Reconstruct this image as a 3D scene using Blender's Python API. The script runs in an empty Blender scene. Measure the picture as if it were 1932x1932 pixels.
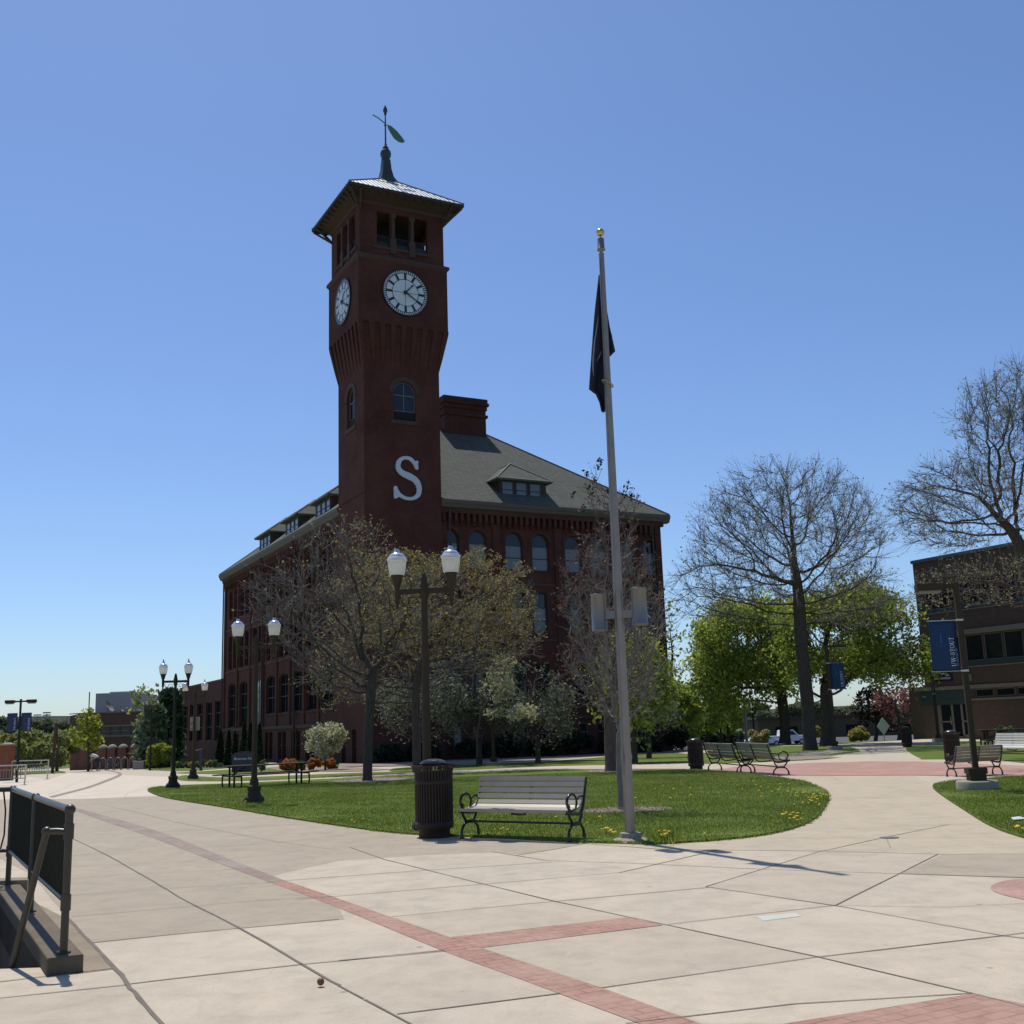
import bpy, bmesh, math, random
import numpy as np
from mathutils import Vector, Matrix
from math import sin, cos, pi, radians, sqrt, atan2, hypot

S = bpy.context.scene
COL = S.collection

# ------------------------------------------------------------------ camera
PW = 1932.0                     # the photograph measured on a 1932-wide grid
CF = 2083.0; CC = 966.0; EYE = 1.6
TH = radians(11.02); RO = radians(1.83)
cF = np.array([0, cos(TH), sin(TH)]); _U0 = np.array([0, -sin(TH), cos(TH)]); _R0 = np.array([1., 0, 0])
cR = _R0*cos(RO) - _U0*sin(RO); cU = _U0*cos(RO) + _R0*sin(RO)
cam_d = bpy.data.cameras.new('camera'); cam = bpy.data.objects.new('camera', cam_d); COL.objects.link(cam)
cam_d.sensor_width = 36; cam_d.lens = 36*CF/PW; cam_d.clip_start = .1; cam_d.clip_end = 9000
M = Matrix(((cR[0], cU[0], -cF[0], 0), (cR[1], cU[1], -cF[1], 0), (cR[2], cU[2], -cF[2], EYE), (0, 0, 0, 1)))
cam.matrix_world = M
S.camera = cam

# ------------------------------------------------------------------ sky and sun
SUN_AZ = atan2(-1.72, 3.74); SUN_EL = radians(64.5)
w = bpy.data.worlds.new('World'); S.world = w; w.use_nodes = True
nt = w.node_tree; bg = nt.nodes['Background']
sky = nt.nodes.new('ShaderNodeTexSky'); sky.sky_type = 'NISHITA'; sky.sun_disc = False
sky.sun_elevation = SUN_EL; sky.sun_rotation = SUN_AZ
sky.air_density = 1.0; sky.dust_density = 0.6; sky.ozone_density = 2.5; sky.altitude = 250
mu = nt.nodes.new('ShaderNodeMix'); mu.data_type = 'RGBA'; mu.blend_type = 'MULTIPLY'; mu.inputs[0].default_value = 1
mu.inputs[7].default_value = (.91, 1.05, 1.27, 1)          # a clearer, bluer spring sky
nt.links.new(sky.outputs[0], mu.inputs[6]); nt.links.new(mu.outputs[2], bg.inputs[0]); bg.inputs[1].default_value = 0.10
sd = bpy.data.lights.new('sun', 'SUN'); sd.energy = 4.2; sd.angle = radians(.53); sd.color = (1, .95, .86)
so = bpy.data.objects.new('sun', sd); COL.objects.link(so)
sdir = Vector((sin(SUN_AZ)*cos(SUN_EL), cos(SUN_AZ)*cos(SUN_EL), sin(SUN_EL)))
so.rotation_euler = sdir.to_track_quat('Z', 'Y').to_euler(); so.location = (0, 0, 60)
S.view_settings.view_transform = 'Standard'; S.view_settings.look = 'None'
S.view_settings.exposure = 0.0; S.view_settings.gamma = 1.0
S.render.engine = 'CYCLES'
S.cycles.max_bounces = 6; S.cycles.transparent_max_bounces = 8

# ------------------------------------------------------------------ measuring helpers
def ray(x, y): return cF + cR*(x-CC)/CF - cU*(y-CC)/CF
def at(x, y, Y):
    d = ray(x, y); return np.array([0, 0, EYE]) + d*Y/d[1]
def sst(a, b, v):
    t = min(max((v-a)/(b-a), 0), 1); return t*t*(3-2*t)
def g(x, y):
    wr = min(max((x-5)/13.0, 0), 1); y1 = 120-75*wr
    z = -.011*(min(max(y, 26), y1)-26)
    if y > 85: z -= wr*.028*(min(y, 105)-85)
    if y > 105: z -= .03*(min(y, 140)-105)
    return z
def gnd(x, y):
    d = ray(x, y); z = 0.
    for i in range(60):
        t = (EYE-z)/(-d[2]); t = min(max(t, .1), 190); p = d*t
        z = .5*z + .5*g(p[0], p[1])
    return np.array([p[0], p[1], z])
def scale_at(Y): return Y/CF      # metres per grid pixel at depth Y

# ------------------------------------------------------------------ tagging helpers
def tag(o, label=None, cat=None, group=None, kind=None):
    if label: o['label'] = label
    if cat: o['category'] = cat
    if group: o['group'] = group
    if kind: o['kind'] = kind
    return o
def thing(name, label, cat, loc=(0, 0, 0), rotz=0, group=None, scale=1):
    o = bpy.data.objects.new(name, None); COL.objects.link(o)
    o.location = loc; o.rotation_euler = (0, 0, rotz); o.scale = (scale,)*3
    o.empty_display_size = .3
    return tag(o, label, cat, group)
def dup(root, loc, rotz, label=None, scale=None, group=None):
    r = root.copy(); COL.objects.link(r); r.location = loc; r.rotation_euler = (0, 0, rotz)
    if scale: r.scale = (scale,)*3
    if label: r['label'] = label
    if group: r['group'] = group
    for ch in list(root.children):
        c = ch.copy(); COL.objects.link(c); c.parent = r
        for gch in list(ch.children):
            d = gch.copy(); COL.objects.link(d); d.parent = c
    return r

# ------------------------------------------------------------------ mesh builder
class MB:
    def __init__(s): s.v = []; s.f = []; s.sm = []
    def add(s, vs, fs, smooth=False):
        n = len(s.v); s.v += [tuple(map(float, p)) for p in vs]
        s.f += [tuple(n+i for i in f) for f in fs]; s.sm += [smooth]*len(fs); return s
    def box(s, x0, x1, y0, y1, z0, z1):
        if x0 > x1: x0, x1 = x1, x0
        if y0 > y1: y0, y1 = y1, y0
        if z0 > z1: z0, z1 = z1, z0
        return s.add([(x0, y0, z0), (x1, y0, z0), (x1, y1, z0), (x0, y1, z0), (x0, y0, z1), (x1, y0, z1), (x1, y1, z1), (x0, y1, z1)],
                     [(0, 3, 2, 1), (4, 5, 6, 7), (0, 1, 5, 4), (1, 2, 6, 5), (2, 3, 7, 6), (3, 0, 4, 7)])
    def cbox(s, x, y, z, sx, sy, sz): return s.box(x-sx/2, x+sx/2, y-sy/2, y+sy/2, z, z+sz)
    def prism(s, poly, h0, h1, plane='xy', c=0):
        # poly in 2D extruded between h0,h1 along the third axis; plane names the axes of poly
        ax = {'xy': (0, 1, 2), 'xz': (0, 2, 1), 'yz': (1, 2, 0)}[plane]
        def P(a, b, h):
            q = [0, 0, 0]; q[ax[0]] = a; q[ax[1]] = b; q[ax[2]] = h; return q
        n = len(poly)
        vs = [P(a, b, h0) for a, b in poly] + [P(a, b, h1) for a, b in poly]
        return s.add(vs, [tuple(range(n))[::-1], tuple(range(n, 2*n))] + [(i, (i+1) % n, n+(i+1) % n, n+i) for i in range(n)])
    def tube(s, pts, r, k=8, caps=True, smooth=True):
        pts = [Vector(p) for p in pts]; n = len(pts)
        rr = r if isinstance(r, (list, tuple)) else [r]*n
        vs = []; up = Vector((0, 0, 1)); prev = None
        for i, p in enumerate(pts):
            t = (pts[min(i+1, n-1)]-pts[max(i-1, 0)])
            if t.length < 1e-9: t = Vector((0, 0, 1))
            t.normalize()
            if prev is None:
                a = t.cross(Vector((0, 0, 1)) if abs(t.z) < .95 else Vector((1, 0, 0))).normalized()
            else:
                a = (prev - t*prev.dot(t))
                a = a.normalized() if a.length > 1e-6 else t.orthogonal().normalized()
            prev = a; b = t.cross(a)
            for j in range(k):
                th = 2*pi*j/k; vs.append(p + (a*cos(th)+b*sin(th))*rr[i])
        fs = [(i*k+j, i*k+(j+1) % k, (i+1)*k+(j+1) % k, (i+1)*k+j) for i in range(n-1) for j in range(k)]
        m = len(s.f); s.add(vs, fs, smooth)
        if caps: s.add([vs[j] for j in range(k)], [tuple(range(k))[::-1]]); s.add(vs[-k:], [tuple(range(k))])
        return s
    def bar(s, a, b, wd, hg, up=(0, 0, 1)):
        a = Vector(a); b = Vector(b); t = (b-a).normalized(); u = Vector(up)
        if abs(t.dot(u)) > .98: u = Vector((1, 0, 0))
        x = t.cross(u).normalized(); y = x.cross(t).normalized()
        vs = []
        for p in (a, b):
            for sx, sy in ((-1, -1), (1, -1), (1, 1), (-1, 1)): vs.append(p + x*sx*wd/2 + y*sy*hg/2)
        return s.add(vs, [(0, 3, 2, 1), (4, 5, 6, 7), (0, 1, 5, 4), (1, 2, 6, 5), (2, 3, 7, 6), (3, 0, 4, 7)])
    def lathe(s, prof, k=20, c=(0, 0), smooth=True, z0=0):
        vs = []
        for r, z in prof:
            for j in range(k):
                th = 2*pi*j/k; vs.append((c[0]+r*cos(th), c[1]+r*sin(th), z+z0))
        n = len(prof)
        fs = [(i*k+j, i*k+(j+1) % k, (i+1)*k+(j+1) % k, (i+1)*k+j) for i in range(n-1) for j in range(k)]
        s.add(vs, fs, smooth)
        s.add(vs[:k], [tuple(range(k))[::-1]]); s.add(vs[-k:], [tuple(range(k))])
        return s
    def sphere(s, c, r, k=14, sz=1):
        prof = [(r*sin(pi*i/8)+1e-4, -r*cos(pi*i/8)*sz) for i in range(9)]
        return s.lathe(prof, k, (c[0], c[1]), True, c[2])
    def build(s, name, m, parent=None, bevel=0, loc=None, rotz=None):
        me = bpy.data.meshes.new(name); me.from_pydata(s.v, [], s.f)
        me.polygons.foreach_set('use_smooth', s.sm)
        me.materials.append(m); me.update()
        o = bpy.data.objects.new(name, me); COL.objects.link(o)
        if parent: o.parent = parent
        if loc is not None: o.location = loc
        if rotz is not None: o.rotation_euler = (0, 0, rotz)
        if bevel:
            b = o.modifiers.new('bevel', 'BEVEL'); b.width = bevel; b.segments = 2; b.limit_method = 'ANGLE'
        return o

def np_mesh(name, V, Fc, m, parent=None, smooth=False):
    V = np.asarray(V, np.float32); Fc = np.asarray(Fc, np.int32); n, k = Fc.shape
    me = bpy.data.meshes.new(name)
    me.vertices.add(len(V)); me.vertices.foreach_set('co', V.ravel())
    me.loops.add(n*k); me.loops.foreach_set('vertex_index', Fc.ravel())
    me.polygons.add(n); me.polygons.foreach_set('loop_start', np.arange(0, n*k, k, dtype=np.int32))
    me.polygons.foreach_set('use_smooth', np.full(n, smooth))
    me.materials.append(m); me.update(calc_edges=True)
    o = bpy.data.objects.new(name, me); COL.objects.link(o)
    if parent: o.parent = parent
    return o

# ------------------------------------------------------------------ materials
def new_mat(name):
    m = bpy.data.materials.new(name); m.use_nodes = True
    return m, m.node_tree, m.node_tree.nodes['Principled BSDF']
def N(nt, typ, **kw):
    n = nt.nodes.new(typ)
    for k, v in kw.items(): setattr(n, k, v)
    return n
def L(nt, a, b): nt.links.new(a, b)
def mixc(nt, fac, a, b, blend='MIX'):
    n = N(nt, 'ShaderNodeMix', data_type='RGBA', blend_type=blend)
    for sck, v in ((n.inputs[0], fac), (n.inputs[6], a), (n.inputs[7], b)):
        if hasattr(v, 'default_value') or hasattr(v, 'links'): L(nt, v, sck)
        else: sck.default_value = v if not isinstance(v, tuple) else (*v[:3], 1)
    return n.outputs[2]
def noise(nt, vec, sc, det=4, rough=.55, dist=0):
    n = N(nt, 'ShaderNodeTexNoise'); n.inputs['Scale'].default_value = sc; n.inputs['Detail'].default_value = det
    n.inputs['Roughness'].default_value = rough; n.inputs['Distortion'].default_value = dist
    if vec is not None: L(nt, vec, n.inputs['Vector'])
    return n.outputs['Fac']
def ramp(nt, f, stops):
    r = N(nt, 'ShaderNodeValToRGB'); e = r.color_ramp.elements
    while len(e) < len(stops): e.new(.5)
    for i, (p, c) in enumerate(stops):
        e[i].position = p; e[i].color = (*c, 1) if isinstance(c, tuple) else (c, c, c, 1)
    L(nt, f, r.inputs[0]); return r.outputs[0]
def coords(nt, kind='Object', scale=None):
    t = N(nt, 'ShaderNodeTexCoord').outputs[kind]
    if scale:
        mp = N(nt, 'ShaderNodeMapping'); mp.inputs['Scale'].default_value = scale; L(nt, t, mp.inputs[0]); t = mp.outputs[0]
    return t
def bump(nt, h, bsdf, strength=.3, dist=.01):
    b = N(nt, 'ShaderNodeBump'); b.inputs['Strength'].default_value = strength; b.inputs['Distance'].default_value = dist
    L(nt, h, b.inputs['Height']); L(nt, b.outputs[0], bsdf.inputs['Normal'])
def simple(name, col, rough=.5, metal=0, var=.15, sc=3, bmp=0, spec=.5, var2=None, kind='Object', coat=0):
    m, nt, b = new_mat(name)
    c = coords(nt, kind); f = noise(nt, c, sc, 5, .6)
    f2 = noise(nt, c, sc*9, 3, .6)
    a = tuple(x*(1-var) for x in col); d = tuple(min(x*(1+var), 1) for x in col)
    col1 = mixc(nt, f, a, d)
    if var2: col1 = mixc(nt, ramp(nt, f2, [(.55, 0.), (.75, 1.)]), col1, var2)
    L(nt, col1, b.inputs['Base Color'])
    b.inputs['Metallic'].default_value = metal; b.inputs['Specular IOR Level'].default_value = spec
    rr = N(nt, 'ShaderNodeMapRange'); rr.inputs['To Min'].default_value = max(rough-.08, .02); rr.inputs['To Max'].default_value = min(rough+.1, 1)
    L(nt, f2, rr.inputs[0]); L(nt, rr.outputs[0], b.inputs['Roughness'])
    b.inputs['Coat Weight'].default_value = coat
    if bmp: bump(nt, f2, b, bmp)
    return m
def brick(name, c1, c2, mortar, scale=1, roug=.9, bw=.22, rh=.075, stain=.35, msz=.012):
    m, nt, b = new_mat(name)
    t = N(nt, 'ShaderNodeTexCoord').outputs['Object']; s = N(nt, 'ShaderNodeSeparateXYZ'); L(nt, t, s.inputs[0])
    ad = N(nt, 'ShaderNodeMath', operation='ADD'); L(nt, s.outputs[0], ad.inputs[0]); L(nt, s.outputs[1], ad.inputs[1])
    cb = N(nt, 'ShaderNodeCombineXYZ'); L(nt, ad.outputs[0], cb.inputs[0]); L(nt, s.outputs[2], cb.inputs[1])
    br = N(nt, 'ShaderNodeTexBrick'); L(nt, cb.outputs[0], br.inputs['Vector'])
    br.inputs['Scale'].default_value = 1; br.inputs['Brick Width'].default_value = bw; br.inputs['Row Height'].default_value = rh
    br.inputs['Mortar Size'].default_value = msz; br.inputs['Color1'].default_value = (*c1, 1); br.inputs['Color2'].default_value = (*c2, 1)
    br.inputs['Mortar'].default_value = (*mortar, 1); br.inputs['Bias'].default_value = -.1
    f = noise(nt, t, .35, 5, .6); f2 = noise(nt, t, 2.5, 5, .65)
    dark = tuple(x*(1-stain) for x in c1)
    c = mixc(nt, ramp(nt, f, [(.35, 0.), (.7, .8)]), br.outputs['Color'], dark)
    c = mixc(nt, ramp(nt, f2, [(.5, 0.), (.8, .5)]), c, tuple(min(1, x*1.5+.01) for x in c2))
    L(nt, c, b.inputs['Base Color']); b.inputs['Roughness'].default_value = roug; b.inputs['Specular IOR Level'].default_value = .2
    bump(nt, br.outputs['Fac'], b, -.4, .008)
    return m
def leaf(name, col, var=.35, trans=.45, col2=None, rough=.6):
    m, nt, b = new_mat(name)
    r = N(nt, 'ShaderNodeNewGeometry').outputs['Random Per Island']
    f = noise(nt, coords(nt, 'Object'), .6, 3)
    a = tuple(x*(1-var) for x in col); d = tuple(min(x*(1+var), 1) for x in (col2 or col))
    c = mixc(nt, r, a, d); c = mixc(nt, ramp(nt, f, [(.3, 0.), (.75, .5)]), c, tuple(x*.6 for x in col))
    L(nt, c, b.inputs['Base Color']); b.inputs['Roughness'].default_value = rough; b.inputs['Specular IOR Level'].default_value = .25
    tr = N(nt, 'ShaderNodeBsdfTranslucent')
    c2 = mixc(nt, 1.0, c, (1.0, 1.0, .62), 'MULTIPLY'); L(nt, c2, tr.inputs[0])
    mx = N(nt, 'ShaderNodeMixShader'); mx.inputs[0].default_value = trans
    L(nt, b.outputs[0], mx.inputs[1]); L(nt, tr.outputs[0], mx.inputs[2])
    L(nt, mx.outputs[0], nt.nodes['Material Output'].inputs[0])
    return m
def glassy(name, col, rough=.06, spec=.6, var=.3, sc=1.5):
    m, nt, b = new_mat(name)
    f = noise(nt, coords(nt), sc, 3)
    L(nt, mixc(nt, f, tuple(x*(1-var) for x in col), tuple(x*(1+var) for x in col)), b.inputs['Base Color'])
    b.inputs['Roughness'].default_value = rough; b.inputs['Specular IOR Level'].default_value = spec
    bump(nt, noise(nt, coords(nt), .9, 2), b, .06, .05)
    return m

def concrete(name, base, warm, dark, sc=1.0, spots=True):
    m, nt, b = new_mat(name); c = coords(nt)
    f1 = noise(nt, c, .42*sc, 7, .66, .6); f2 = noise(nt, c, 2.6*sc, 8, .72, .3); f3 = noise(nt, c, 60, 3, .7); f4 = noise(nt, c, .9, 8, .75, 1.2)
    col = mixc(nt, ramp(nt, f1, [(.36, 0.), (.62, 1.)]), base, warm)
    col = mixc(nt, ramp(nt, f2, [(.44, 0.), (.68, .75)]), col, dark)
    col = mixc(nt, ramp(nt, f3, [(.35, .22), (.6, 0.)]), col, tuple(x*.6 for x in dark))
    col = mixc(nt, ramp(nt, f4, [(.55, 0.), (.66, .35), (.70, .1)]), col, tuple(x*.72 for x in dark))
    col = mixc(nt, ramp(nt, noise(nt, c, 1.3, 8, .7, 2.0), [(.60, 0.), (.75, .35)]), col, tuple(min(1, x*1.14) for x in warm))
    # soft trodden streaks along one direction
    st = noise(nt, coords(nt, 'Object', (.9, .16, 1)), 1.6, 5, .7, .8)
    col = mixc(nt, ramp(nt, st, [(.5, 0.), (.78, .35)]), col, tuple(x*.82 for x in dark))
    if spots:
        v = N(nt, 'ShaderNodeTexVoronoi'); v.inputs['Scale'].default_value = 1.7; v.inputs['Randomness'].default_value = 1
        L(nt, c, v.inputs['Vector'])
        col = mixc(nt, ramp(nt, v.outputs['Distance'], [(.035, .6), (.055, 0.)]), col, tuple(x*.45 for x in dark))
    L(nt, col, b.inputs['Base Color']); b.inputs['Roughness'].default_value = .85; b.inputs['Specular IOR Level'].default_value = .25
    bump(nt, f3, b, .25, .004)
    return m
def pavers(name, c1, c2, mortar, bw=.2, rh=.1, rot=0, loc=(0, 0, 0)):
    m, nt, b = new_mat(name)
    mp = N(nt, 'ShaderNodeMapping'); L(nt, N(nt, 'ShaderNodeTexCoord').outputs['Object'], mp.inputs[0])
    mp.inputs['Rotation'].default_value = (0, 0, rot); mp.inputs['Location'].default_value = loc
    br = N(nt, 'ShaderNodeTexBrick'); L(nt, mp.outputs[0], br.inputs['Vector']); br.inputs['Scale'].default_value = 1
    br.inputs['Brick Width'].default_value = bw; br.inputs['Row Height'].default_value = rh; br.inputs['Mortar Size'].default_value = .006
    br.inputs['Color1'].default_value = (*c1, 1); br.inputs['Color2'].default_value = (*c2, 1); br.inputs['Mortar'].default_value = (*mortar, 1)
    f = noise(nt, coords(nt), 1.2, 6, .7); f2 = noise(nt, coords(nt), 14, 4, .7)
    c = mixc(nt, ramp(nt, f, [(.4, 0.), (.62, .7)]), br.outputs['Color'], (c2[0]*1.35, c2[1]*1.6, c2[2]*1.6))
    c = mixc(nt, ramp(nt, f2, [(.45, .0), (.7, .5)]), c, tuple(x*.65 for x in c1))
    L(nt, c, b.inputs['Base Color']); b.inputs['Roughness'].default_value = .9; b.inputs['Specular IOR Level'].default_value = .2
    bump(nt, br.outputs['Fac'], b, -.5, .004)
    return m
def grassmat(name, a, bcol, dry, sc=1.0):
    m, nt, b = new_mat(name); c = coords(nt)
    f1 = noise(nt, c, .35*sc, 6, .62); f2 = noise(nt, c, 3.5*sc, 6, .7); f3 = noise(nt, coords(nt, 'Object', (1, .35, 1)), 32, 4, .75)
    col = mixc(nt, ramp(nt, f1, [(.35, 0.), (.65, 1.)]), a, bcol)
    col = mixc(nt, ramp(nt, f2, [(.5, 0.), (.8, .7)]), col, dry)
    col = mixc(nt, ramp(nt, f3, [(.3, .65), (.62, 0.)]), col, tuple(x*.35 for x in a))
    L(nt, col, b.inputs['Base Color']); b.inputs['Roughness'].default_value = .9; b.inputs['Specular IOR Level'].default_value = .1
    bump(nt, f3, b, .7, .03)
    return m
def plain_soil(name, a, bb, sc=8):
    m, nt, b = new_mat(name); c = coords(nt)
    v = N(nt, 'ShaderNodeTexVoronoi'); v.inputs['Scale'].default_value = sc*2.5; L(nt, c, v.inputs['Vector'])
    col = mixc(nt, v.outputs['Color'], a, bb); col = mixc(nt, ramp(nt, noise(nt, c, sc, 5, .7), [(.4, 0.), (.7, .8)]), col, tuple(x*.5 for x in a))
    L(nt, col, b.inputs['Base Color']); b.inputs['Roughness'].default_value = .95
    bump(nt, v.outputs['Distance'], b, .8, .03)
    return m

def Mx():
    d = {}
    d['conc'] = concrete('concrete_new', (.48, .412, .32), (.535, .455, .345), (.385, .33, .255))
    d['conc_old'] = concrete('concrete_old', (.37, .31, .232), (.41, .342, .25), (.305, .26, .2))
    d['conc_path'] = concrete('concrete_path', (.455, .385, .28), (.50, .42, .30), (.375, .32, .235))
    d['conc_bright'] = concrete('concrete_bright', (.58, .50, .40), (.62, .54, .43), (.50, .43, .34), spots=False)
    d['joint'] = simple('joint_dirt', (.155, .13, .10), .95, var=.4, sc=6)
    d['patch'] = simple('patch_cement', (.50, .49, .42), .9, var=.1, sc=5)
    d['iron'] = simple('cast_iron', (.12, .12, .12), .7, .4, sc=8)
    d['pav_old'] = pavers('pavers_worn', (.30, .215, .175), (.265, .195, .165), (.17, .145, .12), rot=.7)
    d['pav'] = pavers('pavers_red', (.40, .225, .175), (.32, .18, .14), (.17, .115, .09), .2, .1, rot=radians(-29), loc=(.02, .03, 0))
    d['pav_far'] = pavers('pavers_pink', (.41, .23, .185), (.345, .195, .16), (.24, .165, .135), .22, .11, rot=.3)
    d['grass'] = grassmat('lawn_soil', (.11, .155, .03), (.14, .19, .036), (.20, .22, .07))
    d['ground'] = grassmat('far_ground', (.09, .15, .03), (.13, .17, .05), (.2, .19, .1), .3)
    d['blade'] = leaf('grass_blades', (.15, .205, .035), .42, .38, (.235, .29, .06), .5)
    d['mulch'] = plain_soil('wood_mulch', (.36, .29, .225), (.18, .14, .105))
    d['brick'] = brick('hall_brick', (.118, .038, .026), (.088, .031, .023), (.09, .05, .042), stain=.5)
    d['stone_red'] = brick('red_sandstone', (.105, .043, .032), (.09, .037, .028), (.065, .034, .027), bw=.9, rh=.35)
    d['sand_trim'] = simple('brown_stone_trim', (.075, .042, .033), .85, var=.25, sc=2, bmp=.2)
    d['slate'] = None
    d['cornice'] = simple('grey_cornice_paint', (.095, .08, .068), .6, var=.15, sc=2)
    d['wframe'] = simple('window_frame_paint', (.05, .04, .036), .6, var=.2, sc=2)
    d['wframe_l'] = simple('window_frame_grey', (.16, .16, .16), .5, var=.1, sc=2)
    d['glass'] = glassy('window_glass', (.014, .017, .022), .07, .45)
    d['glass_blind'] = glassy('window_glass_blind', (.13, .145, .16), .12, .5, .15)
    d['dark'] = simple('dark_interior', (.012, .010, .010), .9)
    d['louvre'] = simple('louvre_wood', (.035, .035, .04), .8)
    d['clock_face'] = simple('clock_face_white', (.66, .70, .73), .5, var=.06, sc=3)
    d['black'] = simple('black_paint', (.015, .016, .02), .4)
    d['letter'] = simple('letter_paint', (.52, .60, .68), .5, var=.06, sc=2)
    d['wood_dark'] = simple('dark_timber', (.055, .038, .03), .8, var=.3, sc=4)
    d['metal_roof'] = simple('tower_metal_roof', (.86, .88, .84), .38, .55, var=.12, sc=1.5, spec=.5)
    d['seam'] = simple('roof_seam', (.11, .14, .15), .5, .3)
    d['copper'] = simple('dark_copper', (.06, .075, .065), .45, .5, var=.4, sc=6)
    d['vane'] = simple('green_copper', (.10, .20, .10), .5, .2, var=.3, sc=6)
    d['alum'] = simple('pole_aluminium', (.27, .235, .20), .42, .5, var=.22, sc=5, bmp=.05)
    d['alum2'] = simple('speaker_can_grey', (.20, .19, .18), .38, .5, var=.1, sc=5)
    d['gold'] = simple('gold_ball', (.62, .45, .14), .28, .9, var=.1, sc=6)
    d['post'] = simple('lamp_post_paint', (.026, .022, .016), .6, .0, var=.3, sc=6, spec=.2)
    d['post_olive'] = simple('lamp_post_olive', (.052, .040, .026), .65, .0, var=.2, sc=6, spec=.15)
    d['rail'] = simple('railing_paint', (.045, .040, .028), .38, .0, var=.3, sc=9, spec=.45)
    d['railmesh'] = simple('railing_panel', (.032, .031, .021), .6, .0, var=.25, sc=9, spec=.1)
    d['bench_iron'] = simple('bench_iron', (.010, .010, .009), .3, .0, var=.3, sc=12, coat=.15)
    d['slat'] = simple('bench_slat', (.33, .285, .225), .45, .0, var=.18, sc=5)
    d['slat_old'] = simple('bench_slat_brown', (.24, .21, .165), .6, 0, var=.22, sc=5)
    d['slat_white'] = simple('bench_slat_white', (.50, .49, .43), .5, 0, var=.1, sc=5)
    d['can'] = simple('litter_bin_brown', (.042, .031, .023), .6, .0, var=.25, sc=8, spec=.2)
    d['can_lid'] = simple('litter_bin_lid', (.04, .038, .036), .3, .1, var=.3, sc=7)
    d['flag'] = simple('flag_cloth', (.012, .012, .03), .85, 0, var=.2, sc=4)
    d['flagw'] = simple('flag_white', (.25, .25, .28), .85, 0)
    d['rope'] = simple('beaded_ring', (.30, .26, .18), .7, 0, var=.5, sc=60)
    d['banner'] = simple('banner_blue', (.008, .038, .105), .75, 0, var=.12, sc=3)
    d['banner_d'] = simple('banner_navy', (.018, .035, .09), .75, 0, var=.12, sc=3)
    d['banner_m'] = simple('banner_mark', (.022, .085, .22), .75, 0, var=.1)
    d['white'] = simple('white_lettering', (.62, .66, .72), .6, 0, var=.05)
    d['white_dim'] = simple('dim_lettering', (.22, .32, .48), .6, 0, var=.05)
    d['navy'] = simple('sign_navy', (.012, .014, .045), .35, 0, var=.15)
    d['silver'] = simple('galvanised_steel', (.52, .50, .46), .38, .6, var=.15, sc=6)
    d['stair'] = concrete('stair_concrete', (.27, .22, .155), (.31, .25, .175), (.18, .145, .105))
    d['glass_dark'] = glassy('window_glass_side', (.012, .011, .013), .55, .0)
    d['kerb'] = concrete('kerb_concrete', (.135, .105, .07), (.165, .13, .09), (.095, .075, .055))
    d['rust'] = simple('brown_steel', (.16, .07, .035), .6, .1, var=.3, sc=6)
    d['bark'] = None
    d['abrick'] = brick('admin_brick', (.115, .078, .058), (.09, .062, .048), (.09, .073, .06), bw=.3, rh=.1, stain=.2)
    d['astone'] = simple('admin_stone_band', (.20, .165, .125), .85, var=.1, sc=2)
    d['apanel'] = simple('blue_grey_panel', (.03, .05, .055), .5, var=.1, sc=2)
    d['alu_frame'] = simple('door_aluminium', (.20, .185, .17), .45, .3, var=.1)
    d['metal_edge'] = simple('roof_edge_metal', (.16, .15, .17), .4, .5, var=.1)
    d['lbrick'] = brick('library_brick', (.17, .075, .058), (.14, .065, .052), (.14, .09, .075), stain=.2)
    d['lstone'] = simple('library_stone', (.22, .18, .15), .85, var=.1, sc=2)
    d['penthouse'] = simple('penthouse_steel', (.34, .35, .34), .8, .0, var=.06, sc=1)
    d['kiosk'] = brick('orange_brick', (.24, .075, .035), (.20, .06, .03), (.2, .1, .07), stain=.1)
    d['cap'] = simple('pier_cap', (.27, .24, .19), .85, var=.15, sc=3)
    d['wbody'] = simple('white_car_paint', (.78, .78, .78), .25, 0, var=.02, coat=.6)
    d['bbody'] = simple('blue_car_paint', (.03, .07, .22), .25, 0, var=.05, coat=.6)
    d['tyre'] = simple('tyre_rubber', (.02, .02, .02), .8)
    d['globe'] = None
    return d
MT = Mx()

def roofmat():
    m, nt, b = new_mat('hall_shingles')
    c = coords(nt); s = N(nt, 'ShaderNodeSeparateXYZ'); L(nt, c, s.inputs[0])
    ad = N(nt, 'ShaderNodeMath', operation='ADD'); L(nt, s.outputs[0], ad.inputs[0]); L(nt, s.outputs[1], ad.inputs[1])
    cb = N(nt, 'ShaderNodeCombineXYZ'); L(nt, ad.outputs[0], cb.inputs[0]); L(nt, s.outputs[2], cb.inputs[1])
    br = N(nt, 'ShaderNodeTexBrick'); L(nt, cb.outputs[0], br.inputs['Vector']); br.inputs['Scale'].default_value = 1
    br.inputs['Brick Width'].default_value = .5; br.inputs['Row Height'].default_value = .16; br.inputs['Mortar Size'].default_value = .018
    br.inputs['Color1'].default_value = (.125, .130, .108, 1); br.inputs['Color2'].default_value = (.082, .088, .074, 1); br.inputs['Mortar'].default_value = (.045, .048, .042, 1)
    f = noise(nt, c, .5, 5, .6)
    col = mixc(nt, ramp(nt, f, [(.35, 0.), (.75, .5)]), br.outputs['Color'], (.10, .105, .085))
    L(nt, col, b.inputs['Base Color']); b.inputs['Roughness'].default_value = .9; b.inputs['Specular IOR Level'].default_value = .2
    return m
MT['slate'] = roofmat()
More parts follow.
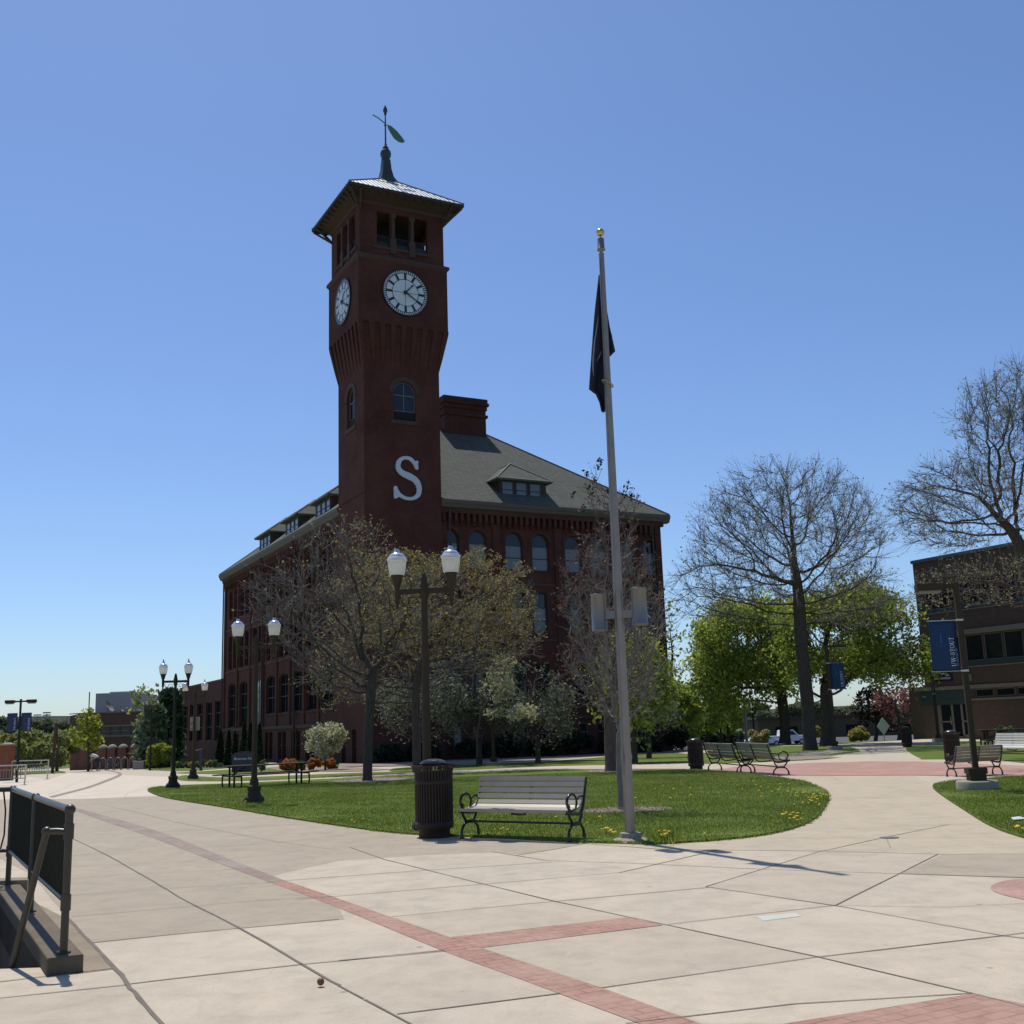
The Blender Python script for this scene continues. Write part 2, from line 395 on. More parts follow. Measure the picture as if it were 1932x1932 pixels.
def barkmat(name, a, bcol):
    m, nt, b = new_mat(name)
    f = noise(nt, coords(nt, 'Object', (6, 6, 1.2)), 3, 6, .7)
    L(nt, mixc(nt, ramp(nt, f, [(.35, 0.), (.65, 1.)]), a, bcol), b.inputs['Base Color'])
    b.inputs['Roughness'].default_value = .95; b.inputs['Specular IOR Level'].default_value = .15
    bump(nt, f, b, .8, .03); return m
MT['bark'] = barkmat('bark_grey', (.05, .042, .035), (.10, .085, .07))
MT['bark_l'] = barkmat('bark_light', (.17, .145, .125), (.30, .26, .225))
MT['twig'] = barkmat('twig_grey', (.13, .115, .10), (.27, .245, .215))
MT['bark_r'] = barkmat('bark_reddish', (.10, .065, .05), (.20, .14, .11))
def globemat():
    m, nt, b = new_mat('frosted_globe')
    b.inputs['Base Color'].default_value = (.86, .86, .80, 1); b.inputs['Roughness'].default_value = .35
    b.inputs['Specular IOR Level'].default_value = .4
    t = N(nt, 'ShaderNodeTexCoord').outputs['Object']
    wv = N(nt, 'ShaderNodeTexNoise'); wv.inputs['Scale'].default_value = 7; L(nt, t, wv.inputs['Vector'])
    col = mixc(nt, ramp(nt, wv.outputs['Fac'], [(.4, 0.), (.65, 1.)]), (.80, .80, .74), (.95, .95, .92)); L(nt, col, b.inputs['Base Color'])
    tr = N(nt, 'ShaderNodeBsdfTranslucent'); tr.inputs[0].default_value = (.98, .96, .88, 1)
    tp = N(nt, 'ShaderNodeBsdfTransparent'); tp.inputs[0].default_value = (.95, .95, .92, 1)
    m1 = N(nt, 'ShaderNodeMixShader'); m1.inputs[0].default_value = .8; L(nt, b.outputs[0], m1.inputs[1]); L(nt, tr.outputs[0], m1.inputs[2])
    m2 = N(nt, 'ShaderNodeMixShader'); m2.inputs[0].default_value = .12; L(nt, m1.outputs[0], m2.inputs[1]); L(nt, tp.outputs[0], m2.inputs[2])
    L(nt, m2.outputs[0], nt.nodes['Material Output'].inputs[0]); return m
MT['globe'] = globemat()
MT['globe_cap'] = simple('globe_cap', (.58, .62, .70), .22, .5, var=.05, coat=.5)
# ================================================================== THE GROUND
def fix_up(bm):
    for f in bm.faces:
        f.normal_update()
        if f.normal.z < 0: f.normal_flip()
def sheet(name, pts, mat, lift, kind='structure', px=True, skirt=0, hole=None):
    """a polygon draped on the terrain; pts on the photo grid (px) or in metres"""
    W = [gnd(*p)[:2] for p in pts] if px else [np.array(p[:2], float) for p in pts]
    bm = bmesh.new(); vs = [bm.verts.new((p[0], p[1], 0)) for p in W]
    if hole:
        hv = [bm.verts.new((p[0], p[1], 0)) for p in hole]
        es = [bm.edges.new((vs[i], vs[(i+1) % len(vs)])) for i in range(len(vs))] + [bm.edges.new((hv[i], hv[(i+1) % len(hv)])) for i in range(len(hv))]
        bmesh.ops.triangle_fill(bm, use_beauty=True, use_dissolve=False, edges=es)
    else: bm.faces.new(vs)
    ys = [p[1] for p in W]; xs = [p[0] for p in W]
    cuts = [(1, y) for y in (26, 35, 45, 55, 65, 75, 85, 95, 105, 110, 115, 120, 125, 130, 135, 140) if min(ys) < y < max(ys)]
    if max(ys) > 40: cuts += [(0, x) for x in (-20, 0, 5, 8, 11, 14, 18, 30) if min(xs) < x < max(xs)]
    for ax, v in cuts:
        no = (0, 1, 0) if ax == 1 else (1, 0, 0); co = (0, v, 0) if ax == 1 else (v, 0, 0)
        bmesh.ops.bisect_plane(bm, geom=bm.verts[:]+bm.edges[:]+bm.faces[:], plane_co=co, plane_no=no)
    bmesh.ops.triangulate(bm, faces=bm.faces[:])
    fix_up(bm)
    be = [e for e in bm.edges if e.is_boundary]
    for v in bm.verts: v.co.z = g(v.co.x, v.co.y) + lift
    if skirt:
        r = bmesh.ops.extrude_edge_only(bm, edges=be)
        for v in r['geom']:
            if isinstance(v, bmesh.types.BMVert): v.co.z -= skirt
    me = bpy.data.meshes.new(name); bm.to_mesh(me); bm.free(); me.materials.append(mat)
    o = bpy.data.objects.new(name, me); COL.objects.link(o)
    if kind: o['kind'] = kind
    return o
def smooth_line(pts, n=5, closed=False):
    out = []; m = len(pts)
    for i in range(m if closed else m-1):
        idx = [(i+k-1) % m for k in range(4)] if closed else [max(i-1, 0), i, i+1, min(i+2, m-1)]
        p0, p1, p2, p3 = [np.array(pts[k], float) for k in idx]
        for j in range(n):
            t = j/n; out.append(tuple(.5*((2*p1)+(-p0+p2)*t+(2*p0-5*p1+4*p2-p3)*t*t+(-p0+3*p1-3*p2+p3)*t**3)))
    if not closed: out.append(tuple(pts[-1]))
    return out

# stairwell in the near left corner: kerb line A-B in metres
KA = np.array([-3.293, 8.3]); KB = np.array([-5.5, 12.28]); KD = (KB-KA)/np.linalg.norm(KB-KA); KN = np.array([KD[1], -KD[0]])
h1 = KA-KN*.12-KD*.0; h2 = KB-KN*.12
h1 = h1 + KD*((8.45-h1[1])/KD[1])
HOLE = [tuple(h1), (-13, 8.45), (-13, 12.3), (h2[0]+KD[0]*((12.3-h2[1])/KD[1]), 12.3)]

def terrain():
    b = bmesh.new()
    ys = [-30, 0, 14, 26, 35, 45, 55, 65, 75, 85, 95, 105, 110, 115, 120, 125, 130, 135, 140, 180, 260, 500, 1200, 4500]
    xs = [-4500, -1200, -500, -200, -100, -60, -40, -20, 0, 5, 8, 11, 14, 18, 30, 45, 70, 120, 250, 600, 1500, 4500]
    vs = [[b.verts.new((x, y, g(x, y)-(.08 if y > 20 else .03))) for x in xs] for y in ys]
    for j in range(len(ys)-1):
        for i in range(len(xs)-1):
            q = [vs[j][i], vs[j][i+1], vs[j+1][i+1], vs[j+1][i]]
            if xs[i] == -20 and ys[j] == 0:
                hv = [b.verts.new((x, y, -.03)) for x, y in HOLE]
                es = []
                for k in range(4):
                    e = b.edges.get((q[k], q[(k+1) % 4])) or b.edges.new((q[k], q[(k+1) % 4])); es.append(e)
                    es.append(b.edges.new((hv[k], hv[(k+1) % 4])))
                bmesh.ops.triangle_fill(b, use_beauty=True, edges=es)
            else: b.faces.new(q)
    fix_up(b)
    me = bpy.data.meshes.new('ground'); b.to_mesh(me); b.free(); me.materials.append(MT['ground'])
    o = bpy.data.objects.new('ground', me); COL.objects.link(o); o['kind'] = 'structure'
terrain()

# ---- paving
far_edge = [(-60, 1453), (0, 1451), (95, 1449.5), (270, 1448.5), (340, 1445), (470, 1437), (560, 1447), (640, 1448), (800, 1445), (1000, 1437), (1214, 1421),
            (1300, 1417), (1389, 1411), (1480, 1406), (1560, 1405), (1650, 1400), (1700, 1397), (1740, 1394.5), (1840, 1393), (1932, 1392), (2050, 1391)]
pl = [tuple(gnd(*p)[:2]) for p in far_edge] + [(30, 30), (22, 6), (16, -6), (-16, -6), (-40, 14), (-60, 40)]
sheet('plaza_paving', pl, MT['conc'], 0, px=False, hole=HOLE)
old = [(-40, 1509), (150, 1508), (300, 1502.5), (400, 1519), (520, 1540), (640, 1559), (780, 1577), (900, 1583), (1010, 1589), (1100, 1592), (1050, 1602), (985, 1612), (927, 1607.5),
       (806, 1613), (640, 1624), (560, 1641), (505, 1655), (560, 1684), (640, 1713), (650, 1735), (440, 1753), (320, 1764), (176, 1780), (132, 1736)]
sheet('plaza_paving_old', [p for p in old] + [(100, 1700), (60, 1650), (-40, 1600)], MT['conc_old'], .001)
sheet('plaza_paving_bright', [(-60, 1456), (95, 1470), (130, 1458), (320, 1466), (330, 1480), (279, 1490), (300, 1502), (150, 1507.5), (-40, 1508.5)], MT['conc_bright'], .0015)
sheet('path_right', [(1100, 1591), (1250, 1594), (1400, 1583), (1490, 1567), (1540, 1544), (1563, 1510), (1510, 1475), (1480, 1463), (1720, 1463), (1765, 1480), (1772, 1500), (1820, 1532),
                     (1870, 1562), (1960, 1592), (1960, 1611), (1777, 1612), (1549, 1606), (1355, 1604), (1240, 1602)], MT['conc_path'], .0012)
sheet('path_stained_patch', [(1777, 1612.5), (1960, 1611), (1960, 1657), (1700, 1649)], MT['conc_old'], .002)
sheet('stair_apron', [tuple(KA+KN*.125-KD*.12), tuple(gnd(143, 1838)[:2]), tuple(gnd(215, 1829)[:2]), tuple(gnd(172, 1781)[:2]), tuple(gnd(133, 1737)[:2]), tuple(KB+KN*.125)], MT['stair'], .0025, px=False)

def strip(pts, wid, b, z=.0045, px=True, wob=.0):
    P = [gnd(*p) for p in pts] if px else [np.array(p, float) for p in pts]
    Q = []
    for i in range(len(P)-1):       # resample every half metre for a hand-made, draped line
        a, c = P[i], P[i+1]; n = max(1, int(np.linalg.norm(c-a)/.5))
        for j in range(n): Q.append(a+(c-a)*j/n)
    Q.append(P[-1]); rnd = random.Random(int(abs(P[0][0]*100)))
    vs = []
    for i, p in enumerate(Q):
        t = Q[min(i+1, len(Q)-1)][:2]-Q[max(i-1, 0)][:2]; t = t/np.linalg.norm(t); nn = np.array([-t[1], t[0]])
        o = (rnd.random()-.5)*wob; wdt = wid/2*(1+(rnd.random()-.5)*.5 if wob else 1)
        for s in (-1, 1):
            x, y = p[:2]+nn*(s*wdt+o); vs.append((x, y, g(x, y)+z))
    b.add(vs, [(2*i, 2*i+1, 2*i+3, 2*i+2) for i in range(len(Q)-1)])
cA = concrete('concrete_slab_light', (.50, .43, .333), (.55, .468, .355), (.41, .35, .272)); cB = concrete('concrete_slab_dull', (.455, .385, .295), (.50, .425, .32), (.37, .315, .245))
for i_, (m_, P_) in enumerate(((cA, [(246, 1857), (570, 1820), (520, 1792), (440, 1753), (176, 1780)]), (cB, [(893, 1788), (1251, 1747), (1543, 1806), (1131, 1865)]), (cA, [(1261, 1745), (1576, 1709), (1891, 1766), (1543, 1806)]),
                (cA, [(1131, 1865), (1543, 1806), (1834, 1875), (1482, 1931), (1330, 1932)]), (cB, [(739, 1730), (1047, 1701), (1188, 1731), (851, 1768)]), (cB, [(1332, 1673), (1549, 1606), (1770, 1612), (1576, 1709)]), (cA, [(907, 1669), (1168, 1647), (1332, 1674), (1047, 1701)]),
                (cB, [(640, 1860), (773, 1932), (749, 1914), (1057, 1875), (840, 1796)]), (cA, [(1034, 1627), (1240, 1603), (1355, 1604), (1168, 1647)]), (cB, [(-30, 1886), (238, 1859), (305, 1932), (340, 1975), (-30, 1985)]))):
    sheet('paving_slab', P_, m_, .0006+.0001*(i_ % 3))
jb = MB()
JT = [[(660, 1599), (726, 1622), (907, 1667), (1047, 1701), (1188, 1731), (1255, 1745), (1543, 1806), (1834, 1875), (1960, 1908)],
      [(500, 1665), (639, 1654), (806, 1642), (1041, 1627)], [(560, 1697), (639, 1691), (907, 1669), (1168, 1647), (1355, 1604)],
      [(739, 1730), (1047, 1701), (1335, 1675), (1332, 1673), (1549, 1606)], [(1261, 1745), (1419, 1726), (1576, 1709), (1770, 1612)],
      [(1131, 1865), (1543, 1806), (1891, 1766), (1960, 1757)], [(1335, 1674), (1576, 1709), (1891, 1766), (1960, 1774)], [(639, 1813), (840, 1793)],
      [(749, 1914), (1057, 1875)], [(639, 1860), (773, 1932), (850, 1975)], [(176, 1779), (320, 1764), (440, 1753), (640, 1735)],
      [(246, 1857), (320, 1848), (570, 1820), (840, 1795)], [(-30, 1888), (0, 1884), (238, 1859)], [(-30, 1856), (0, 1853), (143, 1836), (212, 1828)],
      [(1549, 1607), (1670, 1580), (1790, 1556)], [(974, 1614), (1050, 1602), (1121, 1589)], [(927, 1607), (1034, 1624), (1215, 1630), (1429, 1640), (1700, 1649), (1960, 1657)],
      [(1100, 1592), (1240, 1602), (1355, 1604), (1549, 1606), (1777, 1612), (1960, 1611)], [(300, 1502.5), (150, 1508), (-40, 1509)], [(1555, 1505), (1770, 1503)],
      [(1180, 1932), (1500, 1895), (1834, 1875)]]
FAINT = [[(133, 1658), (256, 1649), (319, 1647), (480, 1638)], [(133, 1614), (300, 1606), (520, 1590), (700, 1570)], [(300, 1571), (600, 1553)],
         [(135, 1730), (320, 1714), (470, 1701), (600, 1692)], [(133, 1690), (330, 1676), (540, 1664)], [(133, 1636), (420, 1622), (560, 1608)], [(1510, 1560), (1860, 1556)], [(1450, 1582), (1930, 1580)], [(200, 1532), (420, 1524)], [(195, 1520), (330, 1551), (520, 1588), (640, 1604)],
         [(300, 1480), (240, 1497), (235, 1506)], [(90, 1500), (150, 1475), (180, 1462)], [(1485, 1463), (1420, 1471)], [(1565, 1463), (1582, 1473)],
         [(1680, 1600), (1672, 1580)], [(1576, 1709), (1780, 1712), (1960, 1704)]]
for l in JT: strip(l, .014, jb, wob=.006)
for l in FAINT: strip(l, .008, jb, wob=.005)
strip(smooth_line([(96, 1560), (136, 1582), (202, 1614), (264, 1649), (319.5, 1681), (350, 1700), (450, 1750), (600, 1838), (640, 1860)], 3), .02, jb, wob=.01)
strip(smooth_line([(127, 1733), (174, 1783), (220, 1829), (241, 1857), (262, 1884), (305, 1932), (350, 1985)], 3), .03, jb, wob=.016)
jb.build('pavement_joints', MT['joint'])['kind'] = 'structure'

def band(name, top, bot, mat, z=.003): return sheet(name, top+bot[::-1], mat, z)
band('brick_band_worn', smooth_line([(127, 1517), (139, 1523), (296, 1568), (447, 1627), (530, 1659)], 4), smooth_line([(127, 1519), (139, 1529), (296, 1584), (447, 1642), (515, 1667)], 4), MT['pav_old'])
band('brick_band', smooth_line([(530, 1659), (639, 1696), (840, 1766), (1134, 1864), (1321, 1932), (1420, 1968)], 3), smooth_line([(515, 1667), (639, 1713), (840, 1796), (974, 1845), (1207, 1932), (1300, 1966)], 3), MT['pav'])
sheet('brick_band_cross', [(851, 1769), (1188, 1731), (1251, 1746), (905, 1789)], MT['pav'], .0036)
sheet('brick_band_corner', [(1482, 1932), (1834, 1876), (1990, 1906), (2000, 1980), (1430, 1975)], MT['pav'], .0036)
cc = np.array(gnd(1895, 1690)[:2]) + np.array([.95, .1])
sheet('brick_roundel', [(cc[0]+.95*cos(a*pi/18), cc[1]+.95*sin(a*pi/18)) for a in range(36)], MT['pav_far'], .0036, px=False)
band('brick_band_left', smooth_line([(93, 1503), (160, 1486), (196, 1473), (219, 1464), (223, 1460), (215, 1456.5), (182, 1450.5)], 3), smooth_line([(99, 1505), (166, 1487.5), (203, 1474.5), (226, 1465), (230, 1460), (220, 1455.6), (190, 1450.5)], 3), MT['pav_old'], .010)
sheet('brick_crossing', [(1345, 1452), (1412, 1445), (1530, 1440), (1640, 1437), (1735, 1437), (1900, 1444), (1960, 1447), (1960, 1466), (1725, 1463), (1600, 1463.5), (1478, 1463.5), (1440, 1459)], MT['pav_far'], .010)
sheet('cement_patch', [(1427, 1730), (1500, 1723), (1512, 1729), (1440, 1738)], MT['patch'], .003)
mh = gnd(1678, 1581); tag(MB().lathe([(.125, 0), (.125, .002), (.11, .003), (.01, .003)], 24).build('drain_cover', MT['iron'], loc=tuple(mh+np.array([0, 0, .006]))), 'round dark metal drain cover in the pale path', 'drain cover')
pb = gnd(605, 1862)
s = MB(); s.sphere((0, 0, .02), .024, 10); tag(s.build('seed_cone', MT['rust'], loc=tuple(pb+np.array([0, 0, .012]))), 'small brown seed cone lying on the paving', 'cone')

# ---- lawns
LAWN = {}
def lawn(name, pts, n=4, z=.03):
    q = smooth_line(pts, n, True); LAWN[name] = np.array([gnd(*p)[:2] for p in q])
    return sheet(name, q, MT['grass'], z, skirt=.06)
main = [(278, 1490), (330, 1483), (447, 1478.5), (640, 1469.5), (760, 1464.5), (870, 1459), (1044, 1453), (1180, 1452), (1290, 1452), (1345, 1455), (1440, 1464), (1510, 1475), (1556, 1492), (1562, 1510), (1541, 1543), (1490, 1566), (1400, 1582),
        (1250, 1593), (1180, 1592), (1100, 1590), (990, 1584), (870, 1579), (780, 1575), (700, 1567), (560, 1547), (447, 1528), (340, 1511), (300, 1502.5)]
lawn('lawn_main', main, 3)
lawn('lawn_right', [(1760, 1486), (1772, 1479), (1830, 1473), (1932, 1466), (2100, 1458), (2250, 1500), (2300, 1650), (2050, 1610), (1932, 1582), (1870, 1560), (1820, 1530), (1775, 1500)])
lawn('lawn_strip_far', [(268, 1451), (320, 1446), (375, 1441.5), (437, 1438.5), (500, 1437), (500, 1446), (437, 1449), (385, 1453), (332, 1455.3)], 3, .015)
lawn('lawn_strip_middle', [(328, 1458.5), (383, 1455.5), (437, 1452), (500, 1450.5), (560, 1454), (563, 1457), (503, 1459.5), (437, 1461), (385, 1460.5)], 3, .015)
lawn('lawn_strip_near', [(334, 1468), (350, 1463), (396, 1466.5), (460, 1467), (640, 1459.8), (760, 1455.5), (800, 1456), (735, 1460.5), (640, 1465.5), (500, 1472.5), (396, 1474.2), (345, 1473)], 3, .015)
lawn('lawn_centre', [(735, 1452), (800, 1446), (1000, 1438.5), (1211, 1423), (1300, 1419), (1312, 1424), (1305, 1438), (1236, 1441), (1044, 1445.5), (870, 1453.5), (760, 1457)], 3, .015)
lawn('lawn_tree', [(1300, 1424), (1389, 1412.5), (1479, 1408), (1584, 1407), (1619, 1415), (1621, 1423), (1611, 1427), (1545, 1433), (1465, 1437), (1330, 1441.5), (1305, 1438)], 3, .015)
lawn('lawn_corner', [(1708, 1410), (1760, 1405), (1858, 1399), (1990, 1394), (2080, 1420), (2050, 1446), (1932, 1440), (1870, 1433), (1757, 1433), (1734, 1431)], 3, .015)
def blob(name, cx, cy, rx, ry, mat, z, seed, kind='structure'):
    r = random.Random(seed); c = gnd(cx, cy)
    pts = []
    for i in range(22):
        a = 2*pi*i/22; k = 1+(r.random()-.5)*.3; pts.append((c[0]+rx*k*cos(a), c[1]+ry*k*sin(a)))
    return sheet(name, pts, mat, z, px=False)
RINGS = []
for a_ in ((700, 1474, 1.35, 2.0, 1), (1158, 1456, 1.1, 1.9, 2), (1178, 1533, .8, .5, 3)):
    blob('mulch_ring', a_[0], a_[1], a_[2], a_[3], MT['mulch'], .042, a_[4]); RINGS.append((*gnd(a_[0], a_[1])[:2], a_[2], a_[3]))
sheet('mulch_mound', smooth_line([(1447, 1436), (1470, 1425), (1530, 1418), (1590, 1420), (1612, 1427), (1545, 1433)], 3, True), MT['mulch'], .03)
sheet('planting_bed', [(500, 1449), (530, 1446), (640, 1447), (735, 1452), (700, 1455.5), (640, 1456.5), (540, 1456)], MT['mulch'], .02)
sheet('planting_bed', [(1865, 1394), (1990, 1391), (1990, 1394), (1870, 1397)], MT['mulch'], .022)
sheet('soil_strip', [(640, 1447), (800, 1444), (1000, 1437), (1214, 1421), (1290, 1417), (1290, 1411), (640, 1436)], MT['mulch'], .01)

# parking ground beyond, right
asph = simple('asphalt', (.075, .075, .075), .9, var=.15, sc=.8)
sheet('car_park', [(6, 118), (95, 118), (95, 190), (6, 190)], asph, .02, px=False)

WORN = []
for i_, (cx_, cy_, a_, b_) in enumerate(((1538, 1494, .75, 1.3), (1786, 1503, .6, 1.2), (1120, 1588, 1.0, .16), (560, 1545, 1.2, .25), (900, 1578, .7, .12), (1420, 1577, .9, .2), (330, 1500, .8, .5))):
    c_ = gnd(cx_, cy_); WORN.append((c_[0], c_[1], a_, b_))
# ---- grass blades and dandelions
def in_poly(P, poly):
    x, y = P[:, 0], P[:, 1]; r = np.zeros(len(P), bool); j = len(poly)-1
    for i in range(len(poly)):
        xi, yi = poly[i]; xj, yj = poly[j]
        c = ((yi > y) != (yj > y)) & (x < (xj-xi)*(y-yi)/(yj-yi+1e-12)+xi); r ^= c; j = i
    return r
def blades(name, poly, n, h, wd, seed, ylim=99):
    rg = np.random.default_rng(seed); lo = poly.min(0); hi = poly.max(0); hi[1] = min(hi[1], ylim)
    P = rg.uniform(lo, hi, (n, 2)); P = P[in_poly(P, poly)]
    for (rx_, ry_, ra_, rb_) in RINGS: P = P[((P[:, 0]-rx_)/ra_)**2+((P[:, 1]-ry_)/rb_)**2 > rg.uniform(.85, 1.1, len(P))]
    wn = WORN
    for (rx_, ry_, ra_, rb_) in wn: P = P[((P[:, 0]-rx_)/ra_)**2+((P[:, 1]-ry_)/rb_)**2 > rg.uniform(.0, 1.6, len(P))]
    # keep more of the near ones
    keep = rg.random(len(P)) < np.clip((20/np.maximum(P[:, 1], 16))**1.2, .15, 1); P = P[keep]; m = len(P)
    cl = .6+.8*(np.sin(P[:, 0]*2.1+np.sin(P[:, 1]*1.3)*2)*np.sin(P[:, 1]*1.7+P[:, 0]*.6)*.5+.5)
    z0 = np.array([g(a, b) for a, b in P])+.028 if P[:, 1].max() > 26 else np.full(m, .028)
    a = rg.uniform(0, 2*pi, m); hh = h*cl*rg.uniform(.5, 1.2, m)
    dx = np.cos(a)*wd/2; dy = np.sin(a)*wd/2; la = rg.uniform(0, 2*pi, m); ll = hh*rg.uniform(.1, .8, m)
    V = np.empty((m, 3, 3)); V[:, 0] = np.c_[P[:, 0]-dx, P[:, 1]-dy, z0]; V[:, 1] = np.c_[P[:, 0]+dx, P[:, 1]+dy, z0]
    V[:, 2] = np.c_[P[:, 0]+np.cos(la)*ll, P[:, 1]+np.sin(la)*ll, z0+hh]
    return tag(np_mesh(name, V.reshape(-1, 3), np.arange(3*m).reshape(-1, 3), MT['blade']), 'short green grass covering the '+name.replace('_', ' ').replace('grass of the ', ''), 'grass', kind='stuff')
o = blades('grass', LAWN['lawn_main'], 520000, .040, .012, 1, 42); o['label'] = 'short green grass on the large lawn behind the bench'
o = blades('grass', LAWN['lawn_right'], 190000, .040, .012, 2, 34); o['label'] = 'short green grass on the lawn round the banner lamp footing'

def edge_tufts(poly, n, seed):
    rg = random.Random(seed); b = MB(); m = len(poly)
    for i in range(n):
        k = rg.randrange(m); p = poly[k]; q = poly[(k+1) % m]; t = rg.random(); c = p+(q-p)*t
        if c[1] > 30: continue
        for j in range(7):
            a = rg.random()*6.28; h = rg.uniform(.02, .06); x = c[0]+rg.gauss(0, .03); y = c[1]+rg.gauss(0, .03)
            b.add([(x-.005, y, .0), (x+.005, y, .0), (x+cos(a)*h*.8, y+sin(a)*h*.8, h)], [(0, 1, 2)])
    return b
def chips(rings):
    rg = random.Random(11); b = MB()
    for (x0, y0, a_, b_) in rings:
        for i in range(1500):
            t = rg.random()*6.283; r = rg.random()**.45*1.12; x = x0+a_*r*cos(t); y = y0+b_*r*sin(t); z = g(x, y)+.045+rg.random()*.035*(1.1-min(r, 1.1)+.25); s = rg.uniform(.012, .035); q = rg.random()*6.283; e = rg.uniform(-.012, .02)
            b.add([(x-s*cos(q), y-s*sin(q), z), (x+s*.3*sin(q), y-s*.3*cos(q), z+e), (x+s*cos(q), y+s*sin(q), z+.004), (x-s*.3*sin(q), y+s*.3*cos(q), z+e*.5)], [(0, 1, 2, 3)])
    return b
tag(chips(RINGS).build('mulch_chips', simple('mulch_chip', (.36, .29, .23), .95, var=.4, sc=30)), 'loose pale wood chips round the lawn trees', 'mulch', kind='stuff')
rs = random.Random(21); sp = MB()
for i in range(260):
    x = rs.uniform(-7, 9); y = rs.uniform(4.5, 15.2)
    if x < -3 and y > 8: continue
    s = rs.uniform(.003, .009); a = rs.random()*6.28; z = .0055
    sp.add([(x-s*cos(a), y-s*sin(a), z), (x+s*.6*sin(a), y-s*.6*cos(a), z), (x+s*cos(a), y+s*sin(a), z+.002), (x-s*.6*sin(a), y+s*.6*cos(a), z)], [(0, 1, 2, 3)])
tag(sp.build('fallen_petals', MT['clock_face']), 'tiny pale petals and grit scattered over the near paving', 'petals', kind='stuff')
tag(edge_tufts(LAWN['lawn_main'], 900, 5).build('grass_edge', MT['blade']), 'ragged grass fringe creeping over the paving edge', 'grass', kind='stuff')

mdy = simple('dandelion_yellow', (.75, .52, .02), .7, var=.1); mdg = MT['blade']
def dandelion():
    t = thing('dandelion', 'yellow dandelion flower growing in the lawn grass', 'flower', group='dandelions dotted over the lawns')
    MB().tube([(0, 0, 0), (.004, 0, .05), (0, .003, .09)], .003, 4).build('stem', mdg, t)
    f = MB(); f.lathe([(.004, 0), (.026, .006), (.03, .012), (.02, .02), (.002, .023)], 9); f.build('flower_head', mdy, t, loc=(0, 0, .088))
    return t
d0 = dandelion(); rd = random.Random(4); first = True
DZ = [((1255, 1588), 34, 9, 6), ((1320, 1592), 6, 12, 6), ((1150, 1582), 12, 8, 6), ((948, 1578), 5, 12, 4), ((1495, 1552), 16, 26, 13), ((1530, 1516), 34, 26, 13), ((1440, 1499), 18, 50, 12), ((1270, 1505), 10, 100, 25), ((1920, 1578), 12, 14, 8),
      ((1100, 1540), 8, 160, 30), ((690, 1560), 8, 70, 8), ((450, 1518), 6, 50, 6)]
for (cx, cy), n, sx, sy in DZ:
    for i in range(n):
        p = gnd(cx+rd.gauss(0, sx*.6), cy+rd.gauss(0, sy*.6)); q = np.array([p[:2]])
        if not (in_poly(q, LAWN['lawn_main'])[0] or in_poly(q, LAWN['lawn_right'])[0]): continue
        p[2] = g(p[0], p[1])+.025; sc = rd.uniform(.6, 1.0)
        if first: d0.location = p; d0.scale = (sc,)*3; first = False
        else: dup(d0, tuple(p), rd.random()*6, scale=sc)
# taller weed clump at the foot of the flagpole
wb = MB()
for i in range(260):
    p = gnd(1256+rd.gauss(0, 15), 1589+rd.gauss(0, 2.5)); a = rd.random()*6.28; h = rd.uniform(.06, .2)
    wb.add([(p[0]-.007, p[1], .02), (p[0]+.009, p[1], .02), (p[0]+cos(a)*h*.6, p[1]+sin(a)*h*.6, h)], [(0, 1, 2)])
tag(wb.build('weed_clump', MT['blade']), 'taller leafy weeds with dandelions right of the flagpole base', 'weeds', kind='stuff')
# ================================================================== BUILDINGS
FA = radians(28)
dU = np.array([cos(FA), sin(FA), 0]); dV = np.array([-sin(FA), cos(FA), 0])
HC = at(689, 1200, 80.); HC[2] = 0                       # tower corner nearest the camera

def facade(b, axis, off, a0, a1, bands, depth=.32, sgn=1):
    """wall skin along `axis` ('u' = front at v=off, 'v' = side at u=off), facing away from the building,
    bands = [(z0, z1, [(a, b, zb, zt, arch)])]; every opening gets reveals; sgn: +1 recess towards +off"""
    def P(a, z, d=0): return (a, off+d*sgn, z) if axis == 'u' else (off+d*sgn, a, z)
    for z0, z1, ops in bands:
        ops = sorted(ops); cur = a0
        for (o0, o1, zb, zt, arch) in ops:
            if o0 > cur+1e-4: b.add([P(cur, z0), P(o0, z0), P(o0, z1), P(cur, z1)], [(0, 1, 2, 3)])
            if zb > z0: b.add([P(o0, z0), P(o1, z0), P(o1, zb), P(o0, zb)], [(0, 1, 2, 3)])
            pts = outline(o0, o1, zb, zt, arch)
            top = [p for p in pts[1:]]  # from (o1,zb)... up over to (o0,..)
            # area above the opening
            arc = pts[2:]               # right spring ... left spring (goes right to left)
            for (x0, y0), (x1, y1) in zip(arc[:-1], arc[1:]):
                b.add([P(x1, y1), P(x0, y0), P(x0, z1), P(x1, z1)], [(0, 1, 2, 3)])
            n = len(pts)
            for i in range(n):
                (x0, y0), (x1, y1) = pts[i], pts[(i+1) % n]
                b.add([P(x0, y0), P(x1, y1), P(x1, y1, depth), P(x0, y0, depth)], [(0, 1, 2, 3)])
            cur = o1
        if a1 > cur+1e-4: b.add([P(cur, z0), P(a1, z0), P(a1, z1), P(cur, z1)], [(0, 1, 2, 3)])
def outline(o0, o1, zb, zt, arch):
    """ccw from lower left: (o0,zb),(o1,zb),(o1,spring),...,(o0,spring)"""
    if arch == 0: return [(o0, zb), (o1, zb), (o1, zt), (o0, zt)]
    r = (o1-o0)/2; rise = r*arch; cx = (o0+o1)/2; sp = zt-rise; n = 10
    return [(o0, zb), (o1, zb)] + [(cx+r*cos(pi*i/n), sp+rise*sin(pi*i/n)) for i in range(n+1)]
